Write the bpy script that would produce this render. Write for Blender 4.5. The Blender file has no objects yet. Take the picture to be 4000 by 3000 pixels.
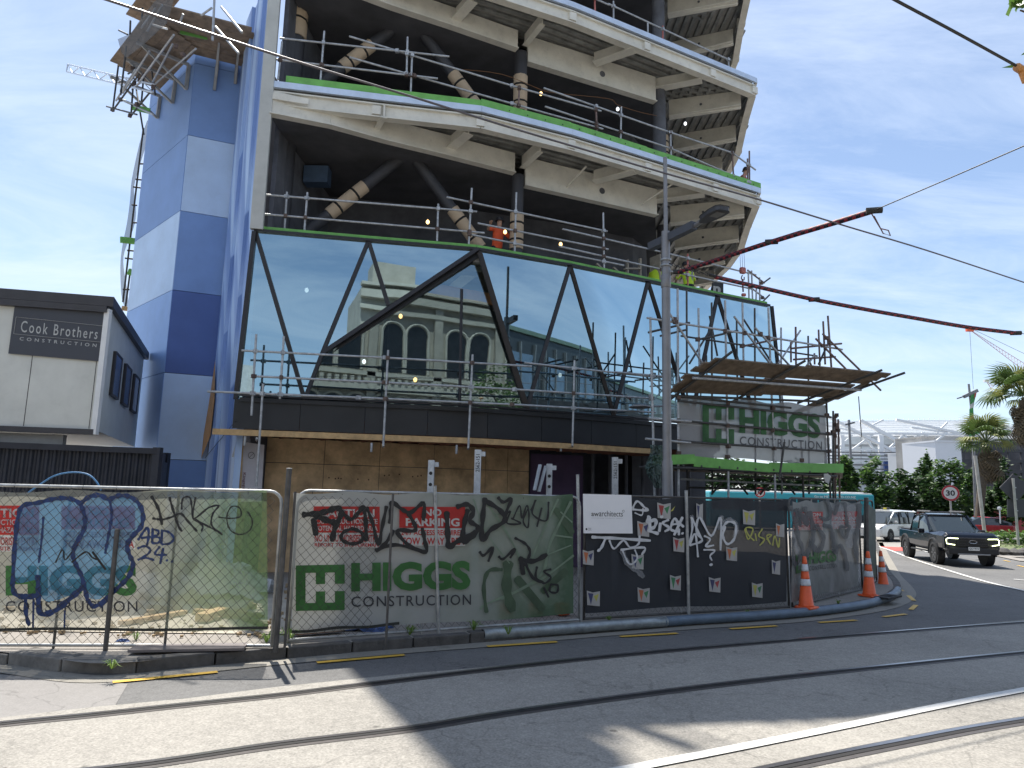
import bpy, bmesh, math, random
from mathutils import Vector, Matrix
random.seed(7)
RAD = math.radians
S = bpy.context.scene
C = S.collection
# ------------------------------------------------------------------ camera
FPX, PIT, ROL, HC = 2782.0, RAD(8.92), RAD(1.281), 2.16
cp, sp, cr, sr = math.cos(PIT), math.sin(PIT), math.cos(ROL), math.sin(ROL)
cam_d = bpy.data.cameras.new('camera'); cam = bpy.data.objects.new('camera', cam_d); C.objects.link(cam)
right = Vector((cr, -sr*sp, sr*cp)); up = Vector((-sr, -cr*sp, cr*cp)); fwd = Vector((0, cp, sp))
m = Matrix((right, up, -fwd)).transposed().to_4x4(); m.translation = (0, 0, HC)
cam.matrix_world = m
cam_d.sensor_width = 36; cam_d.lens = FPX/4000*36; cam_d.clip_start = .05; cam_d.clip_end = 3000
S.camera = cam
# ------------------------------------------------------------------ light
SUN_EL, SUN_AZ = 65.5, -24.5          # azimuth measured from +Y towards +X
sd = Vector((math.sin(RAD(SUN_AZ))*math.cos(RAD(SUN_EL)), math.cos(RAD(SUN_AZ))*math.cos(RAD(SUN_EL)), math.sin(RAD(SUN_EL))))
sl = bpy.data.lights.new('sun', 'SUN'); sl.energy = 4.6; sl.angle = RAD(.55); sl.color = (1, .95, .87)
so = bpy.data.objects.new('sun', sl); C.objects.link(so); so.rotation_euler = sd.to_track_quat('Z', 'Y').to_euler()
S.view_settings.view_transform = 'Standard'; S.view_settings.look = 'None'
S.view_settings.gamma = 1; S.view_settings.use_curve_mapping = False
S.view_settings.exposure = 0.88
W = bpy.data.worlds.new('World'); S.world = W; W.use_nodes = True
nt = W.node_tree; N = nt.nodes; L = nt.links; N.clear()
out = N.new('ShaderNodeOutputWorld'); bg = N.new('ShaderNodeBackground'); L.new(bg.outputs[0], out.inputs[0])
sky = N.new('ShaderNodeTexSky'); sky.sky_type = 'NISHITA'; sky.sun_disc = False
sky.sun_elevation = RAD(SUN_EL); sky.sun_rotation = RAD(SUN_AZ); sky.air_density = 1.0; sky.dust_density = .6; sky.ozone_density = 2.2
tc = N.new('ShaderNodeTexCoord'); sx = N.new('ShaderNodeSeparateXYZ'); L.new(tc.outputs['Generated'], sx.inputs[0])
def mth(op, a, b=None, c=None):
    n = N.new('ShaderNodeMath'); n.operation = op
    for i, v in enumerate((a, b, c)):
        if v is None: continue
        if isinstance(v, (int, float)): n.inputs[i].default_value = v
        else: L.new(v, n.inputs[i])
    return n.outputs[0]
zz = mth('ADD', mth('MAXIMUM', sx.outputs[2], 0.0), .18)
cx = N.new('ShaderNodeCombineXYZ'); L.new(mth('DIVIDE', sx.outputs[0], zz), cx.inputs[0]); L.new(mth('DIVIDE', sx.outputs[1], zz), cx.inputs[1])
mp = N.new('ShaderNodeMapping'); mp.inputs['Rotation'].default_value = (0, 0, .5); mp.inputs['Scale'].default_value = (.75, 1.9, 1); mp.inputs['Location'].default_value = (3.1, 1.7, 0); L.new(cx.outputs[0], mp.inputs[0])
def noise(sc, det, rough, dist, vec):
    n = N.new('ShaderNodeTexNoise'); n.inputs['Scale'].default_value = sc; n.inputs['Detail'].default_value = det
    n.inputs['Roughness'].default_value = rough; n.inputs['Distortion'].default_value = dist; L.new(vec, n.inputs['Vector']); return n.outputs[0]
n1 = noise(1.3, 10, .66, .9, mp.outputs[0]); n2 = noise(.35, 3, .5, .2, mp.outputs[0])
cl = mth('ADD', mth('MULTIPLY', n1, .85), mth('MULTIPLY', n2, .38))
rp = N.new('ShaderNodeValToRGB'); rp.color_ramp.elements[0].position = .5; rp.color_ramp.elements[1].position = .86; L.new(cl, rp.inputs[0])
hz = mth('POWER', mth('SUBTRACT', 1.0, mth('MAXIMUM', mth('MINIMUM', sx.outputs[2], 1.0), 0.0)), 5.0)
cf = mth('MINIMUM', mth('ADD', mth('MULTIPLY', rp.outputs[0], .66), mth('ADD', mth('MULTIPLY', hz, .22), .08)), .9)
mx = N.new('ShaderNodeMix'); mx.data_type = 'RGBA'; L.new(cf, mx.inputs[0]); L.new(sky.outputs[0], mx.inputs[6]); mx.inputs[7].default_value = (5.4, 6.1, 7.2, 1)
L.new(mx.outputs[2], bg.inputs[0]); bg.inputs[1].default_value = .098
# ------------------------------------------------------------------ pixel (photo, 4000x3000) -> world
def ray(x, y):
    u = (x-2000)/FPX; v = (1500-y)/FPX
    u, v = u*cr-v*sr, u*sr+v*cr
    return Vector((u, cp-v*sp, sp+v*cp))
def atY(x, y, Y): d = ray(x, y); d = d*(Y/d.y); return Vector((d.x, d.y, d.z+HC))
def atZ(x, y, z): d = ray(x, y); d = d*((z-HC)/d.z); return Vector((d.x, d.y, z))
class Plane:
    "vertical plane through two plan points; off moves it towards the street side"
    def __init__(s, p, q):
        s.p = Vector((p[0], p[1])); s.q = Vector((q[0], q[1])); d = (s.q-s.p).normalized(); s.d = d
        n = Vector((d.y, -d.x))
        if n.dot(-s.p) < 0: n = -n
        s.n = n; s.n3 = Vector((n.x, n.y, 0))
    def pt(s, x, y, off=0):
        d = ray(x, y); b = s.p+s.n*off; t = b.dot(s.n)/Vector((d.x, d.y)).dot(s.n)
        return Vector((d.x*t, d.y*t, d.z*t+HC))
FACP = [(-6.45, 16.85), (-3.72, 17.37), (-1.0, 17.85), (1.53, 18.97), (3.95, 20.28), (6.37, 21.6), (8.35, 22.65)]
def offset_poly(P, off):
    P = [Vector(p) for p in P]; R = []
    for i, p in enumerate(P):
        ns = []
        for a, b in ((i-1, i), (i, i+1)):
            if a < 0 or b >= len(P): continue
            d = (P[b]-P[a]).normalized(); ns.append(Vector((d.y, -d.x)))
        n = sum(ns, Vector((0, 0)))/len(ns); n = n/n.length_squared*1.0 if len(ns) > 1 else n
        R.append(p+n*off)
    return R
_fc = {}
def FA(x, y, off=0.0):
    if off not in _fc: _fc[off] = offset_poly(FACP, off)
    P = _fc[off]; d = ray(x, y); d2 = Vector((d.x, d.y)); best = None
    for i in range(len(P)-1):
        a, b = P[i], P[i+1]; e = b-a; den = d2.x*e.y-d2.y*e.x
        if abs(den) < 1e-9: continue
        t = (a.x*e.y-a.y*e.x)/den; s = (a.x*d2.y-a.y*d2.x)/den
        if t > 0 and (s >= 0 or i == 0) and (s <= 1 or i == len(P)-2):
            if best is None or (0 <= s <= 1): best = t
    return Vector((d.x*best, d.y*best, d.z*best+HC))
# ------------------------------------------------------------------ materials
_m = {}
def M(name, col=(.5, .5, .5), rough=.7, metal=0, var=.18, scale=3, bump=0, bscale=30, emit=None, estr=1, alpha=1, transl=0, spec=.5, dirt=0):
    if name in _m: return _m[name]
    mt = bpy.data.materials.new(name); _m[name] = mt; mt.use_nodes = True
    nt = mt.node_tree; n = nt.nodes; l = nt.links; b = n['Principled BSDF']; o = n['Material Output']
    b.inputs['Roughness'].default_value = rough; b.inputs['Metallic'].default_value = metal; b.inputs['Specular IOR Level'].default_value = spec
    g = n.new('ShaderNodeNewGeometry'); t = n.new('ShaderNodeTexNoise'); t.inputs['Scale'].default_value = scale; t.inputs['Detail'].default_value = 7; t.inputs['Roughness'].default_value = .62
    l.new(g.outputs['Position'], t.inputs['Vector'])
    r = n.new('ShaderNodeValToRGB'); r.color_ramp.elements[0].position = .3; r.color_ramp.elements[1].position = .7
    lo = [max(0, c*(1-var)) for c in col]; hi = [min(1, c*(1+var)) for c in col]
    r.color_ramp.elements[0].color = (*lo, 1); r.color_ramp.elements[1].color = (*hi, 1); l.new(t.outputs[0], r.inputs[0])
    csock = r.outputs[0]
    if dirt:
        t3 = n.new('ShaderNodeTexNoise'); t3.inputs['Scale'].default_value = scale*2.7; t3.inputs['Detail'].default_value = 9; t3.inputs['Roughness'].default_value = .75; l.new(g.outputs['Position'], t3.inputs['Vector'])
        r3 = n.new('ShaderNodeValToRGB'); r3.color_ramp.elements[0].position = .52; r3.color_ramp.elements[1].position = .72; l.new(t3.outputs[0], r3.inputs[0])
        ml = n.new('ShaderNodeMath'); ml.operation = 'MULTIPLY'; ml.inputs[1].default_value = dirt; l.new(r3.outputs[0], ml.inputs[0])
        mm = n.new('ShaderNodeMix'); mm.data_type = 'RGBA'; l.new(ml.outputs[0], mm.inputs[0]); l.new(csock, mm.inputs[6]); mm.inputs[7].default_value = (.06, .05, .04, 1); csock = mm.outputs[2]
    l.new(csock, b.inputs['Base Color'])
    if bump:
        t2 = n.new('ShaderNodeTexNoise'); t2.inputs['Scale'].default_value = bscale; t2.inputs['Detail'].default_value = 5; l.new(g.outputs['Position'], t2.inputs['Vector'])
        bp = n.new('ShaderNodeBump'); bp.inputs['Strength'].default_value = bump; bp.inputs['Distance'].default_value = .02; l.new(t2.outputs[0], bp.inputs['Height']); l.new(bp.outputs[0], b.inputs['Normal'])
    if emit: b.inputs['Emission Color'].default_value = (*emit, 1); b.inputs['Emission Strength'].default_value = estr
    sh = b.outputs[0]
    if transl:
        tr = n.new('ShaderNodeBsdfTranslucent'); l.new(csock, tr.inputs[0]); mx = n.new('ShaderNodeMixShader'); mx.inputs[0].default_value = transl; l.new(sh, mx.inputs[1]); l.new(tr.outputs[0], mx.inputs[2]); sh = mx.outputs[0]
    if alpha < 1:
        tp = n.new('ShaderNodeBsdfTransparent'); mx = n.new('ShaderNodeMixShader'); mx.inputs[0].default_value = alpha; l.new(tp.outputs[0], mx.inputs[1]); l.new(sh, mx.inputs[2]); sh = mx.outputs[0]
    l.new(sh, o.inputs['Surface'])
    return mt
galv = M('galvanised_tube', (.42, .43, .44), .5, .35, .3, 9, .15, 60, dirt=.35)
rustc = M('rusty_coupler', (.11, .075, .062), .7, .1, .4, 8)
rusty = M('rusty_tube', (.19, .13, .115), .7, .1, .4, 8)
redtube = M('red_painted_tube', (.42, .13, .11), .6, 0, .3, 9)
darktube = M('dark_tube', (.07, .068, .065), .6, .2, .35, 8)
steelw = M('cream_steel_paint', (.70, .67, .59), .6, 0, .12, 1.6, dirt=.2)
channel = M('galvanised_channel', (.58, .66, .78), .38, .35, .1, 3)  # pale blue sky reflection is put into the base colour
green = M('green_kick_board', (.16, .42, .09), .6, 0, .2, 3, dirt=.15)
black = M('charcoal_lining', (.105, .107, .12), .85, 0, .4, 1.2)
fascia = M('black_fascia', (.016, .017, .02), .5, 0, .25, 2)
mull = M('bronze_mullion', (.022, .02, .022), .4, .2, .2, 4)
timber = M('yellow_pine', (.55, .36, .17), .65, 0, .25, 6, .2, 40)
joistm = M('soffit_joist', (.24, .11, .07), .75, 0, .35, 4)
ply = M('plywood', (.56, .38, .21), .7, 0, .4, 1.8, .1, 30, dirt=.3)
deckm = M('zinc_deck', (.26, .265, .26), .5, .3, .45, 2.5, dirt=.3)
concrete = M('grey_concrete', (.3, .29, .27), .85, 0, .25, 2, .3, 30)
card = M('cardboard_wrap', (.50, .38, .26), .8, 0, .12, 3)
strap = M('black_strap', (.02, .02, .02), .6)
white = M('white_paint', (.72, .72, .71), .5, 0, .08, 3)
plank = M('scaffold_plank', (.16, .12, .085), .8, 0, .4, 5, .2, 30)
orange = M('orange_plastic', (.85, .13, .035), .45, 0, .15, 5, dirt=.12)
# ------------------------------------------------------------------ objects
def tag(o, label=None, cat=None, group=None, kind=None):
    if label: o['label'] = label
    if cat: o['category'] = cat
    if group: o['group'] = group
    if kind: o['kind'] = kind
    return o
ORG = {}
def org(o): return ORG.get(o.name, Vector((0, 0, 0))) if o else Vector((0, 0, 0))
def thing(name, label, cat, loc=(0, 0, 0), group=None, rz=0):
    o = bpy.data.objects.new(name, None); o.empty_display_size = .3; C.objects.link(o); o.location = loc; o.rotation_euler = (0, 0, rz)
    ORG[o.name] = Vector(loc); return tag(o, label, cat, group)
def link(name, me, parent=None, loc=None, local=False):
    o = bpy.data.objects.new(name, me); C.objects.link(o)
    w = Vector(loc) if loc is not None else Vector((0, 0, 0))
    if parent: o.parent = parent; o.location = w if local else w-org(parent)
    else: o.location = w
    ORG[o.name] = w; return o
class MB:
    def __init__(s): s.v = []; s.f = []
    def add(s, vs, fs):
        k = len(s.v); s.v += [tuple(v) for v in vs]; s.f += [tuple(i+k for i in f) for f in fs]; return s
    def box(s, c, d, rz=0, M4=None):
        vs = []
        for i in (-.5, .5):
            for j in (-.5, .5):
                for k in (-.5, .5):
                    v = Vector((i*d[0], j*d[1], k*d[2]))
                    if rz: v = Matrix.Rotation(rz, 3, 'Z') @ v
                    if M4: v = M4 @ v
                    vs.append(v+Vector(c))
        return s.add(vs, [(0, 1, 3, 2), (4, 6, 7, 5), (0, 4, 5, 1), (2, 3, 7, 6), (0, 2, 6, 4), (1, 5, 7, 3)])
    def beam(s, a, b, w, h, upv=(0, 0, 1)):
        a = Vector(a); b = Vector(b); d = (b-a); L_ = d.length
        if L_ < 1e-6: return s
        d /= L_; r = d.cross(Vector(upv)); r = r.normalized() if r.length > 1e-4 else Vector((1, 0, 0)); u = r.cross(d)
        vs = [p+r*i*w/2+u*j*h/2 for p in (a, b) for i, j in ((-1, -1), (1, -1), (1, 1), (-1, 1))]
        return s.add(vs, [(3, 2, 1, 0), (4, 5, 6, 7), (0, 1, 5, 4), (1, 2, 6, 5), (2, 3, 7, 6), (3, 0, 4, 7)])
    def tube(s, pts, r, n=8, caps=True, r2=None):
        pts = [Vector(p) for p in pts]; k = len(s.v); ring = []; pr = None
        for i, p in enumerate(pts):
            d = (pts[min(i+1, len(pts)-1)]-pts[max(i-1, 0)]).normalized()
            if pr is None: q = Vector((0, 0, 1)) if abs(d.z) < .9 else Vector((1, 0, 0)); pr = d.cross(q).normalized()
            else: pr = (pr-d*pr.dot(d)).normalized()
            w = d.cross(pr); rr = r if r2 is None else r+(r2-r)*i/(len(pts)-1)
            ring.append([p+(pr*math.cos(a)+w*math.sin(a))*rr for a in [2*math.pi*j/n for j in range(n)]])
        for rg in ring: s.v += [tuple(v) for v in rg]
        for i in range(len(pts)-1):
            for j in range(n):
                s.f.append((k+i*n+j, k+i*n+(j+1) % n, k+(i+1)*n+(j+1) % n, k+(i+1)*n+j))
        if caps: s.f.append(tuple(k+j for j in range(n))[::-1]); s.f.append(tuple(k+(len(pts)-1)*n+j for j in range(n)))
        return s
    def prism(s, P, z0, z1):
        n = len(P); k = len(s.v)
        s.v += [(p[0], p[1], z0) for p in P]+[(p[0], p[1], z1) for p in P]
        s.f.append(tuple(range(k+n-1, k-1, -1))); s.f.append(tuple(range(k+n, k+2*n)))
        for i in range(n): j = (i+1) % n; s.f.append((k+i, k+j, k+n+j, k+n+i))
        return s
    def poly(s, vs, th=None, n=None):
        vs = [Vector(v) for v in vs]; k = len(vs)
        if not th: return s.add(vs, [tuple(range(k))])
        n = Vector(n) if n else (vs[1]-vs[0]).cross(vs[2]-vs[0]).normalized()
        return s.add(vs+[v+n*th for v in vs], [tuple(range(k)), tuple(range(2*k-1, k-1, -1))]+[(i, (i+1) % k, k+(i+1) % k, k+i) for i in range(k)])
    def lathe(s, prof, n=20, c=(0, 0, 0)):
        k = len(s.v); c = Vector(c)
        for r, z in prof: s.v += [tuple(c+Vector((r*math.cos(2*math.pi*j/n), r*math.sin(2*math.pi*j/n), z))) for j in range(n)]
        for i in range(len(prof)-1):
            for j in range(n): s.f.append((k+i*n+j, k+i*n+(j+1) % n, k+(i+1)*n+(j+1) % n, k+(i+1)*n+j))
        s.f.append(tuple(k+j for j in range(n))[::-1]); s.f.append(tuple(k+(len(prof)-1)*n+j for j in range(n)))
        return s
    def mesh(s, name, mat, off=Vector((0, 0, 0)), smooth=False):
        me = bpy.data.meshes.new(name); me.from_pydata([tuple(Vector(v)-off) for v in s.v], [], s.f); me.update()
        if mat: me.materials.append(mat)
        if smooth:
            for p in me.polygons: p.use_smooth = len(p.vertices) == 4
        return me
    def build(s, name, mat, parent=None, smooth=False, local=False, loc=None, kind=None, bevel=0):
        if local: o = link(name, s.mesh(name, mat, smooth=smooth), parent, loc or (0, 0, 0), local=True)
        else:
            w = Vector(loc) if loc is not None else org(parent); o = link(name, s.mesh(name, mat, w, smooth), parent, w)
        if kind: o['kind'] = kind
        if bevel:
            b = o.modifiers.new('bevel', 'BEVEL'); b.width = bevel; b.segments = 2; b.limit_method = 'ANGLE'
        return o
_um = {}
def unit(kind, mat):
    k = (kind, mat.name)
    if k not in _um:
        b = MB()
        if kind == 'cyl': b.tube([(0, 0, 0), (0, 0, 1)], 1, 10)
        else: b.box((0, 0, .5), (1, 1, 1))
        _um[k] = b.mesh(kind, mat, smooth=kind == 'cyl')
    return _um[k]
def rod(parent, a, b, r=.0242, mat=None, name='tube'):
    mat = mat or galv
    a = Vector(a); b = Vector(b); d = b-a; o = link(name, unit('cyl', mat), parent, a)
    o.rotation_mode = 'QUATERNION'; o.rotation_quaternion = d.to_track_quat('Z', 'Y'); o.scale = (r, r, d.length); return o
def bar(parent, a, b, w, h, mat, name):
    a = Vector(a); b = Vector(b); d = b-a; o = link(name, unit('box', mat), parent, a)
    x = Vector((0, 0, 1)).cross(d); x = x.normalized() if x.length > 1e-4 else Vector((1, 0, 0)); z = d.normalized(); y = z.cross(x)
    o.rotation_mode = 'QUATERNION'; o.rotation_quaternion = Matrix((x, y, z)).transposed().to_quaternion(); o.scale = (w, h, d.length); return o
def coupler(parent, p, mat=None):
    o = link('coupler', unit('box', rustc if mat in (None, rusty) else mat), parent, Vector(p)-Vector((0, 0, .045))); o.rotation_euler = (0, 0, random.random()*3); o.scale = (.085, .095, .09); return o
# ------------------------------------------------------------------ lettering (made first, while the scene is small)
_tx = {}
def text_data(s, bold=0.0, sp_=1.0):
    k = (s, bold, sp_)
    if k not in _tx:
        cu = bpy.data.curves.new('lettering', 'FONT'); cu.body = s; cu.offset = bold; cu.resolution_u = 3; cu.space_character = sp_
        o = bpy.data.objects.new('lettering_source', cu); C.objects.link(o); dg = bpy.context.evaluated_depsgraph_get()
        me = bpy.data.meshes.new_from_object(o.evaluated_get(dg)); bpy.data.objects.remove(o); bpy.data.curves.remove(cu)
        vs = [v.co.copy() for v in me.vertices]; fs = [tuple(p.vertices) for p in me.polygons]; bpy.data.meshes.remove(me)
        x0 = min(v.x for v in vs); x1 = max(v.x for v in vs); y0 = min(v.y for v in vs); y1 = max(v.y for v in vs)
        _tx[k] = ([((v.x-x0)/(x1-x0), (v.y-y0)/(y1-y0)) for v in vs], fs)
    return _tx[k]
def text_on(parent, s, c4, mat, bold=0.0, sp_=1.0, th=.003, name='lettering'):
    "c4 = world corners TL, TR, BR, BL"
    uv, fs = text_data(s, bold, sp_); TL, TR, BR, BL = [Vector(c) for c in c4]
    vs = [(BL*(1-u)+BR*u)*(1-v)+(TL*(1-u)+TR*u)*v for u, v in uv]
    b = MB(); b.add(vs, fs); return b.build(name, mat, parent)
def px4(pl, x0, y0, x1, y1, off, skew=0, s2=None):
    "corners of a photo rectangle on a plane; skew = extra y at the right end"
    s2 = skew if s2 is None else s2
    return [pl.pt(x0, y0, off), pl.pt(x1, y0+skew, off), pl.pt(x1, y1+s2, off), pl.pt(x0, y1, off)]
for a in [('HIGGS', .03, 1), ('CONSTRUCTION', .006, 1.15), ('CAUTION', .03, 1), ('NO', .03, 1), ('PARKING', .03, 1), ('awarchitects', 0, 1), ('Cook Brothers', 0, 1.35), ('CONSTRUCTION', .0, 1.9)]:
    text_data(*a)
def catmull(P, k=6):
    P = [Vector(p) for p in P]
    if len(P) < 3: return P
    R = []
    for i in range(len(P)-1):
        p0 = P[max(i-1, 0)]; p1 = P[i]; p2 = P[i+1]; p3 = P[min(i+2, len(P)-1)]
        for j in range(k):
            t = j/k; R.append(.5*((2*p1)+(p2-p0)*t+(2*p0-5*p1+4*p2-p3)*t*t+(3*p1-p0-3*p2+p3)*t**3))
    return R+[P[-1]]
_so = [0]
def stroke(b, P, w, pl, off=.012, smooth=True):
    "adds a painted ribbon (photo pixels) to MB b"
    Q = catmull([(p[0], p[1]) for p in P]) if smooth else [Vector(p) for p in P]
    _so[0] = (_so[0]+1) % 12; off += _so[0]*.0007; L_, R_ = [], []
    Q = [Q[0]+(Q[0]-Q[1]).normalized()*w*.25]+Q+[Q[-1]+(Q[-1]-Q[-2]).normalized()*w*.25]
    n = len(Q)
    for i, q in enumerate(Q):
        d = (Q[min(i+1, n-1)]-Q[max(i-1, 0)]); d = d.normalized() if d.length else Vector((1, 0)); e = Vector((-d.y, d.x))*w*.5*(.55 if i in (0, n-1) else (.9+.2*math.sin(i*1.3)))
        o = off+i*2.5e-5; L_.append(pl.pt(q.x+e.x, q.y+e.y, o)); R_.append(pl.pt(q.x-e.x, q.y-e.y, o))
    b.add(L_+R_, [(i, i+1, n+i+1, n+i) for i in range(n-1)])
def cr_(P, ox, oy, s): return [(ox+x*s, oy+y*s) for x, y in P]
# ================================================================== GROUND AND ROAD
def road_mat(name, col, var, sp1, bump=.5, patch=0.0):
    mt = bpy.data.materials.new(name); mt.use_nodes = True; nt = mt.node_tree; n = nt.nodes; l = nt.links; b = n['Principled BSDF']
    g = n.new('ShaderNodeNewGeometry'); b.inputs['Roughness'].default_value = .82
    def nz(sc, det, r=.6):
        t = n.new('ShaderNodeTexNoise'); t.inputs['Scale'].default_value = sc; t.inputs['Detail'].default_value = det; t.inputs['Roughness'].default_value = r; l.new(g.outputs['Position'], t.inputs['Vector']); return t.outputs[0]
    def mm(op, a, c):
        q = n.new('ShaderNodeMath'); q.operation = op
        for i, v in enumerate((a, c)):
            if isinstance(v, (int, float)): q.inputs[i].default_value = v
            else: l.new(v, q.inputs[i])
        return q.outputs[0]
    v = n.new('ShaderNodeTexVoronoi'); v.inputs['Scale'].default_value = sp1; l.new(g.outputs['Position'], v.inputs['Vector'])
    a = mm('ADD', mm('MULTIPLY', mm('SUBTRACT', nz(.45, 6), .5), 1.1), mm('MULTIPLY', mm('SUBTRACT', nz(9, 5, .7), .5), .9))
    a = mm('ADD', a, mm('MULTIPLY', mm('SUBTRACT', nz(48, 4, .75), .5), 1.9)); a = mm('ADD', a, mm('MULTIPLY', mm('SUBTRACT', v.outputs['Distance'], .35), .55))
    a = mm('ADD', mm('MULTIPLY', a, var), 1.0)
    sc = n.new('ShaderNodeVectorMath'); sc.operation = 'SCALE'; sc.inputs[0].default_value = col; l.new(a, sc.inputs['Scale'])
    col_s = sc.outputs[0]
    # oil drips and small dark spots
    v2 = n.new('ShaderNodeTexVoronoi'); v2.inputs['Scale'].default_value = 1.3; l.new(g.outputs['Position'], v2.inputs['Vector'])
    r2 = n.new('ShaderNodeValToRGB'); r2.color_ramp.elements[0].position = .03; r2.color_ramp.elements[0].color = (.45, .45, .45, 1); r2.color_ramp.elements[1].position = .06; l.new(v2.outputs['Distance'], r2.inputs[0])
    # fine cracks
    vc = n.new('ShaderNodeTexVoronoi'); vc.feature = 'DISTANCE_TO_EDGE'; vc.inputs['Scale'].default_value = .42
    dn = n.new('ShaderNodeTexNoise'); dn.inputs['Scale'].default_value = 2.2; dn.inputs['Detail'].default_value = 6; l.new(g.outputs['Position'], dn.inputs['Vector'])
    ad = n.new('ShaderNodeVectorMath'); ad.operation = 'ADD'; l.new(g.outputs['Position'], ad.inputs[0]); sc2 = n.new('ShaderNodeVectorMath'); sc2.operation = 'SCALE'; sc2.inputs['Scale'].default_value = .7; l.new(dn.outputs['Color'], sc2.inputs[0]); l.new(sc2.outputs[0], ad.inputs[1]); l.new(ad.outputs[0], vc.inputs['Vector'])
    rc = n.new('ShaderNodeValToRGB'); rc.color_ramp.elements[0].position = .0; rc.color_ramp.elements[0].color = (.72, .72, .72, 1); rc.color_ramp.elements[1].position = .008; l.new(vc.outputs['Distance'], rc.inputs[0])
    m1 = n.new('ShaderNodeMix'); m1.data_type = 'RGBA'; m1.blend_type = 'MULTIPLY'; m1.inputs[0].default_value = 1; l.new(col_s, m1.inputs[6]); l.new(r2.outputs[0], m1.inputs[7])
    m2 = n.new('ShaderNodeMix'); m2.data_type = 'RGBA'; m2.blend_type = 'MULTIPLY'; m2.inputs[0].default_value = 1; l.new(m1.outputs[2], m2.inputs[6]); l.new(rc.outputs[0], m2.inputs[7])
    l.new(m2.outputs[2], b.inputs['Base Color'])
    bp = n.new('ShaderNodeBump'); bp.inputs['Strength'].default_value = bump; bp.inputs['Distance'].default_value = .012; l.new(nz(95, 3, .8), bp.inputs['Height']); l.new(bp.outputs[0], b.inputs['Normal'])
    return mt
asphalt = road_mat('asphalt', (.115, .113, .11), .8, 45)
slabm = road_mat('tram_track_concrete', (.255, .24, .213), .8, 38, .4)
pathm = road_mat('footpath_asphalt', (.24, .22, .195), .5, 30, .35)
gutter_m = road_mat('gutter_concrete', (.23, .215, .185), .3, 30, .25)
sealm = road_mat('smooth_seal', (.21, .20, .19), .35, 60, .3)
def sheet(name, pts, z, mat, kind='structure', parent=None, th=0):
    b = MB()
    if th: b.prism([(p[0], p[1]) for p in pts], z-th, z)
    else: b.poly([(p[0], p[1], z) for p in pts])
    return b.build(name, mat, parent, kind=kind)
def G(P, z=0.0): return [tuple(atZ(x, y, z)[:2]) for x, y in P]
sheet('ground', [(-900, -600), (1200, -600), (1200, 1500), (-900, 1500)], -.02, asphalt)
def ribbon(name, P, w, z, mat, kind='structure', parent=None, off=0):
    P = [Vector(p) for p in P]; P = [Vector((p.x, p.y)) for p in P]; A, B_ = [], []
    for i, p in enumerate(P):
        d = (P[min(i+1, len(P)-1)]-P[max(i-1, 0)]).normalized(); e = Vector((-d.y, d.x)); A.append(p+e*(w/2+off)); B_.append(p-e*(w/2-off))
    b = MB(); n = len(P); b.add([(*a, z) for a in A]+[(*a, z) for a in B_], [(n+i, n+i+1, i+1, i) for i in range(n-1)]); return b.build(name, mat, parent, kind=kind)
def dense(P, k=5): return catmull(P, k)
railA = dense(G([(-700, 2905), (0, 2825), (362, 2789), (723, 2750), (1085, 2713), (1400, 2674), (2000, 2602), (2575, 2543), (3300, 2482), (4000, 2429), (4900, 2370)]))
railB = dense(G([(-900, 3130), (420, 3000), (1085, 2905), (1600, 2843), (1987, 2781), (2575, 2701), (3163, 2632), (4000, 2546), (4900, 2460)]))
railC = dense(G([(1900, 3240), (3021, 3000), (3516, 2899), (4000, 2811), (4900, 2680)]))
wline = dense(G([(1500, 3170), (2458, 3000), (3163, 2862), (4000, 2693), (4900, 2540)]))
# concrete slab carrying the tram tracks
edge = G([(-900, 2890), (0, 2798), (362, 2757), (723, 2724), (1085, 2678), (1600, 2626), (2223, 2575), (3280, 2482), (4000, 2418), (4900, 2355)])
sheet('tram_track_slab', edge+[(45, 4), (45, -30), (-45, -30), (-45, 2)], -.012, slabm)


groove = M('dark_groove', (.012, .011, .011), .8); railm = M('tram_rail_steel', (.30, .29, .30), .28, .9, .15, 12)
railw = M('worn_rail_shoulder', (.075, .068, .065), .6, .3, .2, 9)
for P in (railA, railB, railC):
    ribbon('tram_rail_bed', P, .20, -.008, railw); ribbon('tram_rail_groove', P, .055, -.004, groove, off=-.012); ribbon('tram_rail', P, .055, -.001, railm, off=.05)
paintw = M('white_road_paint', (.62, .61, .58), .6, 0, .12, 14, dirt=.3); painty = M('yellow_road_paint', (.62, .38, .05), .6, 0, .18, 14, dirt=.3)
ribbon('white_lane_line', wline, .13, 0, paintw)
sheet('smooth_road_patch', G([(-400, 2680), (0, 2630), (330, 2650), (500, 2665), (420, 2800), (0, 2850), (-400, 2860)]), -.016, sealm)
# kerb line (foot of the kerb) from left, round the corner and away up the side street
KL = [(-900, 2530), (-300, 2565), (0, 2588), (180, 2612), (347, 2634), (506, 2630), (673, 2612), (1114, 2568), (1600, 2527), (1890, 2506), (2150, 2482), (2400, 2462), (2700, 2440), (2900, 2428), (3100, 2414), (3300, 2390), (3430, 2367), (3500, 2340), (3522, 2312), (3505, 2280), (3475, 2245), (3455, 2200), (3438, 2160), (3425, 2120), (3415, 2085)]
KW = [Vector(p) for p in dense(G(KL), 3)]
sheet('footpath', [tuple(p) for p in KW]+[(34, 85), (-60, 85), (-60, 20)], .125, pathm)
ribbon('kerb_channel', KW, .34, -.014+.004, gutter_m, off=-.15)
kerb = thing('kerb', 'dark worn basalt kerb of separate stones running along the fence', 'kerb', (KW[20].x, KW[20].y, 0)); kerb['kind'] = 'structure'; del kerb['category']
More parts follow.
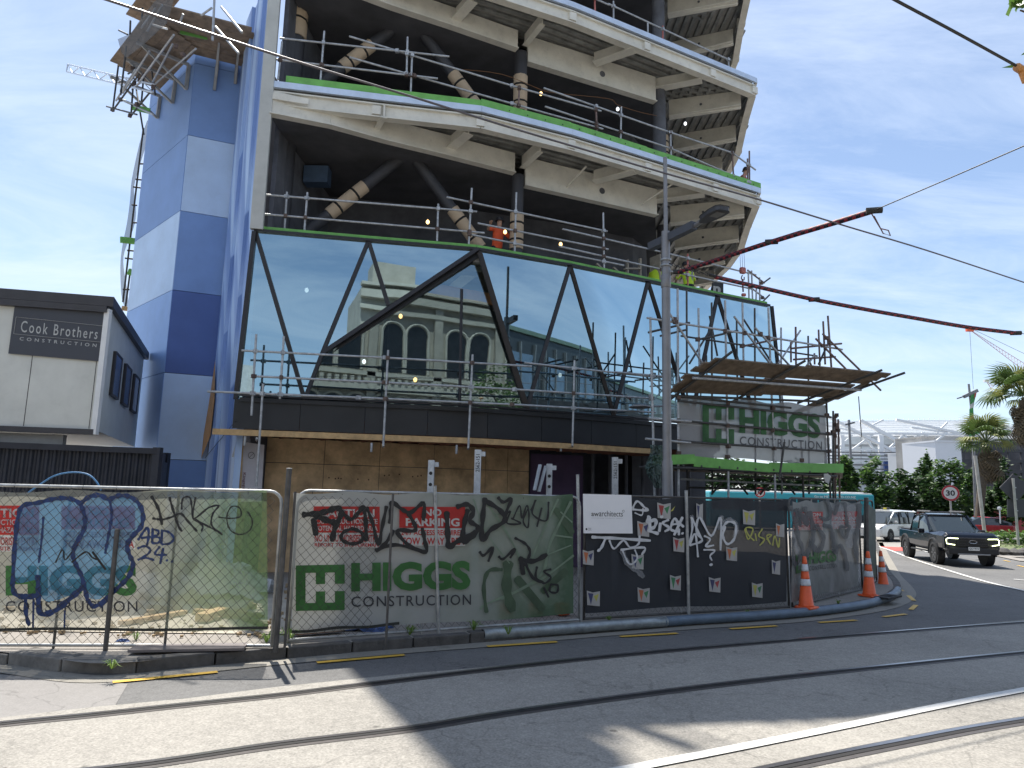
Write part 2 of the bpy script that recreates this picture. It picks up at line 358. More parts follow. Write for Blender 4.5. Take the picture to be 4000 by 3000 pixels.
kstone = M('basalt_kerb_stone', (.085, .08, .075), .85, 0, .35, 6, .5, 25, dirt=.2); kpale = M('sunlit_kerb_stone', (.17, .16, .145), .85, 0, .35, 5, .5, 25, dirt=.3); ksand = M('sandstone_block', (.34, .25, .15), .85, 0, .3, 6, .5, 25)  # kpale: sunlit tops of the left stones put into a lighter colour
KD = []  # resample every 0.9 m
acc = 0; last = KW[0]; KD.append(last)
for p in KW[1:]:
    while (p-last).length >= .88:
        last = last+(p-last).normalized()*.88; KD.append(last)
for i in range(len(KD)-1):
    a, b_ = KD[i], KD[i+1]
    if b_.y > 40: break
    d = (b_-a); n_ = Vector((-d.y, d.x)).normalized()
    z1 = .135+random.uniform(-.008, .012); w = .17
    if b_.x < -4.9: w = .34; z1 = .115+random.uniform(-.01, .03)
    b = MB(); c = (a+b_)/2+n_*(w/2-.01); b.box((c.x, c.y, z1/2-.02), (d.length-.018, w, z1+.04), math.atan2(d.y, d.x)+random.uniform(-.012, .012))
    o = b.build('kerb_stone', ksand if (b_.x < -5.4 and i % 4 == 2) else (kpale if b_.x < -3.9 else kstone), kerb, bevel=.018)
# dashes
DS = [((440, 2662), (850, 2622)), ((1238, 2586), (1580, 2556)), ((1903, 2523), (2176, 2505)), ((2422, 2485), (2646, 2472)), ((2852, 2455), (3034, 2443)), ((3198, 2430), (3345, 2421)), ((3451, 2408), (3539, 2397)), ((3558, 2380), (3578, 2362)), ((3570, 2345), (3548, 2325)), ((3525, 2308), (3500, 2292)), ((3920, 2188), (3945, 2193)), ((3975, 2208), (4030, 2220))]
for a, b_ in DS: ribbon('yellow_kerb_dash', G([a, b_]), .10, -.004, painty)
sheet('red_road_patch', G([(3438, 2134), (3545, 2138), (3552, 2152), (3480, 2151)]), -.006, M('red_road_surface', (.5, .08, .06), .8, 0, .15, 5))
ribbon('white_edge_line', dense(G([(3400, 2120), (3432, 2134), (3480, 2150), (3560, 2181), (3700, 2226), (3850, 2271), (4000, 2306), (4300, 2370)])), .13, -.001, paintw)
ribbon('white_side_line', G([(3565, 2135), (3620, 2155)]), .12, -.001, paintw); ribbon('white_turn_line', G([(3960, 2262), (4060, 2270)]), .12, -.001, paintw)
sheet('side_street_sun_patch', G([(3430, 2118), (3640, 2118), (3900, 2145), (3560, 2150), (3440, 2134)]), -.010, slabm)  # sunlight on the side street, painted as a paler ground sheet
# galvanised pipe used as a kerb
pipe = thing('steel_pipe', 'long galvanised pipe lying along the kerb, its far half painted blue grey', 'pipe', tuple(atZ(1890, 2506, 0)))
PP = [Vector((p[0], p[1], .085)) for p in dense(G([(1886, 2502), (2150, 2482), (2400, 2463), (2600, 2448)]), 3)]
PQ = [Vector((p[0], p[1], .085)) for p in dense(G([(2590, 2449), (2700, 2440), (2900, 2428), (3100, 2413), (3300, 2390), (3420, 2366), (3490, 2338), (3508, 2318)]), 4)]
b = MB(); b.tube(PP, .088, 16); b.build('galvanised_section', M('pipe_zinc', (.30, .33, .34), .42, .6, .3, 6, .1, 40, dirt=.25), pipe, smooth=True)
b = MB(); b.tube(PQ, .084, 16); b.build('painted_section', M('pipe_blue_grey', (.12, .165, .22), .5, .2, .2, 4, dirt=.25), pipe, smooth=True)
b = MB(); b.tube([PP[0]-Vector((.012, .006, 0)), PP[0]+Vector((.002, .001, 0))], .075, 16); b.build('open_end', groove, pipe)
# grate
gr = thing('drain_grate', 'black ridged rubber ramp lying on the kerb corner by the middle cone', 'ramp', tuple(atZ(3470, 2330, .13)))
rb = M('black_rubber', (.02, .02, .022), .7, 0, .3, 20); gp = atZ(3455, 2338, .13)
for i in range(3):
    b = MB(); b.box((gp.x+.16*i, gp.y+.25*i*.6, .15), (.34, .3, .045), RAD(40)); b.build('ramp_segment', rb, gr, bevel=.01)
# ================================================================== FENCE
fpts = {k: tuple(atZ(x, y, .17)[:2]) for k, x, y in [('a', -800, 2517), ('a1', 1060, 2522), ('b', 1125, 2500), ('b1', 2262, 2421), ('c', 2281, 2417), ('c1', 3082, 2370), ('d', 3095, 2368), ('d1', 3369, 2301), ('e1', 3425, 2270)]}
PA = Plane(fpts['a'], fpts['a1']); PB = Plane(fpts['b'], fpts['b1']); PC = Plane(fpts['c'], fpts['c1']); PD = Plane(fpts['d'], fpts['d1']); PE = Plane(fpts['d1'], fpts['e1'])
wire = M('chainlink_wire', (.085, .08, .07), .55, .5, .3, 10); frame = M('fence_frame_zinc', (.36, .37, .37), .45, .5, .3, 8, dirt=.3); framed = M('fence_frame_dark', (.09, .085, .08), .6, .3, .3, 8)
def chainlink(parent, p, q, z0, z1, pitch=.085):
    p = Vector(p); q = Vector(q); d = (q-p); n = int(d.length/pitch); d.normalize(); b = MB(); r = .0028; hh = pitch*1.05
    nz_ = int((z1-z0)/hh); e = Vector((d.y, -d.x, 0))
    for i in range(n):
        k = len(b.v)
        for j in range(nz_+1):
            s = (i+(j+i) % 2)*pitch+.012*math.sin(j*.7+i*.15); z = z0+j*hh+.012*math.sin(i*.4+j*.2); c = Vector((p.x+d.x*s, p.y+d.y*s, z)); w = Vector((d.x, d.y, 0))*r*1.3
            b.v += [tuple(c-w), tuple(c+e*r), tuple(c+w)]
        for j in range(nz_):
            o = k+j*3; b.f += [(o, o+1, o+4, o+3), (o+1, o+2, o+5, o+4), (o+2, o, o+3, o+5)]
    return b.build('chain_link_mesh', wire, parent, kind='stuff')
def fence_panel(pl, p, q, label, top, fm, round_=.16, mid=()):
    p = Vector(p); q = Vector(q); t = thing('temporary_fence', label, 'fence', (p.x, p.y, .12), 'temporary fence panels round the site')
    r = .021; L_ = (q-p).length; d = (q-p)/L_
    def at(s, z): v = p+d*s; return Vector((v.x, v.y, z))
    b = MB(); pts = [at(0, .15)]
    pts += [at(0, top-round_)]+[at(round_*(1-math.cos(a)), top-round_*(1-math.sin(a))) for a in (.4, .8, 1.2)]+[at(round_, top), at(L_-round_, top)]
    pts += [at(L_-round_*(1-math.cos(a)), top-round_*(1-math.sin(a))) for a in (1.2, .8, .4)]+[at(L_, top-round_), at(L_, .15)]
    b.tube(pts, r, 8); b.build('outer_frame', fm, t, smooth=True)
    rod(t, at(0, .17), at(L_, .17), r, framed if fm is framed else frame, 'bottom_rail')
    for s in mid: rod(t, at(s, .13), at(s, top), .017, framed if pl is PA else frame, 'upright')
    if pl is PA: n3 = PA.n*.085; chainlink(t, (p.x+.02+n3.x, p.y+n3.y, 0), (q.x-.02+n3.x, q.y+n3.y, 0), .2, top-.03, .062)
    elif pl is PB:
        n3 = PB.n*.085; mm_ = p+d*1.15; chainlink(t, (p.x+.02+n3.x, p.y+n3.y, 0), (mm_.x+n3.x, mm_.y+n3.y, 0), .2, top-.03, .062); chainlink(t, (mm_.x, mm_.y, 0), (q.x-.02, q.y, 0), .2, top-.03, .062)
    else: chainlink(t, (p.x+.02, p.y, 0), (q.x-.02, q.y, 0), .2, top-.03, .062)
    b = MB()
    for i in range(int(L_/.42)):
        s = .2+i*.42; b.tube([at(s, top+.026)+Vector((0, -.005, 0)), at(s+.008, top-.05)+Vector((0, -.032, 0))], .0045, 5)
    b.build('cable_tie', strap, t, kind='stuff'); return t
fa = fence_panel(PA, fpts['a'], fpts['a1'], 'fence panel at far left with blue bubble graffiti on its pale banner', 2.15, frame, mid=(3.0, 4.35, 5.85, 7.15))
fb = fence_panel(PB, fpts['b'], fpts['b1'], 'fence panel with the green HIGGS logo banner and black graffiti', 2.17, frame, mid=(1.9,))
fc_ = fence_panel(PC, fpts['c'], fpts['c1'], 'fence panel with the dark banner of scattered paper flags', 2.20, framed, mid=(2.0,))
fd = fence_panel(PD, fpts['d'], fpts['d1'], 'fence panel behind the first cone with smoky grey graffiti banner', 2.24, framed, mid=(1.2, 2.6))
fe = fence_panel(PE, fpts['d1'], fpts['e1'], 'narrow end fence panel turning the corner beside the two rear cones', 2.24, framed)
def post(label, a, b_, r, mat, cat='post', pl=None):
    t = thing('fence_post', label, cat, tuple(a), 'steel posts holding the fence'); rod(t, a, b_, r, mat, 'pole'); rod(t, Vector(b_), Vector(b_)+Vector((0, 0, .012)), r*1.05, frame, 'cap')
    return t
for i, (lb, pl, xb, yb, xt, yt, off, r, mt_) in enumerate([
    ('short dark steel post in front of the blue graffiti', PA, 410, 2556, 458, 2068, .10, .03, framed),
    ('tall dark post at the joint between the two left fence panels', PA, 1076, 2540, 1130, 1832, .06, .036, framed),
    ('grey post in front of the HIGGS lettering', PB, 1713, 2483, 1698, 1900, .05, .028, frame),
    ('pale post behind the corner of the white architects sign', PC, 2266, 2440, 2256, 1856, .05, .026, frame),
    ('yellow capped post in the middle of the dark banner', PC, 2690, 2400, 2680, 1918, .06, .03, frame),
    ('black padded end post beside the middle cone', PD, 3388, 2300, 3384, 1945, .05, .05, framed)]):
    A_ = pl.pt(xb, yb, off); A_.z = .1; post(lb, A_, pl.pt(xt, yt, off), r, mt_)
# ---- banners
def banner_mat(name, ca, cb, alpha, scale=.5, transl=.35, cc=None, xr=None):
    mt = bpy.data.materials.new(name); mt.use_nodes = True; nt = mt.node_tree; n = nt.nodes; l = nt.links; b = n['Principled BSDF']; o = n['Material Output']; b.inputs['Roughness'].default_value = .6
    g = n.new('ShaderNodeNewGeometry'); t = n.new('ShaderNodeTexNoise'); t.inputs['Scale'].default_value = scale; t.inputs['Detail'].default_value = 8; t.inputs['Roughness'].default_value = .6; t.inputs['Distortion'].default_value = .8
    l.new(g.outputs['Position'], t.inputs['Vector']); s = n.new('ShaderNodeSeparateXYZ'); l.new(g.outputs['Position'], s.inputs[0])
    fac = t.outputs[0]
    if xr:
        mr = n.new('ShaderNodeMapRange'); mr.inputs[1].default_value = xr[0]; mr.inputs[2].default_value = xr[1]; l.new(s.outputs[0], mr.inputs[0])
        ad = n.new('ShaderNodeMath'); ad.operation = 'MULTIPLY_ADD'; ad.inputs[1].default_value = .9; l.new(t.outputs[0], ad.inputs[0]); sb = n.new('ShaderNodeMath'); sb.operation = 'SUBTRACT'; sb.inputs[1].default_value = .45; l.new(mr.outputs[0], sb.inputs[0]); l.new(sb.outputs[0], ad.inputs[2]); fac = ad.outputs[0]
    r = n.new('ShaderNodeValToRGB'); e = r.color_ramp.elements; e[0].position = .3; e[0].color = (*ca, 1); e[1].position = .7; e[1].color = (*cb, 1)
    if cc: k = e.new(.88); k.color = (*cc, 1)
    l.new(fac, r.inputs[0]); l.new(r.outputs[0], b.inputs['Base Color'])
    tr = n.new('ShaderNodeBsdfTranslucent'); l.new(r.outputs[0], tr.inputs[0]); m1 = n.new('ShaderNodeMixShader'); m1.inputs[0].default_value = transl; l.new(b.outputs[0], m1.inputs[1]); l.new(tr.outputs[0], m1.inputs[2])
    tp = n.new('ShaderNodeBsdfTransparent'); m2 = n.new('ShaderNodeMixShader'); m2.inputs[0].default_value = alpha; l.new(tp.outputs[0], m2.inputs[1]); l.new(m1.outputs[0], m2.inputs[2]); l.new(m2.outputs[0], o.inputs['Surface']); return mt
def banner(pl, c4px, mat, label, off=.035, nx=60, nz_=16, amp=.014, bot=.02):
    (x0, y0), (x1, y1), (x2, y2), (x3, y3) = c4px; b = MB()
    for j in range(nz_+1):
        v = j/nz_
        for i in range(nx+1):
            u = i/nx; X = (x0*(1-u)+x1*u)*(1-v)+(x3*(1-u)+x2*u)*v; Y = (y0*(1-u)+y1*u)*(1-v)+(y3*(1-u)+y2*u)*v
            Y += 5*math.sin(u*23)*(1-v)**6+8*bot*50*math.sin(u*9+1)*v**8*.5
            o = off+amp*(math.sin(u*nx*.35+v*3)*.4+math.sin(u*17+v*9+2)*.35+math.sin(u*5-v*6)*.25)
            b.v.append(tuple(pl.pt(X, Y, o)))
    for j in range(nz_):
        for i in range(nx): k = j*(nx+1)+i; b.f.append((k, k+nx+1, k+nx+2, k+1))
    a = pl.pt(x3, y3, off)
    o = b.build('banner', mat, None, smooth=True, loc=a); return tag(o, label, 'banner')
b1m = banner_mat('pale_green_scrim', (.46, .46, .39), (.28, .35, .21), .62, .6, .5, (.12, .20, .085), (-6.2, -2.6))
b2m = banner_mat('grey_green_scrim', (.40, .405, .38), (.20, .25, .185), .92, .7, .25, (.07, .13, .07), (-3.0, 1.6))
b3m = banner_mat('dark_navy_scrim', (.010, .013, .021), (.020, .024, .032), .955, .8, .05)
b4m = banner_mat('smoky_scrim', (.12, .13, .125), (.27, .28, .28), .95, 1.4, .15, (.05, .08, .055))
bn1 = banner(PA, [(-420, 1920), (1042, 1918), (1046, 2462), (-420, 2470)], b1m, 'see-through pale green banner with blue bubble letters over HIGGS print', nx=90)
bn2 = banner(PB, [(1146, 1924), (2238, 1934), (2240, 2398), (1140, 2474)], b2m, 'grey and green HIGGS CONSTRUCTION banner with black spray graffiti', nx=80)
bn3 = banner(PC, [(2290, 1942), (3076, 1956), (3072, 2352), (2286, 2392)], b3m, 'dark navy banner printed with paper flags and white graffiti', nx=60)
bn4 = banner(PD, [(3096, 1958), (3360, 1962), (3352, 2290), (3090, 2350)], b4m, 'small grey HIGGS banner covered in smoky black graffiti', nx=40)
bn5 = banner(PE, [(3374, 1962), (3420, 1990), (3424, 2255), (3372, 2290)], M('dark_pad', (.10, .12, .10), .8, 0, .3, 3, transl=.1), 'dark green cover hanging on the narrow end fence', nx=8)
for bn_, pl_h, A_h, B_h in ((bn1, PA, (-420, 2462), (1046, 2456)), (bn2, PB, (1140, 2468), (1560, 2438))):
    b = MB(); n_h = 24; L1_, L2_ = [], []
    for i in range(n_h+1):
        u = i/n_h; x = A_h[0]*(1-u)+B_h[0]*u; y = A_h[1]*(1-u)+B_h[1]*u+3*math.sin(u*11); L1_.append(pl_h.pt(x, y-6, .075)); L2_.append(pl_h.pt(x, y+5, .075))
    b.add(L1_+L2_, [(i, i+1, n_h+2+i, n_h+1+i) for i in range(n_h)]); b.build('dark_hem', M('dark_hem', (.03, .032, .028), .7), bn_)
redp = M('printed_red', (.50, .035, .03), .6, 0, .12, 6, transl=.3); whp = M('printed_white', (.62, .62, .60), .6, 0, .1, 6, transl=.3); grp = M('printed_green', (.05, .165, .045), .6, 0, .22, 4, transl=.3)
gryp = M('printed_dark_grey', (.045, .045, .05), .6, transl=.2); blk = M('black_spray', (.012, .012, .013), .55, 0, .3, 8); blue = M('dark_blue_spray', (.012, .035, .13), .5, 0, .3, 6); wsp = M('white_spray', (.55, .56, .58), .5, 0, .15, 9)
lbl_ = M('light_blue_spray', (.10, .32, .55), .5, 0, .3, 3, alpha=.72, transl=.3); yls = M('olive_yellow_spray', (.36, .36, .08), .5, 0, .2, 9); smk = M('thin_grey_spray', (.055, .06, .07), .6, 0, .4, 5, alpha=.72); wfog = M('thin_white_spray', (.4, .41, .43), .6, 0, .3, 5, alpha=.4)
def quad_px(parent, pl, pts, mat, off, name='printed_panel'):
    b = MB(); b.poly([pl.pt(x, y, off) for x, y in pts]); return b.build(name, mat, parent)
def site_print(bn, pl, x0, y0, s, sk):
    "the red and white notices of the builder's banner; x0,y0 = top left of the caution sign, s = px scale, sk = slope"
    def q(ax, ay, bx, by, mt_, off): quad_px(bn, pl, [(x0+ax*s, y0+ay*s+ax*s*sk), (x0+bx*s, y0+ay*s+bx*s*sk), (x0+bx*s, y0+by*s+bx*s*sk), (x0+ax*s, y0+by*s+ax*s*sk)], mt_, off)
    def tx(st, ax, ay, bx, by, mt_, bold=.02): text_on(bn, st, [pl.pt(x0+ax*s, y0+ay*s+ax*s*sk, .062), pl.pt(x0+bx*s, y0+ay*s+bx*s*sk, .062), pl.pt(x0+bx*s, y0+by*s+bx*s*sk, .062), pl.pt(x0+ax*s, y0+by*s+ax*s*sk, .062)], mt_, bold)
    q(0, 0, 258, 102, redp, .056); q(0, 104, 258, 160, whp, .056)
    tx('CAUTION', 20, 10, 238, 42, whp, .03); tx('CONSTRUCTION SITE', 8, 48, 250, 68, whp); tx('POTENTIAL HAZARD AREA', 8, 75, 250, 95, whp)
    tx('NO UNAUTHORISED ENTRY', 4, 110, 254, 138, redp); tx('REPORT TO SITE FOREMAN', 4, 143, 254, 157, redp)
    q(335, 0, 592, 82, redp, .056); q(335, 84, 592, 152, whp, .056)
    tx('NO', 430, 8, 500, 36, whp, .03); tx('PARKING', 360, 44, 570, 76, whp, .03); tx('24/7 ACCESS REQUIRED', 342, 90, 588, 115, redp); tx('TOW AWAY AREA', 342, 120, 588, 148, redp)
def higgs(bn, pl, x0, y0, x1, y1, sk, off=.062, full=True, gm=None, dk=None):
    "logo square then HIGGS over CONSTRUCTION; box is the word HIGGS"
    gm = gm or grp; dk = dk or gryp
    w = x1-x0; h = y1-y0; f = lambda X, Y: (X, Y+(X-x0)*sk)
    lx0 = x0-.465*w; lx1 = x0-.055*w; ly0 = y0+.06*h; ly1 = y0+1.62*h; a = (lx1-lx0); bb = ly1-ly0
    def r(u0, v0, u1, v1, n_='logo'): quad_px(bn, pl, [f(lx0+u0*a, ly0+v0*bb), f(lx0+u1*a, ly0+v0*bb), f(lx0+u1*a, ly0+v1*bb), f(lx0+u0*a, ly0+v1*bb)], gm, off, n_)
    r(0, 0, .2, 1); r(.2, 0, 1, .17); r(.2, .83, 1, 1); r(.41, .17, .60, .42); r(.41, .58, .60, .83); r(.8, .17, 1, .42); r(.8, .58, 1, .83)
    c = [f(x0, y0), f(x1, y0), f(x1, y1), f(x0, y1)]; text_on(bn, 'HIGGS', [pl.pt(x, y, off) for x, y in c], gm, .05)
    c = [f(x0, y1+.16*h), f(x1+2, y1+.16*h), f(x1+2, y1+.52*h), f(x0, y1+.52*h)]; text_on(bn, 'CONSTRUCTION', [pl.pt(x, y, off) for x, y in c], dk, .006, 1.15)
site_print(bn2, PB, 1225, 1978, 1.0, .004); higgs(bn2, PB, 1372, 2198, 1838, 2312, -.018)
site_print(bn1, PA, -135, 1975, 1.12, 0); higgs(bn1, PA, 22, 2208, 535, 2328, .0)
site_print(bn4, PD, 3098, 2000, .45, -.01); higgs(bn4, PD, 3160, 2158, 3268, 2205, -.12)
# photograph print on the green part of banner 2: crane and track shapes
pg = M('printed_pale_green', (.22, .29, .21), .6, 0, .25, 3, transl=.3); dg_ = M('printed_deep_green', (.07, .11, .065), .6, 0, .3, 3, transl=.2)
b = MB()
for a_, w in [([(1890, 1950), (1980, 2080), (2060, 2240)], 9), ([(2230, 1960), (2150, 2120), (2110, 2250), (1960, 2340)], 10), ([(2180, 1950), (2120, 2080), (2060, 2230)], 8), ([(2240, 2170), (2100, 2270), (1900, 2360), (1880, 2380)], 8), ([(2190, 2000), (2235, 2040)], 5), ([(2160, 2090), (2235, 2100)], 6), ([(2130, 2170), (2230, 2130)], 5), ([(1930, 2010), (2060, 2000)], 4), ([(1850, 1950), (1900, 2080), (1990, 2200)], 5)]: b = MB(); stroke(b, a_, w, PB, .052); b.build('printed_photo_line', pg, bn2)
b = MB()
for a_, w in [([(1900, 2390), (1890, 2290), (1910, 2230), (1960, 2225)], 16), ([(1985, 2200), (1980, 2300), (2000, 2380)], 40), ([(2020, 2260), (2120, 2380)], 30), ([(2170, 1990), (2235, 2080)], 22), ([(2210, 2230), (2120, 2310)], 26)]: b = MB(); stroke(b, a_, w, PB, .049); b.build('printed_photo_shape', dg_, bn2)
# ---- graffiti
def paint(bn, pl, lines, mat, off=.066, name='graffiti'):
    for P, w in lines:
        b = MB(); stroke(b, P, w, pl, off); b.build(name, mat, bn)
c3 = lambda P: cr_(P, 0, 1600, .452)
def fillpx(bn, pl, P, mat, off):
    P = catmull(P+[P[0]], 5)[:-1]; b = MB(); b.poly([pl.pt(p.x, p.y, off) for p in P]); return b.build('graffiti_fill', mat, bn)
fillpx(bn1, PA, c3([(130, 1480), (130, 1200), (170, 900), (230, 810), (480, 770), (640, 780), (700, 860), (730, 1000), (650, 1180), (660, 1300), (715, 1480), (700, 1560), (420, 1660), (330, 1560), (340, 1470), (180, 1500)]), lbl_, .0645)
fillpx(bn1, PA, c3([(710, 840), (800, 750), (900, 745), (960, 790), (1060, 745), (1180, 800), (1230, 900), (1200, 1050), (1110, 1180), (1130, 1300), (1060, 1450), (960, 1560), (850, 1640), (740, 1600), (700, 1440), (640, 1260), (720, 1060)]), lbl_, .0655)
paint(bn1, PA, [(c3(p), w) for p, w in [
    ([(110, 1500), (125, 1200), (155, 930), (200, 830), (330, 805), (450, 775), (560, 765), (660, 790), (710, 850), (735, 960), (715, 1060), (655, 1160), (630, 1260), (660, 1350), (705, 1440), (735, 1560), (760, 1660)], 19),
    ([(700, 810), (770, 755), (860, 740), (940, 775), (1020, 745), (1110, 750), (1190, 800), (1235, 900), (1220, 1010), (1150, 1090), (1100, 1170), (1120, 1260), (1150, 1330), (1120, 1430), (1040, 1520), (950, 1600), (870, 1700)], 20),
    ([(950, 790), (965, 900), (950, 1020), (925, 1150), (910, 1240)], 12), ([(375, 930), (360, 1120), (335, 1320)], 10), ([(105, 1500), (130, 1590), (220, 1620), (320, 1600), (330, 1560), (325, 1440)], 22), ([(220, 1600), (225, 1760), (250, 1860)], 18), ([(330, 1610), (350, 1760), (470, 1740), (620, 1620), (710, 1540)], 24), ([(760, 1650), (820, 1700), (960, 1610)], 20), ([(290, 1640), (285, 1880)], 8), ([(560, 1740), (556, 1900)], 7)]], blue)
paint(bn1, PA, [(c3(p), w) for p, w in [
    ([(1195, 1125), (1230, 1070), (1275, 1020), (1285, 1090), (1270, 1170)], 11), ([(1220, 1110), (1300, 1100)], 9), ([(1320, 1030), (1315, 1150)], 10), ([(1320, 1035), (1370, 1050), (1360, 1085), (1325, 1095), (1380, 1110), (1370, 1150), (1315, 1155)], 10), ([(1400, 1045), (1395, 1160)], 10), ([(1395, 1045), (1460, 1060), (1500, 1110), (1470, 1155), (1400, 1165)], 10),
    ([(1190, 1200), (1250, 1180), (1300, 1210), (1270, 1255), (1190, 1300), (1250, 1280), (1330, 1300)], 10), ([(1380, 1185), (1340, 1250), (1440, 1255)], 10), ([(1410, 1200), (1385, 1330)], 10), ([(1440, 1300), (1446, 1306)], 10), ([(1484, 1310), (1490, 1315)], 10)]], blue)
paint(bn1, PA, [(c3(p), w) for p, w in [
    ([(1310, 750), (1370, 860), (1400, 990)], 13), ([(1465, 760), (1500, 880), (1540, 1000), (1570, 1050)], 11), ([(1320, 940), (1400, 950), (1480, 930), (1560, 900), (1620, 960), (1700, 1050)], 10), ([(1570, 860), (1580, 770), (1640, 760), (1660, 860), (1670, 940), (1750, 1000), (1740, 1050)], 8), ([(1690, 760), (1670, 940), (1800, 850), (1890, 830), (1840, 900), (1830, 1000), (1920, 1080)], 8), ([(1690, 950), (1800, 1010), (1900, 1060)], 8), ([(1890, 930), (2000, 940), (2080, 920), (2070, 850), (2000, 840), (1960, 930), (1990, 1040), (2080, 1080), (2160, 1040), (2180, 960), (2140, 880)], 6), ([(480, 1320), (540, 1210), (560, 1300), (620, 1230)], 6), ([(620, 1320), (740, 1230), (800, 1280), (860, 1300)], 7), ([(800, 1230), (910, 1380)], 9)]], blk)
c4 = lambda P: cr_(P, 800, 1500, .452); c5 = lambda P: cr_(P, 1700, 1600, .452); c6 = lambda P: cr_(P, 2200, 1750, .452)
paint(bn2, PB, [(c4(p), w) for p, w in [
    ([(850, 1130), (960, 1120), (1060, 1100), (1140, 1070), (1180, 1120), (1130, 1230), (1100, 1350)], 24), ([(940, 1170), (960, 1300)], 22), ([(960, 1140), (1060, 1180), (1130, 1200)], 26), ([(1180, 1100), (1260, 1170), (1330, 1110), (1370, 1060), (1390, 1180), (1395, 1350)], 18), ([(1280, 1250), (1200, 1280), (1180, 1340), (1260, 1380), (1350, 1360), (1360, 1290), (1280, 1250)], 15), ([(1400, 1070), (1450, 1200), (1500, 1390), (1530, 1250), (1570, 1060)], 15), ([(1480, 1440), (1560, 1380), (1630, 1270)], 17), ([(1600, 1200), (1610, 1080), (1620, 1020), (1700, 1080), (1780, 1110), (1890, 1030), (1890, 1170)], 17), ([(1760, 1120), (1820, 1230), (1800, 1270), (1660, 1270), (1770, 1400), (1910, 1450), (1900, 1350), (1880, 1250)], 17), ([(1480, 1440), (1650, 1390), (1900, 1450)], 15)]]+[(c5(p), w) for p, w in [
    ([(100, 890), (110, 1100), (120, 1190), (190, 1140), (350, 1060)], 22), ([(190, 840), (280, 820), (330, 880), (300, 960), (370, 1020), (320, 1100), (240, 1140), (250, 1000), (280, 870)], 20), ([(430, 770), (410, 950), (405, 1130), (480, 1040), (600, 960), (560, 870), (440, 790)], 20), ([(545, 760), (590, 800), (660, 770), (620, 870), (600, 960)], 14), ([(600, 920), (650, 880), (620, 980), (740, 985), (660, 940)], 8), ([(670, 950), (730, 830), (750, 940), (790, 830), (810, 900), (800, 1020), (760, 960), (800, 860)], 7), ([(830, 870), (870, 780), (840, 900), (960, 960), (980, 800)], 8), ([(920, 850), (880, 1010)], 7),
    ([(385, 1230), (420, 1260), (500, 1190), (460, 1310)], 12), ([(550, 1270), (590, 1290), (690, 1200), (650, 1280)], 11), ([(690, 1110), (780, 1160), (820, 1230), (790, 1310), (740, 1380)], 11), ([(730, 1290), (850, 1310), (960, 1255)], 20), ([(740, 1280), (760, 1420)], 18), ([(780, 1330), (850, 1460), (930, 1490)], 12), ([(880, 1360), (870, 1450), (940, 1500)], 10), ([(1000, 1380), (940, 1400), (1000, 1450), (950, 1500), (900, 1480)], 9), ([(1000, 1510), (1060, 1520), (1050, 1580), (990, 1570), (1000, 1510)], 9), ([(940, 1540), (980, 1620)], 8)]], blk)
paint(bn3, PC, [(c6(p), w) for p, w in [
    ([(740, 590), (730, 640), (800, 620), (790, 680), (740, 710), (820, 740)], 13), ([(745, 600), (750, 700)], 12), ([(850, 590), (852, 600)], 13), ([(840, 650), (830, 720)], 11), ([(910, 620), (860, 650), (920, 690), (880, 720)], 10), ([(940, 660), (990, 650), (960, 610), (930, 700), (990, 720)], 10), ([(1030, 600), (960, 750)], 10), ([(980, 630), (1040, 680)], 10), ([(1000, 700), (1000, 750)], 9), ([(1030, 735), (1033, 740)], 11),
    ([(1110, 600), (1115, 700), (1090, 840), (1140, 740), (1165, 940)], 8), ([(1095, 840), (1200, 800), (1150, 720), (1180, 600), (1280, 760), (1360, 600), (1360, 880)], 9), ([(1110, 600), (1200, 790)], 7), ([(1370, 700), (1420, 640), (1490, 660), (1480, 780), (1420, 830), (1380, 760), (1400, 680)], 10), ([(1220, 760), (1270, 790), (1230, 850), (1300, 840)], 8), ([(1215, 880), (1310, 885), (1270, 930), (1285, 970)], 7), ([(1277, 1005), (1279, 1012)], 13),
    ([(600, 520), (640, 460), (700, 510), (730, 540), (600, 530)], 9), ([(620, 560), (680, 580), (690, 520)], 6), ([(250, 770), (450, 780), (750, 800)], 12), ([(370, 770), (330, 860), (300, 890)], 11), ([(400, 800), (440, 870), (520, 800), (580, 860), (650, 830), (660, 760)], 8), ([(500, 880), (700, 860), (680, 920)], 9), ([(510, 880), (560, 990), (600, 1000), (640, 950), (620, 880)], 7)]], wsp)
paint(bn3, PC, [(c6([(510, 890), (560, 1000), (640, 1060), (690, 1110)]), 22), (c6([(1110, 590), (1120, 680)]), 16), (c6([(1370, 590), (1350, 700)]), 16), (c6([(1380, 640), (1450, 620), (1500, 680), (1480, 760)]), 18)], wfog, .06)
paint(bn3, PC, [(c6(p), w) for p, w in [([(1570, 700), (1600, 790), (1640, 700), (1580, 690), (1600, 750), (1650, 800)], 6), ([(1660, 740), (1670, 800)], 5), ([(1720, 700), (1690, 760), (1740, 790), (1700, 840)], 6), ([(1760, 790), (1800, 750), (1760, 760), (1790, 830)], 6), ([(1810, 840), (1830, 760), (1860, 860), (1870, 780)], 6)]], yls)
c8 = lambda P: cr_(P, 3000, 1900, .3617)
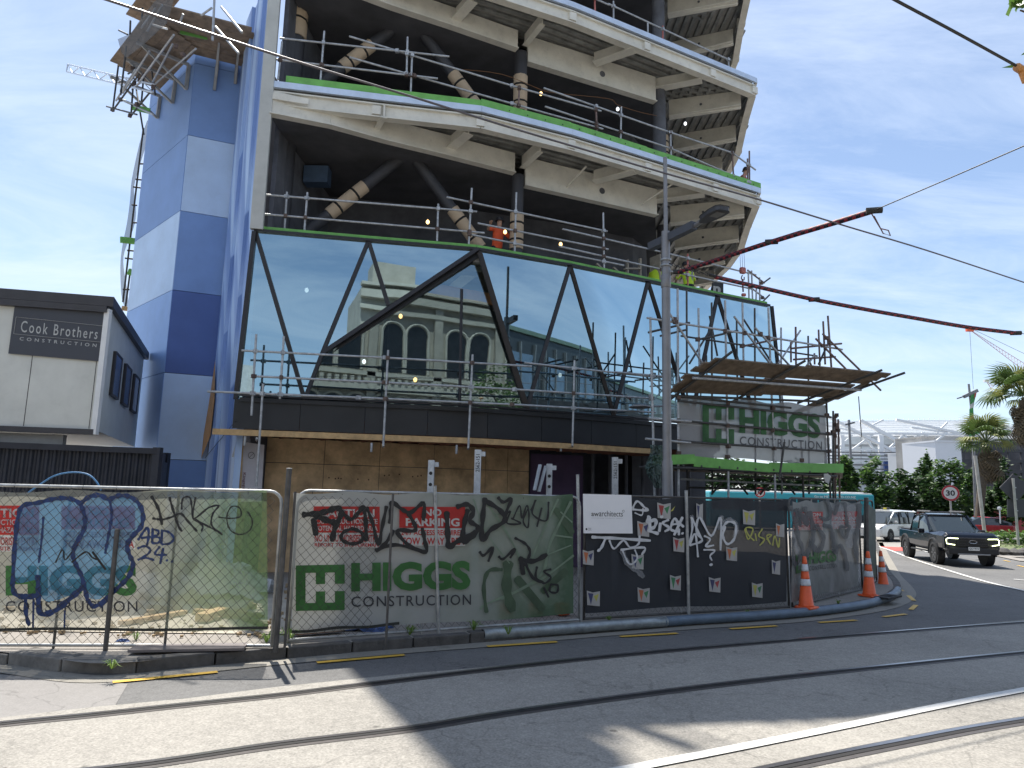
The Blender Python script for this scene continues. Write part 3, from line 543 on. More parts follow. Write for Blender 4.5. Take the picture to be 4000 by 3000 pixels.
paint(bn4, PD, [(c8(p), w) for p, w in [([(240, 220), (300, 400), (330, 560), (370, 700), (300, 840), (260, 700), (270, 560)], 18), ([(300, 250), (350, 420), (330, 250), (420, 420), (400, 230)], 18), ([(450, 280), (490, 480), (460, 640), (380, 800)], 22), ([(520, 420), (600, 560), (540, 700), (460, 600)], 20), ([(640, 150), (680, 280), (640, 360), (560, 330)], 15), ([(760, 170), (720, 300)], 16), ([(600, 420), (680, 450), (700, 600), (720, 720), (780, 640), (830, 740), (860, 900)], 17), ([(830, 180), (850, 420), (780, 440), (830, 560), (880, 440), (850, 420)], 13), ([(990, 200), (980, 400), (940, 600), (980, 820)], 22), ([(700, 500), (720, 700)], 14)]], smk)
paint(bn4, PD, [(c8([(240, 480), (300, 600), (360, 760)]), 30), (c8([(760, 220), (740, 420)]), 44), (c8([(900, 220), (900, 520), (880, 640)]), 36)], wfog, .058)
# paper flags printed on the dark banner
FL = [((812, 470), (930, 615), 'rgy'), ((1150, 475), (1208, 612), 'n'), ((1552, 532), (1660, 668), 'yy'), ((640, 630), (745, 768), 'on'), ((950, 770), (1048, 902), 'ry'), ((1838, 650), (1912, 772), 'o'), ((168, 878), (265, 1015), 'on'), ((590, 915), (696, 1050), 'ng'), ((1408, 852), (1504, 978), 'oy'), ((1802, 966), (1876, 1096), 'n'), ((922, 1096), (1018, 1232), 'gr'), ((1258, 1115), (1360, 1250), 'nr'), ((1630, 1162), (1724, 1296), 'yg'), ((203, 1232), (318, 1368), 'ny'), ((642, 1204), (748, 1338), 'og')]
fcol = {'r': M('flag_red', (.32, .05, .05), .7), 'g': M('flag_green', (.05, .2, .09), .7), 'y': M('flag_yellow', (.42, .40, .10), .7), 'o': M('flag_orange', (.45, .14, .06), .7), 'n': M('flag_navy', (.05, .055, .13), .7)}
flagw = M('flag_white', (.38, .37, .36), .7, 0, .1, 5)
for (x0, y0), (x1, y1), cs in FL:
    q = lambda u, v, o: PC.pt(*c6([(x0+(x1-x0)*u, y0+(y1-y0)*v)])[0], o)
    b = MB(); b.poly([q(0, 0, .060), q(.45, .12, .060), q(1, .04, .060), q(.98, 1, .060), q(.5, .96, .060), q(.04, .92, .060)]); o = b.build('paper_flag', flagw, bn3)
    for i, c in enumerate(cs):
        b = MB(); u = .1+.42*i; T_ = [(u, .15+.2*i), (u+.4, .2), (u+.22, .9-.2*i)]; b.poly([q(*T_[0], .0625), q(*T_[2], .0625), q(*T_[1], .0625)]); b.build('paper_flag_triangle', fcol[c], o)
# white architects sign
sg = thing('architects_sign', 'white rectangular architects sign board tied to the dark fence panel', 'sign', tuple(PC.pt(2278, 2083, .09)))
b = MB(); q4 = [PC.pt(2277, 1929, .085), PC.pt(2466, 1934, .085), PC.pt(2471, 2084, .085), PC.pt(2279, 2083, .085)]; b.poly(q4, .004, PC.n3); b.build('board', M('sign_white', (.80, .80, .82), .4, 0, .03, 2), sg)
text_on(sg, 'aw', [PC.pt(x, y, .092) for x, y in [(2310, 2003), (2339, 2004), (2339, 2017), (2310, 2016)]], gryp, .008); text_on(sg, 'architects', [PC.pt(x, y, .092) for x, y in [(2340, 1994), (2433, 1997), (2433, 2018), (2340, 2017)]], gryp, 0)
text_on(sg, 'masterplanning  architecture  interiors', [PC.pt(x, y, .092) for x, y in [(2311, 2022), (2434, 2024), (2434, 2027), (2311, 2025)]], M('faint_print', (.3, .3, .32), .6))
b = MB(); c_ = PC.pt(2435, 1997, .0925)
for r_, a0 in ((.016, 0),):
    for k in range(16):
        a, b2 = k*math.pi/8, (k+1)*math.pi/8; D = Vector((PC.d.x, PC.d.y, 0)); U = Vector((0, 0, 1)); f_ = lambda r, t: c_+(D*math.cos(t)+U*math.sin(t))*r
        b.add([f_(.022, a), f_(.022, b2), f_(.016, b2), f_(.016, a)], [(0, 1, 2, 3)])
b.build('emblem_ring', gryp, sg)
b = MB(); b.lathe([(0.0001, 0), (.018, 0), (.018, .002)], 14); o = b.build('round_seal', gryp, sg, loc=None); 
for v in o.data.vertices:
    cc_ = v.co+org(sg); v.co = PC.pt(2291, 2067, .091)+Vector((PC.d.x, PC.d.y, 0))*cc_.x+Vector((0, 0, 1))*cc_.y-org(sg)
text_on(sg, 'REGISTERED\nARCHITECTS', [PC.pt(x, y, .092) for x, y in [(2298, 2062), (2310, 2062), (2310, 2072), (2298, 2072)]], gryp)
# ================================================================== CONES
wband = M('reflective_band', (.60, .61, .62), .35, 0, .12, 20, dirt=.15)
def cone(px, ybase, ytop, label, lean=0):
    g0 = atZ(px, ybase, .13 if px < 3420 else .0); h = atY(px, ytop, g0.y).z-g0.z
    t = thing('traffic_cone', label, 'traffic cone', tuple(g0), 'orange traffic cones on the kerb corner'); t.rotation_euler = (lean, 0, random.uniform(-.5, .5)+.5)
    k = h/1.12; L_ = .05*k; r = lambda z: .165*k*(1-z/h)+.042*k*(z/h)
    b = MB(); b.box((0, 0, .025*k), (.40*k, .40*k, .05*k)); b.build('base', orange, t, local=True, bevel=.015)
    zb = [.05*k, .44*h, .57*h, .72*h, .86*h, h]
    for i in range(5):
        z0, z1 = zb[i], zb[i+1]; wh = i in (1, 3); e = .0 if not wh else .003
        b = MB(); b.lathe([(r(z0)+e+(.02*k if i == 0 else 0), z0), (r(z0+.03*k)+e, z0+.03*k), (r(z1)+e, z1)] + ([(.02, h+.012)] if i == 4 else []), 22); b.build('reflective_band' if wh else 'cone_body', wband if wh else orange, t, smooth=True, local=True)
    return t
cone(3150, 2376, 2175, 'orange and white traffic cone nearest, on the kerb beside the pipe'); cone(3396, 2330, 2155, 'orange and white traffic cone in the middle, standing on the black ramp', .02); cone(3452, 2300, 2153, 'orange and white traffic cone furthest right at the road edge', -.03)
# ================================================================== CONTAINER + SITE OFFICE
cpl = Plane((-12, 13.1), (-7.4, 15.0)); cont = thing('shipping_container', 'dark navy corrugated shipping container under the site office', 'container', (-10, 14, .12))
navy = M('dark_navy_steel', (.022, .024, .034), .55, .1, .3, 3, dirt=.2)
cd = Vector((.93, .37)).normalized(); cn = Vector((cd.y, -cd.x)); cr0 = Vector((-7.42, 15.05)); cl0 = cr0-cd*6.1
b = MB(); n_ = 44; vs = []; 
for i in range(n_*4+1):
    s = i/(n_*4)*5.9; dp = (0, .036, .036, 0)[i % 4]; p = cl0+cd*(s+.1)+(-cn)*(.03+dp); vs.append(p)
k = len(vs); b.add([(p.x, p.y, .25) for p in vs]+[(p.x, p.y, 2.86) for p in vs], [(i, i+1, k+i+1, k+i) for i in range(k-1)]); b.build('corrugated_side', navy, cont)
b = MB(); q = [cl0-cn*.1, cr0-cn*.1, cr0-cn*2.44, cl0-cn*2.44]; b.prism(q, .2, 2.95); b.build('body', navy, cont)
for z in (.2, 2.92): bar(cont, (*cl0, z), (*cr0, z), .1, .12, navy, 'rail')
for p in (cl0, cr0): 
    for e in (0, 2.38): w = p-cn*(e+.03); bar(cont, (w.x, w.y, .14), (w.x, w.y, 3.0), .15, .15, navy, 'corner_post')
for i in range(2):
    b = MB(); p0 = cr0-cn*(.15+i*1.1)+cd*.03; p1 = p0-cn*1.05; b.beam((p0.x, p0.y, 1.5), (p1.x, p1.y, 1.5), .04, 2.5); b.build('end_door', navy, cont)
hoop = thing('blue_cable', 'blue cable hoop arching over the fence against the dark container', 'cable', tuple(PA.pt(125, 1905, -.6)))
b = MB(); b.tube([PA.pt(x, y, -.6) for x, y in catmull([(110, 1925), (160, 1890), (215, 1858), (280, 1845), (340, 1852), (375, 1880), (395, 1915)], 5)], .012, 6); b.build('hose', M('blue_pipe', (.08, .22, .42), .5), hoop, smooth=True)
off_ = thing('site_office', 'grey white portable site office with Cook Brothers sign on top of the container', 'site office', (-9, 14.5, 3.28))
# office corners from the photo: roof z 6.16, floor z 3.28
r0 = Vector((-11.6, 14.05)); r1 = Vector((-8.62, 14.75)); sdv = Vector((-.62, 1.0)).normalized()*6
sd2 = Vector((-2.3, 6.0)).normalized()
wallm = M('office_wall_panel', (.60, .60, .55), .6, 0, .08, 1.5, dirt=.08); wallside = M('office_side_panel', (.46, .48, .55), .6, 0, .07, 1.5); trimm = M('office_dark_trim', (.045, .042, .045), .5, 0, .15, 3)
b = MB(); P_ = [r0, r1, r1+sd2*6.5, r0+sd2*6.5]; b.prism(P_, 3.32, 5.98); b.build('wall', wallm, off_)
od = (r1-r0).normalized(); on = Vector((od.y, -od.x)); OP = Plane(r0, r1); OS = Plane(r1, r1+sd2)
b = MB(); ex = .12; P2 = [r0+on*ex-od*.1, r1+on*ex+od*ex, r1+sd2*6.6+od*ex, r0+sd2*6.6-od*.1]; b.prism(P2, 5.93, 6.14); b.build('roof', trimm, off_)
bar(off_, (*(r0+on*.06), 5.86), (*(r1+on*.06), 5.86), .12, .13, trimm, 'fascia')
bar(off_, (*(r0+on*.03), 3.27), (*(r1+on*.03), 3.27), .1, .11, trimm, 'floor_beam')
bar(off_, (*(r0-on*.2), 3.1), (*(r1-od*.6-on*.2), 3.1), .2, .2, M('bearer', (.33, .32, .30), .7), 'bearer')
w = r1+on*.02+od*.01; bar(off_, (w.x, w.y, 3.22), (w.x, w.y, 5.88), .11, .11, white, 'corner_trim')
for i in range(3):
    s = .55+i*1.2; p = r0+od*s+on*.002; bar(off_, (p.x, p.y, 3.34), (p.x, p.y, 5.8), .012, .006, trimm, 'panel_joint')
for i in range(3):
    a = r1+sd2*(1.2+i*1.7)+Vector((sd2.y, -sd2.x))*.03; e = a+sd2*.95
    b = MB(); b.beam((a.x, a.y, 4.7), (e.x, e.y, 4.7), .06, .95); o = b.build('window', M('office_window_glass', (.06, .075, .13), .12, 0, .1, 2), off_)
    for z in (4.22, 5.18): bar(o, (a.x, a.y, z), (e.x, e.y, z), .08, .05, trimm, 'window_frame')
    for p in (a, e): bar(o, (p.x, p.y, 4.2), (p.x, p.y, 5.2), .08, .05, trimm, 'window_frame')
# sign: photo px corners
cs = thing('builder_sign', 'dark grey Cook Brothers Construction sign on the site office wall', 'sign', tuple(OP.pt(240, 1330, .03)))
b = MB(); b.poly([OP.pt(x, y, .03) for x, y in [(60, 1181), (424, 1222), (402, 1413), (33, 1381)]], .01, OP.n3); b.build('board', M('sign_slate', (.05, .053, .065), .5, 0, .06, 2), cs)
b = MB()
for p, q_ in [((63, 1238), (409, 1274)), ((409, 1274), (401, 1337)), ((401, 1337), (54, 1304)), ((54, 1304), (63, 1238))]: b.beam(OP.pt(*p, .045), OP.pt(*q_, .045), .004, .014, (OP.n3.x, OP.n3.y, 0))
b.build('printed_border', whp, cs)
text_on(cs, 'Cook Brothers', [OP.pt(x, y, .045) for x, y in [(84, 1252), (385, 1284), (379, 1325), (80, 1297)]], whp, .004, 1.3); text_on(cs, 'CONSTRUCTION', [OP.pt(x, y, .045) for x, y in [(78, 1316), (378, 1343), (376, 1356), (76, 1329)]], whp, .01, 1.9)
# ================================================================== THE BUILDING
bld = thing('office_building', 'unfinished office building with faceted mirror glass and open white steel floors', 'building', (0, 20, 0))
LV = {1: 8.5, 2: 12.5, 3: 16.5, 4: 20.5, 5: 24.3}
SIDE = [(8.45, 24.5), (8.92, 26.7), (9.1, 29.0), (9.0, 32.5)]
FP = [Vector(p) for p in FACP]; FP[-1] = Vector((8.1, 22.55)); SP = [Vector(p) for p in SIDE]
PER = FP+SP
def xy(p, z): return Vector((p[0], p[1], z))
IN1 = [atZ(x, y, 11.6) for x, y in [(1145, 445), (1290, 490), (1500, 548), (1723, 602), (2009, 675)]]
IN2 = [atZ(x, y, 11.3) for x, y in [(2050, 727), (2564, 843)]]
IN1 = [Vector((p.x, p.y)) for p in IN1]; IN2 = [Vector((p.x, p.y)) for p in IN2]; IN1[0].x = -6.3
RB = []  # radial beams: edge plan point, inner plan point, width
for a, b_, w in [((1500, 455), (1455, 540), .16), ((1830, 520), (1750, 600), .30), ((2110, 590), (2040, 668), .18), ((2480, 668), (2320, 722), .34)]:
    A_ = atZ(*a, 11.9); B_ = atZ(*b_, 11.75); RB.append((Vector((A_.x, A_.y)), Vector((B_.x, B_.y)), w))
A_ = atZ(2752, 765, 11.85); B_ = atZ(2500, 805, 11.75); RB.append((Vector((A_.x, A_.y)), Vector((B_.x, B_.y)), .34))
WB = []
for a, b_ in [((2907, 838), (2619, 862)), ((2886, 933), (2636, 960)), ((2830, 1020), (2655, 1040)), ((2790, 1100), (2670, 1112))]:
    A_ = atZ(*a, 11.75); B_ = atZ(*b_, 11.75); WB.append((Vector((A_.x, A_.y)), Vector((B_.x, B_.y))))
def cut(P, xmin):  # start a polyline at xmin
    Q = [p for p in P if p[0] > xmin]; i = len(P)-len(Q)
    if i: a, b_ = P[i-1], P[i]; t = (xmin-a[0])/(b_[0]-a[0]); Q = [Vector(a)*(1-t)+Vector(b_)*t]+Q
    return Q
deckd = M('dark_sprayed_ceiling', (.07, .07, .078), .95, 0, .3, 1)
for lv in (2, 3, 4, 5):
    z = LV[lv]; x0 = -6.45 if lv == 2 else (-6.38 if lv == 3 else -5.35); per = cut(PER, x0); n_ = len(per)
    nm = lambda s: s
    # slab itself
    b = MB(); b.prism(offset_poly(per, -.06)+[Vector((9, 33)), Vector((x0, 33))], z-.14, z); b.build('floor_slab', concrete, bld)
    # galvanised edge channel, white edge beam: one part per straight run
    O1 = offset_poly(per, .05); O2 = offset_poly(per, -.08); O3 = offset_poly(per, -.03)
    for i in range(n_-1):
        side = i >= n_-len(SP)-1
        bar(bld, xy(O1[i], z-.08), xy(O1[i+1], z-.08), .08, .17, channel if not side else steelw, 'edge_channel')
        bar(bld, xy(O3[i], z-.255), xy(O3[i+1], z-.255), .16, .035, steelw, 'top_flange')
        bar(bld, xy(O2[i], z-.42), xy(O2[i+1], z-.42), .10, .33, steelw, 'edge_beam')
        bar(bld, xy(O2[i], z-.60), xy(O2[i+1], z-.60), .24, .035, steelw, 'bottom_flange')
        p = O2[i+1]; b = MB(); e = (O2[i+1]-O2[i]).normalized()
        b.box((p.x, p.y, z-.44), (.22, .30, .24), math.atan2(e.y, e.x)); b.build('connection_bracket', steelw, bld)
        # corrugated deck ribs
    rb = MB()
    for k in range(9):
        o = -.28-.27*k; Q = offset_poly(per[:n_-len(SP)], o)
        for i in range(len(Q)-1): rb.beam(xy(Q[i], z-.185), xy(Q[i+1], z-.185), .12, .07)
    for k in range(13):
        x = 5.15+.3*k
        ys = [22.6, 24.5, 26.7, 29.0, 32.5]; xs_ = [8.1, 8.45, 8.92, 9.1, 9.0]
        yf = 19.6+.52*(x-2.9)+.3
        y0_ = yf
        if x > 7.9: y0_ = 22.6+(x-7.9)*3.2
        rb.beam((x, y0_, z-.18), (x, 32.4, z-.18), .13, .07)
    rb.build('corrugated_deck', deckm, bld, kind='stuff')
    # inner beam (stepping deeper on the right), with web holes
    sh = Vector((0, 0))
    J1 = cut(IN1, x0+.15); J2 = IN2
    for i in range(len(J1)-1): bar(bld, xy(J1[i], z-.60), xy(J1[i+1], z-.60), .06, .62, steelw, 'inner_beam'); bar(bld, xy(J1[i], z-.92), xy(J1[i+1], z-.92), .24, .03, steelw, 'inner_beam_flange')
    bar(bld, xy(J2[0], z-.74), xy(J2[1], z-.74), .07, .90, steelw, 'inner_beam'); bar(bld, xy(J2[0], z-1.2), xy(J2[1], z-1.2), .24, .03, steelw, 'inner_beam_flange')
    d = (J2[1]-J2[0]).normalized(); nn = Vector((d.y, -d.x)); h = J2[0]+d*(J2[1]-J2[0]).length*.56+nn*.037
    b = MB(); b.tube([(h.x, h.y, z-.8), (h.x+nn.x*.012, h.y+nn.y*.012, z-.8)], .10, 18); b.build('web_hole', black, bld)
    for (a, c, w) in RB:
        if a.x < x0: continue
        bar(bld, xy(a, z-.42), xy(c, z-.45), .05, .36, steelw, 'radial_beam'); bar(bld, xy(a, z-.62), xy(c, z-.66), w, .03, steelw, 'radial_beam_flange')
    for (a, c) in WB:
        bar(bld, xy(a, z-.55), xy(c, z-.55), .06, .66, steelw, 'radial_beam'); bar(bld, xy(a, z-.80), xy(c, z-.88), .32, .03, steelw, 'radial_beam_flange')
        mid = a*.45+c*.55; dd = (c-a).normalized(); nn = Vector((dd.y, -dd.x)); nn = nn if nn.y < 0 else -nn; mid = mid+nn*.035
        b = MB(); b.tube([(mid.x, mid.y, z-.55), (mid.x+nn.x*.01, mid.y+nn.y*.01, z-.55)], .045, 12); b.build('web_hole', black, bld)
    # diagonal stays from edge to inner beam
    for u0, v0, u1, v1 in ((2290, 650, 2200, 745), (2625, 720, 2500, 800)) if lv == 2 else ():
        rod(bld, atZ(u0, v0, 11.9), atZ(u1, v1, 11.5), .03, steelw, 'stay')
    # dark ceiling behind the inner beam
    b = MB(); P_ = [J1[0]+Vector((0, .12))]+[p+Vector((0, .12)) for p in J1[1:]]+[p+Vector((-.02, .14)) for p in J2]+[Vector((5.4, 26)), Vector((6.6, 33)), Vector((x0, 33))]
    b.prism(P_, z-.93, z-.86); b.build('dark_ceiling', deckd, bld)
    if lv < 5:
        # wing column and its dark wall
        c = J2[1]+Vector((.18, .25)); rod(bld, xy(c, z), xy(c, z+3.4), .22, black, 'corner_column')
# green kick boards on level 2 (one board per run) with bolt heads
KB = offset_poly(PER, -.02)
gp_ = [FA(x, y, -.02) for x, y in [(1117, 320)]]
runs = [(FA(1117, 310, -.02), KB[1], 12.62), (KB[1], KB[2], 12.61), (KB[2]*.999, KB[3], 12.63), (KB[3], KB[4], 12.62), (KB[4], KB[5], 12.61), (KB[5], KB[6]+(KB[6]-KB[5])*.08, 12.62)]
for a, b_, zc in runs: bar(bld, (a[0], a[1], zc), (b_[0], b_[1], zc+random.uniform(-.01, .01)), .035, .24, green, 'kick_board')
bb = MB()
for i in range(2, 6):
    for k in range(5): p = KB[i]*(1-(k+.5)/5)+KB[i+1]*((k+.5)/5); e = (KB[i+1]-KB[i]).normalized(); nn = Vector((e.y, -e.x)); q = p+nn*.018; bb.tube([(q.x, q.y, 12.62), (q.x+nn.x*.012, q.y+nn.y*.012, 12.62)], .018, 8)
bb.build('bolt_head', strap, bld, kind='stuff')
# level 1 slab, cap and green strip over the glass
O0 = offset_poly(FACP, 0.04); OG = offset_poly(FACP, -.06)
b = MB(); b.prism(offset_poly(PER, -.1)+[Vector((9, 33)), Vector((-6.4, 33))], 8.2, 8.46); b.build('floor_slab', concrete, bld)
for i in range(6):
    bar(bld, xy(O0[i], 8.50), xy(O0[i+1], 8.50), .10, .06, mull, 'glass_head_cap'); bar(bld, xy(OG[i], 8.59), xy(OG[i+1], 8.59), .04, .11, green, 'kick_board')
# interior: dark core and back wall
core = [(-6.1, 21.8), (-1.6, 22.6), (1.4, 23.6), (4.3, 24.9), (5.0, 26), (6.4, 32.9), (-6.1, 32.9)]
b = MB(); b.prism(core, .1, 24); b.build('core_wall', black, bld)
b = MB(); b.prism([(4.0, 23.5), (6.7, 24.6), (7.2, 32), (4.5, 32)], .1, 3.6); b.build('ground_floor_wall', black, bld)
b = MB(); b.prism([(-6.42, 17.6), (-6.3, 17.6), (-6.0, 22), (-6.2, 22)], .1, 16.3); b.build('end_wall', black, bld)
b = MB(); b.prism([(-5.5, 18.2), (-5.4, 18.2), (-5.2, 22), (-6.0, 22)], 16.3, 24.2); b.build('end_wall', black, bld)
b = MB(); b.prism([(-5.55, 17.2), (-4.6, 17.4), (-4.6, 19), (-5.5, 19)], 17.6, 30); b.build('added_shadow_screen', black, bld)  # unseen screen, added to throw the left edge of the road shadow
rnd = random.Random(5)
for k in range(34):
    p, d_ = Vector((-4.4+k*.40, 18.0+.36*k*.40)), rnd.uniform(.2, 2.4)*(1.3 if k < 9 else .7); b = MB(); q = (p.x+rnd.uniform(-.2, .6), p.y+rnd.uniform(-.1, .2), 24.3+d_*1.3); b.beam((p.x, p.y, 24.3), q, rnd.uniform(.1, .5), .05); b.build('added_dapple_board', plank, bld)  # unseen random boards, added to break the roof shadow into dapple
# blue tub seen indoors
b = MB(); p = FA(1240, 690, -2.5); b.box(p, (.7, .4, .5)); b.build('stored_duct', M('stored_blue', (.06, .10, .17), .6), bld)
# columns and braces with cardboard wraps
def wrap(a, c, r, r2=None):
    a = Vector(a); c = Vector(c); rod(bld, a, c, r, card, 'cardboard_wrap')
    for t in (.25, .72): p = a*(1-t)+c*t; d = (c-a).normalized()*.03; rod(bld, p-d, p+d, r*1.03, strap, 'strap')
dkst = M('dark_steel_column', (.055, .055, .062), .6, .2, .2, 2)
def fcol(x, yb, yt, off, r, wraps=(), z0=None, z1=None, mat=None):
    a = FA(x, yb, off); c = Vector((a.x, a.y, FA(x, yt, off).z))
    if z0 is not None: a.z = z0
    if z1 is not None: c.z = z1
    rod(bld, a, c, r, mat or dkst, 'column')
    for y0, y1 in wraps: wrap((a.x, a.y, FA(x, y0, off).z), (a.x, a.y, FA(x, y1, off).z), r*1.12)
fcol(2016, 1000, 680, -1.6, .19, [(975, 836)], 8.5, 11.6)
fcol(2030, 470, 250, -1.6, .20, [(438, 300)], 12.5, 15.6)
fcol(2592, 640, 390, -2.3, .16, [(622, 533)], 12.5, 15.5)
fcol(2592, 1120, 850, -2.3, .20, [], 8.5, 11.5)
fcol(1140, 330, -60, -1.5, .27, [(150, -120)], 12.5, 15.6)
fcol(1092, 900, 440, -1.5, .26, [], 8.5, 11.6)
def brace(x0, y0, x1, y1, off, r, w=None):
    a = FA(x0, y0, off); c = FA(x1, y1, off); rod(bld, a, c, r, dkst, 'brace')
    if w: wrap(a*(1-w[0])+c*w[0], a*(1-w[1])+c*w[1], r*1.15)
brace(1150, 945, 1585, 600, -1.8, .17, (.30, .62)); brace(1915, 1020, 1600, 590, -1.8, .17, (.12, .47))
brace(1250, 330, 1570, 85, -1.8, .17, (.26, .62)); brace(1880, 440, 1600, 60, -1.8, .17, (.06, .40))
# columns on level 3
fcol(2030, 60, -200, -1.6, .20, [], 16.5, 19.6)
# ---- white edge strip at the left end
for (a, c, w) in [((993, 897), (1071, -40), .17)]:
    A_ = FA(1003, 897, .06); B_ = FA(1074, -30, .06); bar(bld, A_, B_, .17, .3, M('pale_edge_paint', (.48, .48, .45), .6, 0, .1, 2), 'edge_column')
bar(bld, FA(1046, 372, .12), FA(1205, 398, .12), .05, .16, steelw, 'bracket_plate')
# ---- mirror glass facets
def glass_mat():
    mt = bpy.data.materials.new('blue_mirror_glass'); mt.use_nodes = True; nt = mt.node_tree; n = nt.nodes; l = nt.links; n.clear(); o = n.new('ShaderNodeOutputMaterial')
    g = n.new('ShaderNodeBsdfGlossy'); g.inputs['Roughness'].default_value = .012; g.inputs['Color'].default_value = (.50, .67, .74, 1); t = n.new('ShaderNodeBsdfTransparent'); t.inputs[0].default_value = (.42, .52, .50, 1)
    f = n.new('ShaderNodeFresnel'); f.inputs[0].default_value = 1.6; mr = n.new('ShaderNodeMapRange'); mr.inputs[1].default_value = .05; mr.inputs[2].default_value = .6; mr.inputs[3].default_value = .62; mr.inputs[4].default_value = .9; l.new(f.outputs[0], mr.inputs[0])
    ge = n.new('ShaderNodeNewGeometry'); ns = n.new('ShaderNodeTexNoise'); ns.inputs['Scale'].default_value = .55; ns.inputs['Detail'].default_value = 1; l.new(ge.outputs['Position'], ns.inputs['Vector']); bp = n.new('ShaderNodeBump'); bp.inputs['Strength'].default_value = .05; bp.inputs['Distance'].default_value = .06; l.new(ns.outputs[0], bp.inputs['Height']); l.new(bp.outputs[0], g.inputs['Normal'])
    m = n.new('ShaderNodeMixShader'); l.new(mr.outputs[0], m.inputs[0]); l.new(t.outputs[0], m.inputs[1]); l.new(g.outputs[0], m.inputs[2]); l.new(m.outputs[0], o.inputs[0]); return mt
glass = glass_mat(); clearg = glass_mat(); clearg.name = 'clearer_glass'
for q in clearg.node_tree.nodes:
    if q.type == 'MAP_RANGE': q.inputs[3].default_value = .34
    if q.type == 'BSDF_TRANSPARENT': q.inputs[0].default_value = (.8, .86, .84, 1)
T = [(998, 904), (1440, 940), (1866, 973), (2228, 1037), (2532, 1100), (2803, 1156), (3015, 1196)]
Bt = {-1: (925, 1556), 0: (1190, 1562), 2: (2056, 1604), 3: (2398, 1622), 4: (2700, 1640), 5: (2955, 1650), 6: (3062, 1655)}
J = (1517, 1192); K = (1260, 1378)
panes = [[T[0], Bt[0], Bt[-1]], [T[0], T[1], Bt[0]], [T[1], T[2], J], [T[1], J, K], [T[2], K, Bt[0], Bt[2]], [T[2], T[3], Bt[2]], [T[3], Bt[3], Bt[2]], [T[3], T[4], Bt[3]], [T[4], Bt[4], Bt[3]], [T[4], T[5], Bt[4]], [T[5], Bt[5], Bt[4]], [T[5], T[6], Bt[5]], [T[6], Bt[6], Bt[5]]]
for P in panes:
    W3 = [FA(x, y, 0) for x, y in P]
    if len(P) == 4:  # keep the big clear opening flat
        pl_ = Plane(W3[1][:2], W3[3][:2]); W3 = [pl_.pt(x, y) for x, y in P]
    b = MB(); b.poly(W3); b.build('glass_pane', clearg if len(P) == 4 else glass, bld)
for a, c in [(T[0], Bt[0]), (T[1], K), (K, Bt[0]), (T[1], J), (T[2], Bt[2]), (T[3], Bt[2]), (T[3], Bt[3]), (T[4], Bt[3]), (T[4], Bt[4]), (T[5], Bt[4]), (T[5], Bt[5]), (T[6], Bt[6])]:
    A_ = FA(*a, .02); B_ = FA(*c, .02); dd = (A_-B_).normalized(); b = MB(); b.beam(A_, B_, .10, .055, Vector((dd.y, -dd.x, 0)).cross(dd) if 0 else (0, -1, 0)); b.build('mullion', mull, bld)
A_ = FA(1866, 975, .05); B_ = FA(1258, 1382, .05); b = MB(); b.beam(A_, B_, .10, .16, (0, -1, 0)); b.build('raking_beam', mull, bld)
b = MB(); b.beam(FA(1870, 1000, -.12), FA(1250, 1408, -.12), .10, .20, (0, -1, 0)); b.build('raking_beam_reveal', fascia, bld)
b = MB(); b.beam(FA(1874, 985, .04), FA(2062, 1604, .04), .12, .10, (0, -1, 0)); b.build('mullion', mull, bld)
bar(bld, FA(993, 905, .05), FA(921, 1560, .05), .11, .10, mull, 'corner_mullion')
for x in (1510, 1795): rod(bld, FA(x+8, 1215 if x < 1600 else 1130, -.25), FA(x, 1600, -.25), .045, mull, 'inner_post')
# things seen through the big opening
bar(bld, FA(1640, 1120, -.5), FA(2030, 1190, -.5), .1, .30, M('orange_beam', (.62, .26, .11), .6, 0, .2, 3), 'timber_beam')
b = MB(); b.poly([FA(x, y, -.4) for x, y in [(1862, 1000), (1790, 1060), (1885, 1062), (1900, 1050)]]); b.build('concrete_upstand', concrete, bld)
b = MB(); b.poly([FA(x, y, -.6) for x, y in [(1800, 1075), (1862, 1078), (1795, 1130), (1748, 1120)]], .05); b.build('gusset_plate', steelw, bld)
# lip and fascia
OF = offset_poly(FACP, .12)
zt, zb_ = 4.40, 3.58; xs = -6.8
def along(P, s):
    for i in range(len(P)-1):
        L_ = (P[i+1]-P[i]).length
        if s <= L_ or i == len(P)-2: return P[i]+(P[i+1]-P[i])*(s/L_), (P[i+1]-P[i]).normalized()
        s -= L_
s = -.12; w_ = 1.52; OFl = sum((OF[i+1]-OF[i]).length for i in range(6))
while s < OFl-3.2:
    a, _ = along(OF, max(s, 0)) if s >= 0 else (OF[0]+(OF[0]-OF[1]).normalized()*.12, 0); c, _ = along(OF, min(s+w_-.012, OFl))
    bar(bld, xy(a, (zt+zb_)/2-.06), xy(c, (zt+zb_)/2-.06), .03, zt-zb_-.12, fascia, 'fascia_panel'); s += w_ if s >= 0 else w_+.0
OL = offset_poly(FACP, .17)
for i in range(6): bar(bld, xy(OL[i], 4.37), xy(OL[i+1], 4.37), .1, .045, mull, 'fascia_cap'); bar(bld, xy(OL[i], 4.27), xy(OL[i+1], 4.27), .02, .10, fascia, 'fascia_flashing')
A_ = OF[0]+(OF[0]-OF[1]).normalized()*.55; 
for i, (a, c) in enumerate([(A_, OF[1]), (OF[1], OF[2]), (OF[2], OF[3]), (OF[3], OF[4])]): bar(bld, xy(a, 3.49), xy(c, 3.49), .05, .14, timber, 'timber_beam')
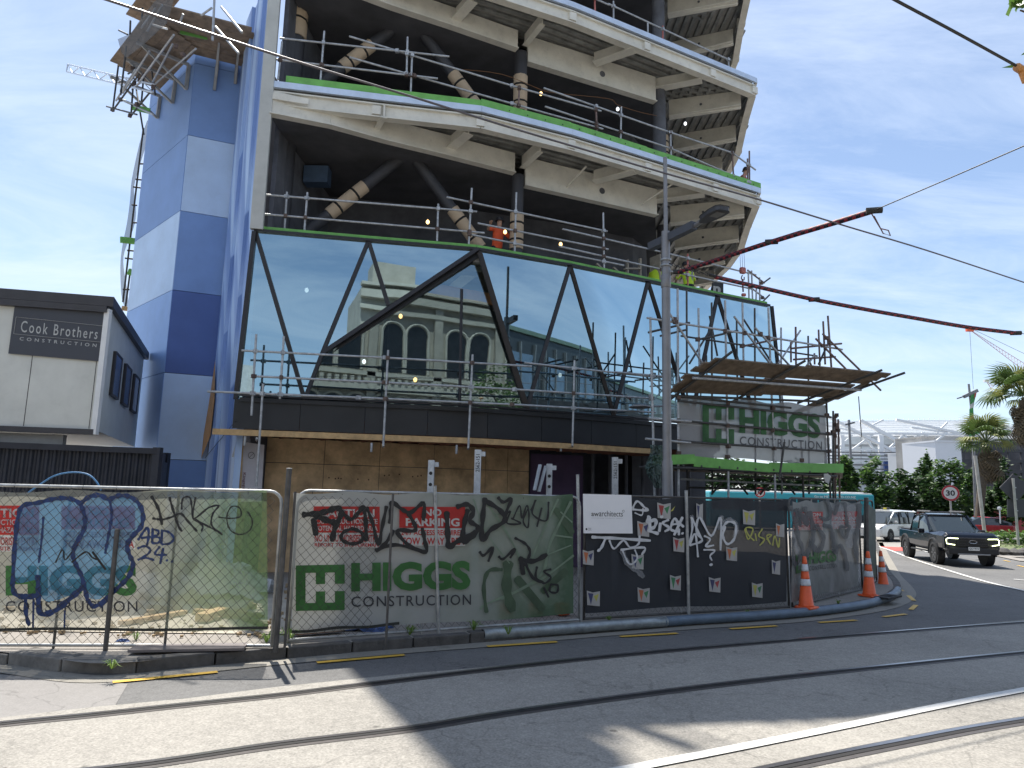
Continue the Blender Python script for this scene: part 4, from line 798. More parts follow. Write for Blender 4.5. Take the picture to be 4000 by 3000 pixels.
# soffit
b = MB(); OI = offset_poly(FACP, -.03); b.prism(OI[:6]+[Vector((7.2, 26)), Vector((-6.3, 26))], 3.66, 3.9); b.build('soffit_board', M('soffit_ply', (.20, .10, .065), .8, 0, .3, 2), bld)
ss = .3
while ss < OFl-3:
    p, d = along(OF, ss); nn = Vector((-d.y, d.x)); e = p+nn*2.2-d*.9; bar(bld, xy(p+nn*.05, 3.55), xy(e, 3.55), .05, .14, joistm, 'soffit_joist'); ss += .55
# plywood hoarding wall
PW = [Vector((-6.25, 18.3)), Vector((-3.52, 19.3)), Vector((-.7, 20.3)), Vector((.55, 21.0))]
for i in range(3):
    a, c = PW[i], PW[i+1]; L_ = (c-a).length; k = max(2, round(L_/1.22)); d = (c-a)/L_
    for j in range(k):
        for z0, z1 in ((.13, 2.86), (2.875, 3.5)):
            p = a+d*(L_*j/k+.006); q = a+d*(L_*(j+1)/k-.006); bar(bld, xy(p, (z0+z1)/2), xy(q, (z0+z1)/2), .018+.003*((i+j) % 2), z1-z0, ply, 'plywood_sheet')
kn = MB()
for x, y in [(1285, 1866), (1310, 1870), (1322, 1868), (1332, 1870), (1398, 1872), (1440, 1874), (1502, 1858), (1520, 1856), (1560, 1853), (1612, 1862), (1632, 1860), (1645, 1858)]:
    p = atY(x, y, 19.2 if x < 1450 else 19.9); q = None
    a, c = (PW[1], PW[0]) if x < 1420 else (PW[2], PW[1]); pl_ = Plane(a, c); p = pl_.pt(x, y, .014); kn.tube([p, p+pl_.n3*.003], .02, 10)
kn.build('knot', M('wood_knot', (.06, .03, .015), .8), bld, kind='stuff')
b = MB(); b.prism([Vector((.6, 21.0)), Vector((2.2, 21.6)), Vector((2.2, 21.65)), Vector((.6, 21.05))], .13, 3.4); b.build('purple_board', M('purple_board', (.09, .055, .11), .8, 0, .2, 2), bld)
for k in range(7):
    x = 2.5+k*.55; rod(bld, (x, 21.7+k*.25, .1), (x, 21.7+k*.25, 3.5), .05, black, 'stud')
KS = Plane((-6.45, 17.3), (-5.6, 18.2)); b = MB(); b.poly([KS.pt(x, y) for x, y in [(950, 1726), (1033, 1738), (1020, 1960), (938, 1960)]], .03); ko = b.build('insulation_board', M('insulation_white', (.60, .57, .60), .6, 0, .08, 3), bld)
text_on(ko, 'Kingspan', [KS.pt(x, y, .02) for x, y in [(961, 1846), (958, 1925), (944, 1925), (947, 1846)]], M('kingspan_print', (.20, .08, .10), .6), .01)
b = MB(); c_ = KS.pt(982, 1779, .015); D3 = Vector((KS.d.x, KS.d.y, 0)); 
for rr in (.085,):
    for k in range(20):
        a, e = k*math.pi/10, (k+1)*math.pi/10; f_ = lambda r, t: c_+(D3*math.cos(t)+Vector((0, 0, 1))*math.sin(t))*r; b.add([f_(rr, a), f_(rr, e), f_(rr-.012, e), f_(rr-.012, a)], [(0, 1, 2, 3)])
b.build('printed_symbol', gryp, ko)
b = MB(); b.beam(c_+(D3+Vector((0, 0, 1)))*.05, c_-(D3+Vector((0, 0, 1)))*.05, .008, .004, (0, -1, 0)); b.build('printed_symbol', gryp, ko)
bar(bld, KS.pt(945, 1722, .03), KS.pt(932, 1960, .03), .09, .05, timber, 'timber_stud')
b = MB(); b.poly([KS.pt(x, y, .08) for x, y in [(925, 1722), (940, 1726), (932, 1790), (905, 1784), (915, 1752)]], .004); b.build('torn_wrap', M('torn_white_wrap', (.62, .62, .6), .7, transl=.3), bld)
# ---- wavy painted fin between the glass and the blue tower
finA, finB = Vector((-6.62, 16.95)), Vector((-8.72, 20.35)); FN = Plane(finA, finB)
fm_ = bpy.data.materials.new('wavy_blue_panels'); fm_.use_nodes = True; n = fm_.node_tree.nodes; l = fm_.node_tree.links; pb = n['Principled BSDF']; pb.inputs['Roughness'].default_value = .45
g = n.new('ShaderNodeNewGeometry'); s3 = n.new('ShaderNodeSeparateXYZ'); l.new(g.outputs['Position'], s3.inputs[0])
def fmth(op, a, b_=None):
    q = n.new('ShaderNodeMath'); q.operation = op
    for i, v in enumerate((a, b_)):
        if v is None: continue
        if isinstance(v, (int, float)): q.inputs[i].default_value = v
        else: l.new(v, q.inputs[i])
    return q.outputs[0]
wv = fmth('ADD', fmth('MULTIPLY', s3.outputs[1], 1.0), fmth('MULTIPLY', fmth('SINE', fmth('MULTIPLY', s3.outputs[2], .42)), .55)); wv = fmth('SUBTRACT', wv, fmth('MULTIPLY', s3.outputs[2], .16))
tt = fmth('FRACT', fmth('MULTIPLY', wv, .62)); rmp = n.new('ShaderNodeValToRGB'); rmp.color_ramp.interpolation = 'LINEAR'; e = rmp.color_ramp.elements
e[0].position = 0; e[0].color = (.20, .31, .58, 1); e[1].position = 1; e[1].color = (.20, .31, .58, 1)
for p_, c_2 in [(.18, (.34, .46, .72)), (.30, (.40, .54, .78)), (.31, (.22, .33, .60)), (.5, (.28, .40, .68)), (.62, (.46, .60, .82)), (.78, (.42, .56, .80)), (.80, (.18, .28, .54))]: k = e.new(p_); k.color = (*c_2, 1)
l.new(tt, rmp.inputs[0]); l.new(rmp.outputs[0], pb.inputs['Base Color'])
fin = thing('painted_fin_wall', 'tall light blue wall with curved stripes between blue tower and mirror glass', 'wall', (finA.x, finA.y, 0))
npan = 7; zc = [0.1, 1.2, 3.4, 5.8, 8.2, 10.6, 13.0, 16.2]
for i in range(5):
    a = finA*(1-i/5)+finB*(i/5); c = finA*(1-(i+1)/5)+finB*((i+1)/5); dp = -.09*((i+1) % 2); sh = FN.n*dp
    b = MB(); P_ = [a+sh, c+sh, c+sh-FN.n*.15, a+sh-FN.n*.15]; b.prism(P_, .1, 16.2); b.build('fin_panel', fm_, fin)
b = MB(); OR = [(833, 1440), (842, 1400), (836, 1560), (824, 1690), (805, 1790), (780, 1800), (800, 1650)]
b.poly([FN.pt(x, y, .03) for x, y in [(841, 1405), (838, 1560), (822, 1700), (786, 1792), (795, 1700), (818, 1560)]]); b.build('orange_stripe', M('orange_stripe', (.55, .27, .07), .5, 0, .06, 2), fin)
bar(fin, FN.pt(924, 1640, .02), FN.pt(800, 1790, .02), .008, .012, strap, 'panel_joint')
# ---- blue panel tower
tow = thing('blue_stair_tower', 'stair tower clad in large flat panels of light, mid and navy blue', 'tower', (-9.9, 20.0, 0))
bc = [M('blue_panel_light', (.52, .67, .88), .5, 0, .09, .9, dirt=.07), M('blue_panel_mid', (.19, .31, .58), .5, 0, .09, .9, dirt=.07), M('blue_panel_navy', (.075, .135, .36), .5, 0, .09, .9, dirt=.07), M('blue_panel_soft', (.28, .44, .76), .5, 0, .09, .9, dirt=.07), M('blue_panel_pale', (.50, .64, .84), .5, 0, .09, .9, dirt=.07)]
cn_ = Vector((-9.9, 20.0)); rt = Vector((-8.60, 20.58)); lf = Vector((-12.7, 22.8))
zs = [.1, 2.96, 5.41, 7.84, 10.26, 12.65, 15.0, 16.6]
colR = [1, 0, 2, 1, 4, 1, 1]; colL = [3, 3, 3, 0, 1, 1, 1]
for i in range(7):
    for (a, c, mt_) in ((cn_, rt, bc[colR[i]]), (cn_, lf, bc[colL[i]])):
        d = (c-a).normalized(); z0, z1 = zs[i]+.008, zs[i+1]-.008
        p = a+d*.012; q = c; nn = Vector((d.y, -d.x)); nn = nn if nn.dot(-a) > 0 else -nn
        b = MB(); b.prism([p, q, q-nn*.1, p-nn*.1], z0, z1); b.build('cladding_panel', mt_, tow)
b = MB(); b.prism([cn_+Vector((0, .12)), rt+Vector((0, .12)), Vector((-8.6, 24)), lf+Vector((.1, .1))], .1, 16.6); b.build('tower_core', black, tow)
# ================================================================== SCAFFOLD GUARDRAILS
def rails(label, lines, mats=None, off=.0, name='scaffold_guardrail', joints=(), group='tube guardrails on the open floors'):
    p0 = FA(*lines[0][0], off); t = thing(name, label, 'scaffolding', tuple(p0), group)
    for i, ln in enumerate(lines):
        a, c = ln[0], ln[1]; mt_ = ln[2] if len(ln) > 2 else galv; o = ln[3] if len(ln) > 3 else off
        rod(t, FA(*a, o), FA(*c, o), .027, mt_)
    # couplers where uprights cross rails
    for i, A in enumerate(lines):
        for B in lines[i+1:]:
            (x1, y1), (x2, y2) = A[0], A[1]; (x3, y3), (x4, y4) = B[0], B[1]; den = (x1-x2)*(y3-y4)-(y1-y2)*(x3-x4)
            if abs(den) < 1e3: continue
            tA = ((x1-x3)*(y3-y4)-(y1-y3)*(x3-x4))/den; tB = ((x1-x3)*(y1-y2)-(y1-y3)*(x1-x2))/den
            if -.02 < tA < 1.02 and -.02 < tB < 1.02: coupler(t, FA(x1+tA*(x2-x1), y1+tA*(y2-y1), off+.03), rusty if (i % 2) else galv)
    return t
rails('tube guardrail standing on the floor directly above the mirror glass', [
    ((1040, 761), (1863, 827)), ((1027, 836), (1892, 910)), ((1201, 752), (1189, 899)), ((1121, 750), (1112, 895), galv, -.4), ((1712, 797), (1707, 942)), ((1843, 735), (1831, 956)),
    ((1745, 770), (2372, 904)), ((1866, 872), (2376, 974)), ((1841, 917), (2437, 1037)), ((2198, 895), (2587, 985)), ((2587, 985), (2953, 1074)), ((2184, 962), (2584, 1052)), ((2584, 1052), (2942, 1130)),
    ((2017, 752), (2010, 985)), ((2356, 831), (2360, 1053)), ((2686, 992), (2687, 1125), redtube)], off=-.12)
ec = thing('scaffold_guardrail', 'cluster of short tubes at the right end of the glass parapet', 'scaffolding', tuple(FA(2940, 1170, -.1)), 'tube guardrails on the open floors')
for a, c, m_ in [((2923, 1057), (2926, 1170), galv), ((2936, 1057), (2940, 1178), galv), ((2967, 1084), (2968, 1185), galv), ((2953, 1185), (2955, 1125), galv), ((2920, 1055), (2986, 1106), rusty), ((2975, 1110), (3008, 1086), darktube), ((2975, 1183), (3006, 1152), darktube), ((2942, 1130), (2988, 1166), galv)]:
    rod(ec, FA(*a, -.1), FA(*c, -.1), .027, m_)
for p in [(2975, 1106), (2978, 1163), (2930, 1120)]: coupler(ec, FA(*p, -.05))
rails('tube guardrail above the long green kick board', [
    ((1093, 149), (1755, 221)), ((1068, 231), (1710, 307)), ((1364, 142), (2000, 335)), ((2000, 335), (2348, 434)), ((1366, 224), (2000, 405)), ((2000, 405), (2355, 504)),
    ((2124, 344), (2620, 518)), ((2620, 518), (2861, 597)), ((2861, 597), (2952, 664)), ((2129, 416), (2620, 580)), ((2620, 580), (2940, 719)),
    ((1102, 163), (1086, 312)), ((1267, 122), (1251, 325)), ((1592, 145), (1588, 298)), ((1610, 210), (1604, 368)), ((2029, 334), (2023, 470), rusty), ((2328, 407), (2332, 554), rusty), ((2427, 418), (2424, 558)), ((2619, 520), (2622, 640)), ((2861, 592), (2866, 719), rusty), ((2920, 620), (2921, 722), rusty), ((2927, 590), (2928, 725), rusty)], off=-.08)
rails('tube guardrail on the topmost visible floor edge', [
    ((2375, 14), (2850, 235)), ((2290, -20), (2380, 20)), ((2109, 0), (2316, 63)), ((2316, 63), (2377, 85)), ((2377, 81), (2827, 276)), ((2208, -10), (2210, 47)), ((2323, -10), (2325, 88), redtube), ((2396, 5), (2397, 113)), ((2530, 90), (2531, 163)), ((2589, 102), (2589, 188), redtube), ((2845, 225), (2848, 290)), ((2800, 255), (2889, 308))], off=-.08)
low = rails('long tube guardrail standing off in front of the mirror glass base', [
    ((944, 1369), (1500, 1397)), ((1500, 1397), (2076, 1431)), ((2049, 1417), (2559, 1473)), ((982, 1469), (1500, 1494)), ((1500, 1494), (2010, 1521)), ((2010, 1521), (2545, 1556)), ((811, 1529), (1400, 1553)), ((1400, 1553), (2000, 1580)), ((2000, 1580), (2560, 1611)),
    ((2010, 1521), (2183, 1532)), ((2400, 1453), (2590, 1470)),
    ((1001, 1306), (982, 1623)), ((1109, 1314), (1093, 1558)), ((1028, 1499), (1001, 1900)), ((1516, 1368), (1497, 1743)), ((1846, 1385), (1829, 1751)), ((2244, 1408), (2236, 1740)), ((2541, 1238), (2547, 1560))], off=.62, name='scaffold_handrail')
for x, y in [(1003, 1712), (1497, 1738), (1829, 1746), (2236, 1738)]:
    a = FA(x, y, .66); e = FA(x, y, -.1); rod(low, a, Vector((e.x, e.y, a.z)), .027, galv, 'putlog'); p = FA(x-45, y-8, .1); rod(low, p, p-Vector((0, 0, .22)), .03, galv, 'tube_stub')
# props in front of the hoarding
prm = M('prop_galvanised', (.52, .54, .56), .45, .3, .2, 6, dirt=.2)
def prop(x, yt, w_, label, Y, holes, txt=True, lean=0):
    a = atY(x, yt, Y); t = thing('steel_prop', label, 'prop', (a.x, a.y, .12), 'white perforated steel props behind the fence')
    bar(t, (a.x+lean, a.y, .12), (a.x, a.y, a.z), w_, w_, prm, 'shaft'); bar(t, (a.x+.02, a.y-.02, a.z-.09), (a.x+.16, a.y-.02, a.z-.09), .05, .10, prm, 'hook')
    for i in range(holes): p = Vector((a.x, a.y-w_/2-.003, a.z-.28-i*.24)); b = MB(); b.tube([p, p+Vector((0, -.004, 0))], .038, 12); b.build('hole', strap, t)
    if txt: q = lambda u, v: Vector((a.x-w_*.3+u*w_*.6, a.y-w_/2-.004, a.z-v)); text_on(t, '2562-151', [q(0, .48), q(0, .10), q(1, .10), q(1, .48)], gryp, .01)
    return t
prop(1686, 1798, .13, 'white prop post with three dark holes', 15.5, 4, False); prop(1868, 1757, .14, 'white prop stamped 2562-151 left of the leaning props', 15.5, 0); prop(2146, 1812, .13, 'perforated prop with the leaning struts beside it', 16.5, 4, False); prop(2402, 1786, .13, 'white prop stamped 2562-151 beside the dark doorway', 16.0, 0)
ls = thing('leaning_strut', 'white notched struts leaning against a prop behind the banner', 'strut', tuple(atY(2110, 1920, 16.3)))
for a, c in [((2110, 1815), (2088, 1915)), ((2132, 1820), (2105, 1920))]: bar(ls, atY(*a, 16.3), atY(*c, 16.2), .09, .03, prm, 'strut')
# propped frames stored on the floor above the glass
fr_ = thing('stored_frames', 'pale timber frames and sheets stacked on the floor left of the lamp post', 'frame', tuple(FA(2480, 1090, -1.4)))
for a, c, w in [((2440, 1050), (2500, 1050), .12), ((2450, 1015), (2450, 1095), .1), ((2500, 1010), (2500, 1100), .1), ((2395, 1045), (2470, 1110), .07), ((2560, 1000), (2560, 1110), .5), ((2385, 1060), (2400, 1085), .1), ((2330, 1030), (2385, 1078), .06)]: bar(fr_, FA(*a, -1.4), FA(*c, -1.4), w, .05, M('stored_timber', (.33, .29, .23), .8, 0, .3, 4), 'frame_member')
# festoon lamps
def bulb(x, y, off, lit, label):
    p = FA(x, y, off); t = thing('festoon_bulb', label, 'light bulb', tuple(p), 'bulbs strung through the open floors')
    col = (1, .62, .22) if lit else (.9, .95, 1)
    b = MB(); b.lathe([(.01, -.07), (.035, -.055), (.05, -.02), (.045, .02), (.02, .05)], 12); b.build('glass', M('bulb_'+('warm' if lit else 'cool'), (.8, .75, .6) if lit else (.8, .82, .85), .2, emit=col, estr=1.9 if lit else 1.2), t, smooth=True, local=True)
    b = MB(); b.lathe([(.022, .05), (.024, .11), (.01, .12)], 8); b.build('socket', strap, t, local=True); return t
BL = [(1671, 866, -1.2, 1, 'warm bulb by the left brace above the glass'), (1973, 905, -1.0, 1, 'warm bulb beside the orange shirted worker'), (2190, 953, -.9, 1, 'warm bulb hanging over the glass parapet, right of the wrapped column'), (2113, 365, -.8, 1, 'warm bulb right of the wrapped column above the green board'), (2413, 425, -.8, 0, 'cool bulb on the rail above the green board'), (2677, 482, -1.2, 0, 'cool bulb hanging under the right wing soffit'), (1198, 1132, -.4, 0, 'pale bulb behind the upper left glass pane'), (1565, 1234, -.5, 1, 'warm bulb behind the raking beam opening'), (1422, 1411, -.3, 0, 'cool bulb low behind the glass opening'), (1622, 1482, -.3, 1, 'warm bulb low behind the glass opening'), (2188, 1464, -.3, 0, 'cool bulb behind the dark lower glass')]
for a in BL: bulb(*a)
cb_ = thing('festoon_cable', 'thin sagging cable carrying the bulbs above the green kick board', 'cable', tuple(FA(1780, 270, -1)))
b = MB(); b.tube([FA(x, y, -.85) for x, y in catmull([(1785, 270), (1960, 290), (2113, 350), (2180, 365), (2375, 385), (2413, 410), (2500, 438), (2565, 452)], 4)], .009, 5); b.build('wire', M('orange_cord', (.18, .08, .03), .7), cb_)
# ================================================================== RIGHT HAND SCAFFOLD
SF = Plane((3.85, 16.35), (8.45, 18.75)); SR = Plane((8.45, 18.75), (9.0, 22.5))
c8b = lambda x, y: (2400+x*.5425, 900+y*.5425)
def spt(x, y, off=0): return SF.pt(*c8b(x, y), off)
sc = thing('birdcage_scaffold', 'tall tube scaffold with sloping plank fans at the right corner of the building', 'scaffolding', tuple(SF.pt(2640, 1940)))
for a, c, o, m_ in [((455, 420), (462, 1930), 0, galv), ((605, 560), (612, 990), -.9, galv), ((797, 505), (822, 1930), 0, galv), ((922, 520), (930, 960), -.9, galv), ((1108, 555), (1160, 1930), 0, galv), ((685, 615), (742, 905), -1.6, darktube),
    ((1525, 1200), (1556, 1930), 0, darktube), ((1270, 805), (1272, 950), -1, rusty), ((1305, 695), (1308, 990), -.3, rusty), ((1470, 715), (1480, 975), -1.2, rusty), ((1503, 655), (1518, 965), -.4, rusty), ((1537, 615), (1562, 985), 0, rusty), ((258, 625), (290, 1925), -.2, galv), ((1440, 885), (1442, 965), -1, rusty),
    ((235, 630), (540, 680), 0, galv), ((540, 680), (1110, 768), 0, galv), ((1110, 768), (1640, 858), 0, galv), ((245, 735), (540, 665), -.3, darktube), ((600, 787), (888, 722), -.3, darktube), ((920, 835), (1200, 777), -.3, rusty), ((1275, 850), (1635, 815), -.2, rusty), ((1290, 930), (1590, 910), -.5, rusty),
    ((398, 600), (640, 965), .06, galv), ((862, 620), (1122, 962), .06, galv), ((1012, 700), (1272, 985), .06, galv), ((1450, 780), (1665, 996), .06, rusty), ((1500, 745), (1918, 1152), .06, rusty), ((1545, 800), (1470, 965), -.3, darktube), ((1400, 935), (1430, 1000), -.6, rusty),
    ((410, 1190), (1270, 1278), .04, darktube), ((460, 1228), (1560, 1345), .05, darktube), ((250, 1355), (552, 1375), .1, galv), ((460, 1368), (1570, 1470), .05, darktube), ((225, 1500), (548, 1530), .1, galv), ((460, 1518), (1560, 1592), .05, darktube), ((215, 1700), (700, 1718), .05, darktube), ((460, 1705), (1600, 1770), .05, darktube), ((700, 1765), (1560, 1800), -.5, darktube), ((1225, 1525), (1185, 1800), .2, darktube), ((1348, 1560), (1362, 1930), -.3, darktube),
    ((1590, 1330), (1592, 1930), -.8, rusty), ((1612, 1360), (1622, 1930), -1.4, rusty), ((1575, 1300), (1576, 1930), -.4, darktube)]:
    rod(sc, spt(*a, o), spt(*c, o), .027, m_)
for x, y in [(430, 640), (440, 660), (797, 725), (940, 740), (1050, 745), (1108, 772), (1500, 830), (1530, 775), (1545, 800), (600, 785), (920, 832), (462, 1205), (818, 1245), (1140, 1280), (1530, 1330), (462, 1370), (815, 1405), (1140, 1440), (1540, 1465), (462, 1520), (820, 1555), (1150, 1570), (1545, 1590), (462, 1605), (815, 1630), (1600, 1330), (1595, 1400), (1590, 1480), (1600, 1560), (1350, 1655), (1575, 1450)]: coupler(sc, spt(x, y, .05), rusty)
for a, c, o in [((520, 430), (525, 1900), -1.3), ((700, 520), (706, 1900), -1.3), ((880, 640), (886, 1250), -2.0), ((1010, 560), (1016, 1900), -1.3), ((1200, 700), (1206, 1900), -1.3), ((1395, 760), (1402, 1900), -1.3), ((480, 760), (1460, 905), -1.3), ((480, 1100), (1500, 1180), -1.3), ((480, 1790), (1500, 1840), -.6), ((520, 1850), (1500, 1880), -1.3), ((700, 1900), (820, 1760), -.7), ((960, 1900), (860, 1780), -.7), ((1050, 1900), (1150, 1780), -.7), ((1300, 1900), (1210, 1790), -.7), ((540, 960), (700, 700), -1.3), ((930, 640), (1150, 980), -1.3), ((330, 760), (520, 715), -.8), ((1180, 960), (1340, 720), -1.2), ((1320, 1060), (1440, 900), -.5)]:
    rod(sc, spt(*a, o), spt(*c, o), .026, darktube if (a[0]+c[0]) % 3 else galv)
# fans
def fan_board(px_a, px_b, z_a, z_b, wd, name='plank', mat=plank):
    a = atZ(*px_a, z_a); c = atZ(*px_b, z_b); return bar(sc, a, c, wd, .035, mat, name)
def lerp(a, b_, t): return Vector(a)*(1-t)+Vector(b_)*t
ail, air = spt(395, 1165, .05), spt(1520, 1212, .05)
aol, aor = lerp(atZ(2780, 1399, 5.25), atZ(2780, 1399, 5.25), 0), atZ(3478, 1468, 5.3)
for grp_, (t0, t1, n_) in {'lower': (0.0, .52, 4), 'upper': (.60, 1.0, 3)}.items():
    for k in range(n_):
        t = t0+(t1-t0)*(k+.5)/n_; A_ = lerp(ail, aol, t); B_ = lerp(air, aor, t)
        w_ = (aol-ail).length*(t1-t0)/n_-.006; mids = lerp(A_, B_, .5+random.uniform(-.06, .06)); up3 = (aol-ail).normalized()
        for P0, P1 in ((A_-(B_-A_).normalized()*random.uniform(-.15, .2), mids), (mids-(B_-A_).normalized()*.1+Vector((0, 0, .04)), B_+(B_-A_).normalized()*random.uniform(-.1, .25)+Vector((0, 0, .04)))):
            b = MB(); L3 = (P1-P0).normalized(); nn = L3.cross(up3).normalized(); nn = nn if nn.z > 0 else -nn; e = up3*w_/2; h_ = nn*.038
            b.add([P0-e, P1-e, P1+e, P0+e, P0-e+h_, P1-e+h_, P1+e+h_, P0+e+h_], [(3, 2, 1, 0), (4, 5, 6, 7), (0, 1, 5, 4), (1, 2, 6, 5), (2, 3, 7, 6), (3, 0, 4, 7)]); b.build('plank', plank, sc)
for t in (.04, .42, .86, 1.0):
    P0 = lerp(ail, air, t)-Vector((0, 0, .05)); P1 = lerp(aol, aor, t)-Vector((0, 0, .05)); d = (P1-P0).normalized(); rod(sc, P0-d*.25, P1+d*.35, .03, darktube, 'fan_bearer')
rod(sc, lerp(ail, aol, .56)-Vector((0, 0, .1)), lerp(air, aor, .56)-Vector((0, 0, .1)), .03, galv, 'fan_ledger'); rod(sc, ail-Vector((0, 0, .08)), air-Vector((0, 0, .08)), .03, darktube, 'fan_ledger')
# side fan running back
for k in range(3):
    A_ = lerp(air, aor, .05+.3*k); b = MB(); e = Vector((.14, .95, 0)).normalized(); B_ = A_+e*(3.4-.3*k); up3 = (aor-air).normalized()
    w_ = .25; P0, P1 = A_, B_; b.beam(P0, P1, w_, .035, (0, 0, 1)); b.build('plank', plank, sc)
for i, (x, y) in enumerate([(1610, 1440), (1605, 1560), (1590, 1340), (1600, 1420)]): coupler(sc, spt(x, y, -.6), rusty)
# hanging rope end
rod(sc, spt(1758, 1195, .4), spt(1780, 1487, .4), .012, strap, 'hanging_rope')
# deck under the banner
for k in range(15):
    a = spt(300, 1690, -.15-.25*k); c = spt(1620, 1752, -.15-.25*k); bar(sc, Vector((a.x, a.y, 3.0)), Vector((c.x, c.y, 3.0)), .22, .035, plank, 'plank')
for k in range(9):
    a = spt(500+k*130, 1760, .1); e = a-SF.n3*1.6; rod(sc, Vector((a.x, a.y, 2.93)), Vector((e.x, e.y, 2.93)), .027, darktube, 'transom')
kb = [((285, 1618), (578, 1612), (575, 1680), (285, 1690), .12, green), ((575, 1625), (1120, 1680), (1120, 1742), (575, 1700), .09, green), ((1120, 1672), (1650, 1680), (1650, 1745), (1120, 1740), .09, green)]
for a, c, d, e, o, m_ in kb: b = MB(); b.poly([spt(*p, o) for p in (a, c, d, e)], .03, SF.n3*-1); b.build('kick_board', m_, sc)
hb = banner(SF, [c8b(465, 1190), c8b(1520, 1265), c8b(1530, 1680), c8b(465, 1625)], banner_mat('grey_mesh_scrim', (.29, .295, .30), (.36, .36, .37), .92, 1.2, .15), 'grey mesh HIGGS CONSTRUCTION banner hung inside the corner scaffold', off=-.03, nx=40, nz_=10, amp=.02)
gm2 = M('scaffold_banner_green', (.05, .16, .055), .7, 0, .35, 3, alpha=.93, transl=.3); dk2 = M('scaffold_banner_grey', (.11, .11, .115), .7, 0, .15, 5, transl=.3)
def q8(pts, m_, n_='logo'): b = MB(); b.poly([spt(x, y, .012) for x, y in pts]); b.build(n_, m_, hb)
f = lambda u, v: (635+u*228, 1245+v*290+u*8)
def rq(u0, v0, u1, v1): q8([f(u0, v0), f(u1, v0), f(u1, v1), f(u0, v1)], gm2)
rq(0, 0, .2, 1); rq(.78, .08, 1, .38); rq(.78, .62, 1, 1); rq(.2, 0, .78, .12); rq(.2, .86, .78, 1); rq(.2, .12, .34, .3) if 0 else None; rq(.42, .12, .6, .4); rq(.42, .62, .6, .86); rq(.2, .4, .42, .46) if 0 else None
text_on(hb, 'HIGGS', [spt(x, y, .012) for x, y in [(898, 1268), (1482, 1322), (1484, 1500), (900, 1460)]], gm2, .05); text_on(hb, 'CONSTRUCTION', [spt(x, y, .012) for x, y in [(903, 1482), (1495, 1520), (1495, 1580), (903, 1545)]], dk2, .008, 1.15)
tp = thing('rolled_tarpaulin', 'green translucent sheet bundled against the scaffold beside the lamp post', 'tarpaulin', tuple(spt(260, 1620, .3)))
def crumple(parent, c, sx_, sy_, sz_, mat, name, seed, n_=14):
    rnd = random.Random(seed); b = MB()
    for j in range(n_+1):
        for i in range(n_+1):
            u, v = i/n_*2-1, j/n_*2-1; r_ = max(0, 1-(u*u+v*v)*.6); b.v.append((c[0]+u*sx_+rnd.uniform(-.05, .05)*sx_*2, c[1]+v*sy_+rnd.uniform(-.05, .05)*sy_*2, c[2]+sz_*(r_*(.5+.5*rnd.random())+rnd.uniform(-.12, .12))))
    for j in range(n_):
        for i in range(n_): k = j*(n_+1)+i; b.f.append((k, k+1, k+n_+2, k+n_+1))
    return b.build(name, mat, parent)
tm = M('green_tarp', (.10, .15, .13), .5, 0, .3, 3, alpha=.85, transl=.3)
rnd = random.Random(3); b = MB(); nr, nc = 26, 12
for j in range(nr+1):
    v = j/nr; y = 1545+v*310; xl = 262-28*math.sin(v*2.6+.2)+12*math.sin(v*9)+(60*max(0, v-.75)*4 if v > .75 else 0)*.5; xr = 350+14*math.sin(v*5+1)
    for i in range(nc+1): u = i/nc; b.v.append(tuple(spt(xl+(xr-xl)*u, y+rnd.uniform(-5, 5), .18+.16*math.sin(u*math.pi)+rnd.uniform(-.05, .05))))
for j in range(nr):
    for i in range(nc): k = j*(nc+1)+i; b.f.append((k, k+1, k+nc+2, k+nc+1))
b.build('sheet', tm, tp)
rag = thing('white_rag', 'white rag tied under the green board at the scaffold\'s right end', 'rag', tuple(spt(1530, 1790, .15))); b = MB(); b.poly([spt(x, y, .15) for x, y in [(1508, 1752), (1535, 1750), (1560, 1770), (1545, 1822), (1522, 1815), (1510, 1785)]], .01); b.build('cloth', whp, rag)
# ================================================================== STREET LAMP
lamp = thing('street_lamp', 'tall grey street lamp with box crossarm rising behind the dark fence panel', 'street lamp', (3.30, 15.0, .12))
lm = M('lamp_grey_paint', (.25, .245, .25), .45, .3, .12, 3, dirt=.1); lmd = M('lamp_dark_arm', (.085, .09, .105), .5, .2, .1, 3)
pb_, pm, pt_ = atY(2612, 2100, 15.0), atY(2606, 1800, 15.0), atY(2598, 615, 15.0); pb_.z = .12
pa_ = atY(2600, 905, 15); rod(lamp, pb_, pm, .115, lm, 'base_sleeve'); rod(lamp, pm, pa_, .095, lm, 'pole'); rod(lamp, pa_, pt_, .045, lm, 'top_pole')
ac = atZ(2602, 925, 7.85); a0 = atZ(2540, 965, 7.85); a1 = atZ(2712, 880, 7.85); bar(lamp, a0, a1, .15, .17, lmd, 'crossarm')
h0 = atZ(2715, 882, 7.85); h1 = atZ(2742, 862, 7.86); rod(lamp, h0, h1, .05, lm, 'spigot')
hd = (atZ(2830, 812, 7.86)-h1); b = MB(); u_ = hd.normalized(); w_ = Vector((-u_.y, u_.x, 0)); L_ = hd.length
prf = [(0, .06), (.15, .12), (.6, .17), (.9, .16), (1, .10)]
top_ = [h1+u_*L_*s+w_*r+Vector((0, 0, .05)) for s, r in prf]+[h1+u_*L_*s-w_*r+Vector((0, 0, .05)) for s, r in prf[::-1]]; b.poly(top_, -.10, (0, 0, 1)); b.build('lamp_head', M('lamp_head_grey', (.05, .05, .055), .5), lamp, bevel=.015)
b = MB(); c_ = h1+u_*L_*.68+Vector((0, 0, -.055)); b.box(c_, (L_*.35, .2, .01), math.atan2(u_.y, u_.x)); b.build('lens', M('lamp_lens', (.12, .11, .10), .3), lamp)
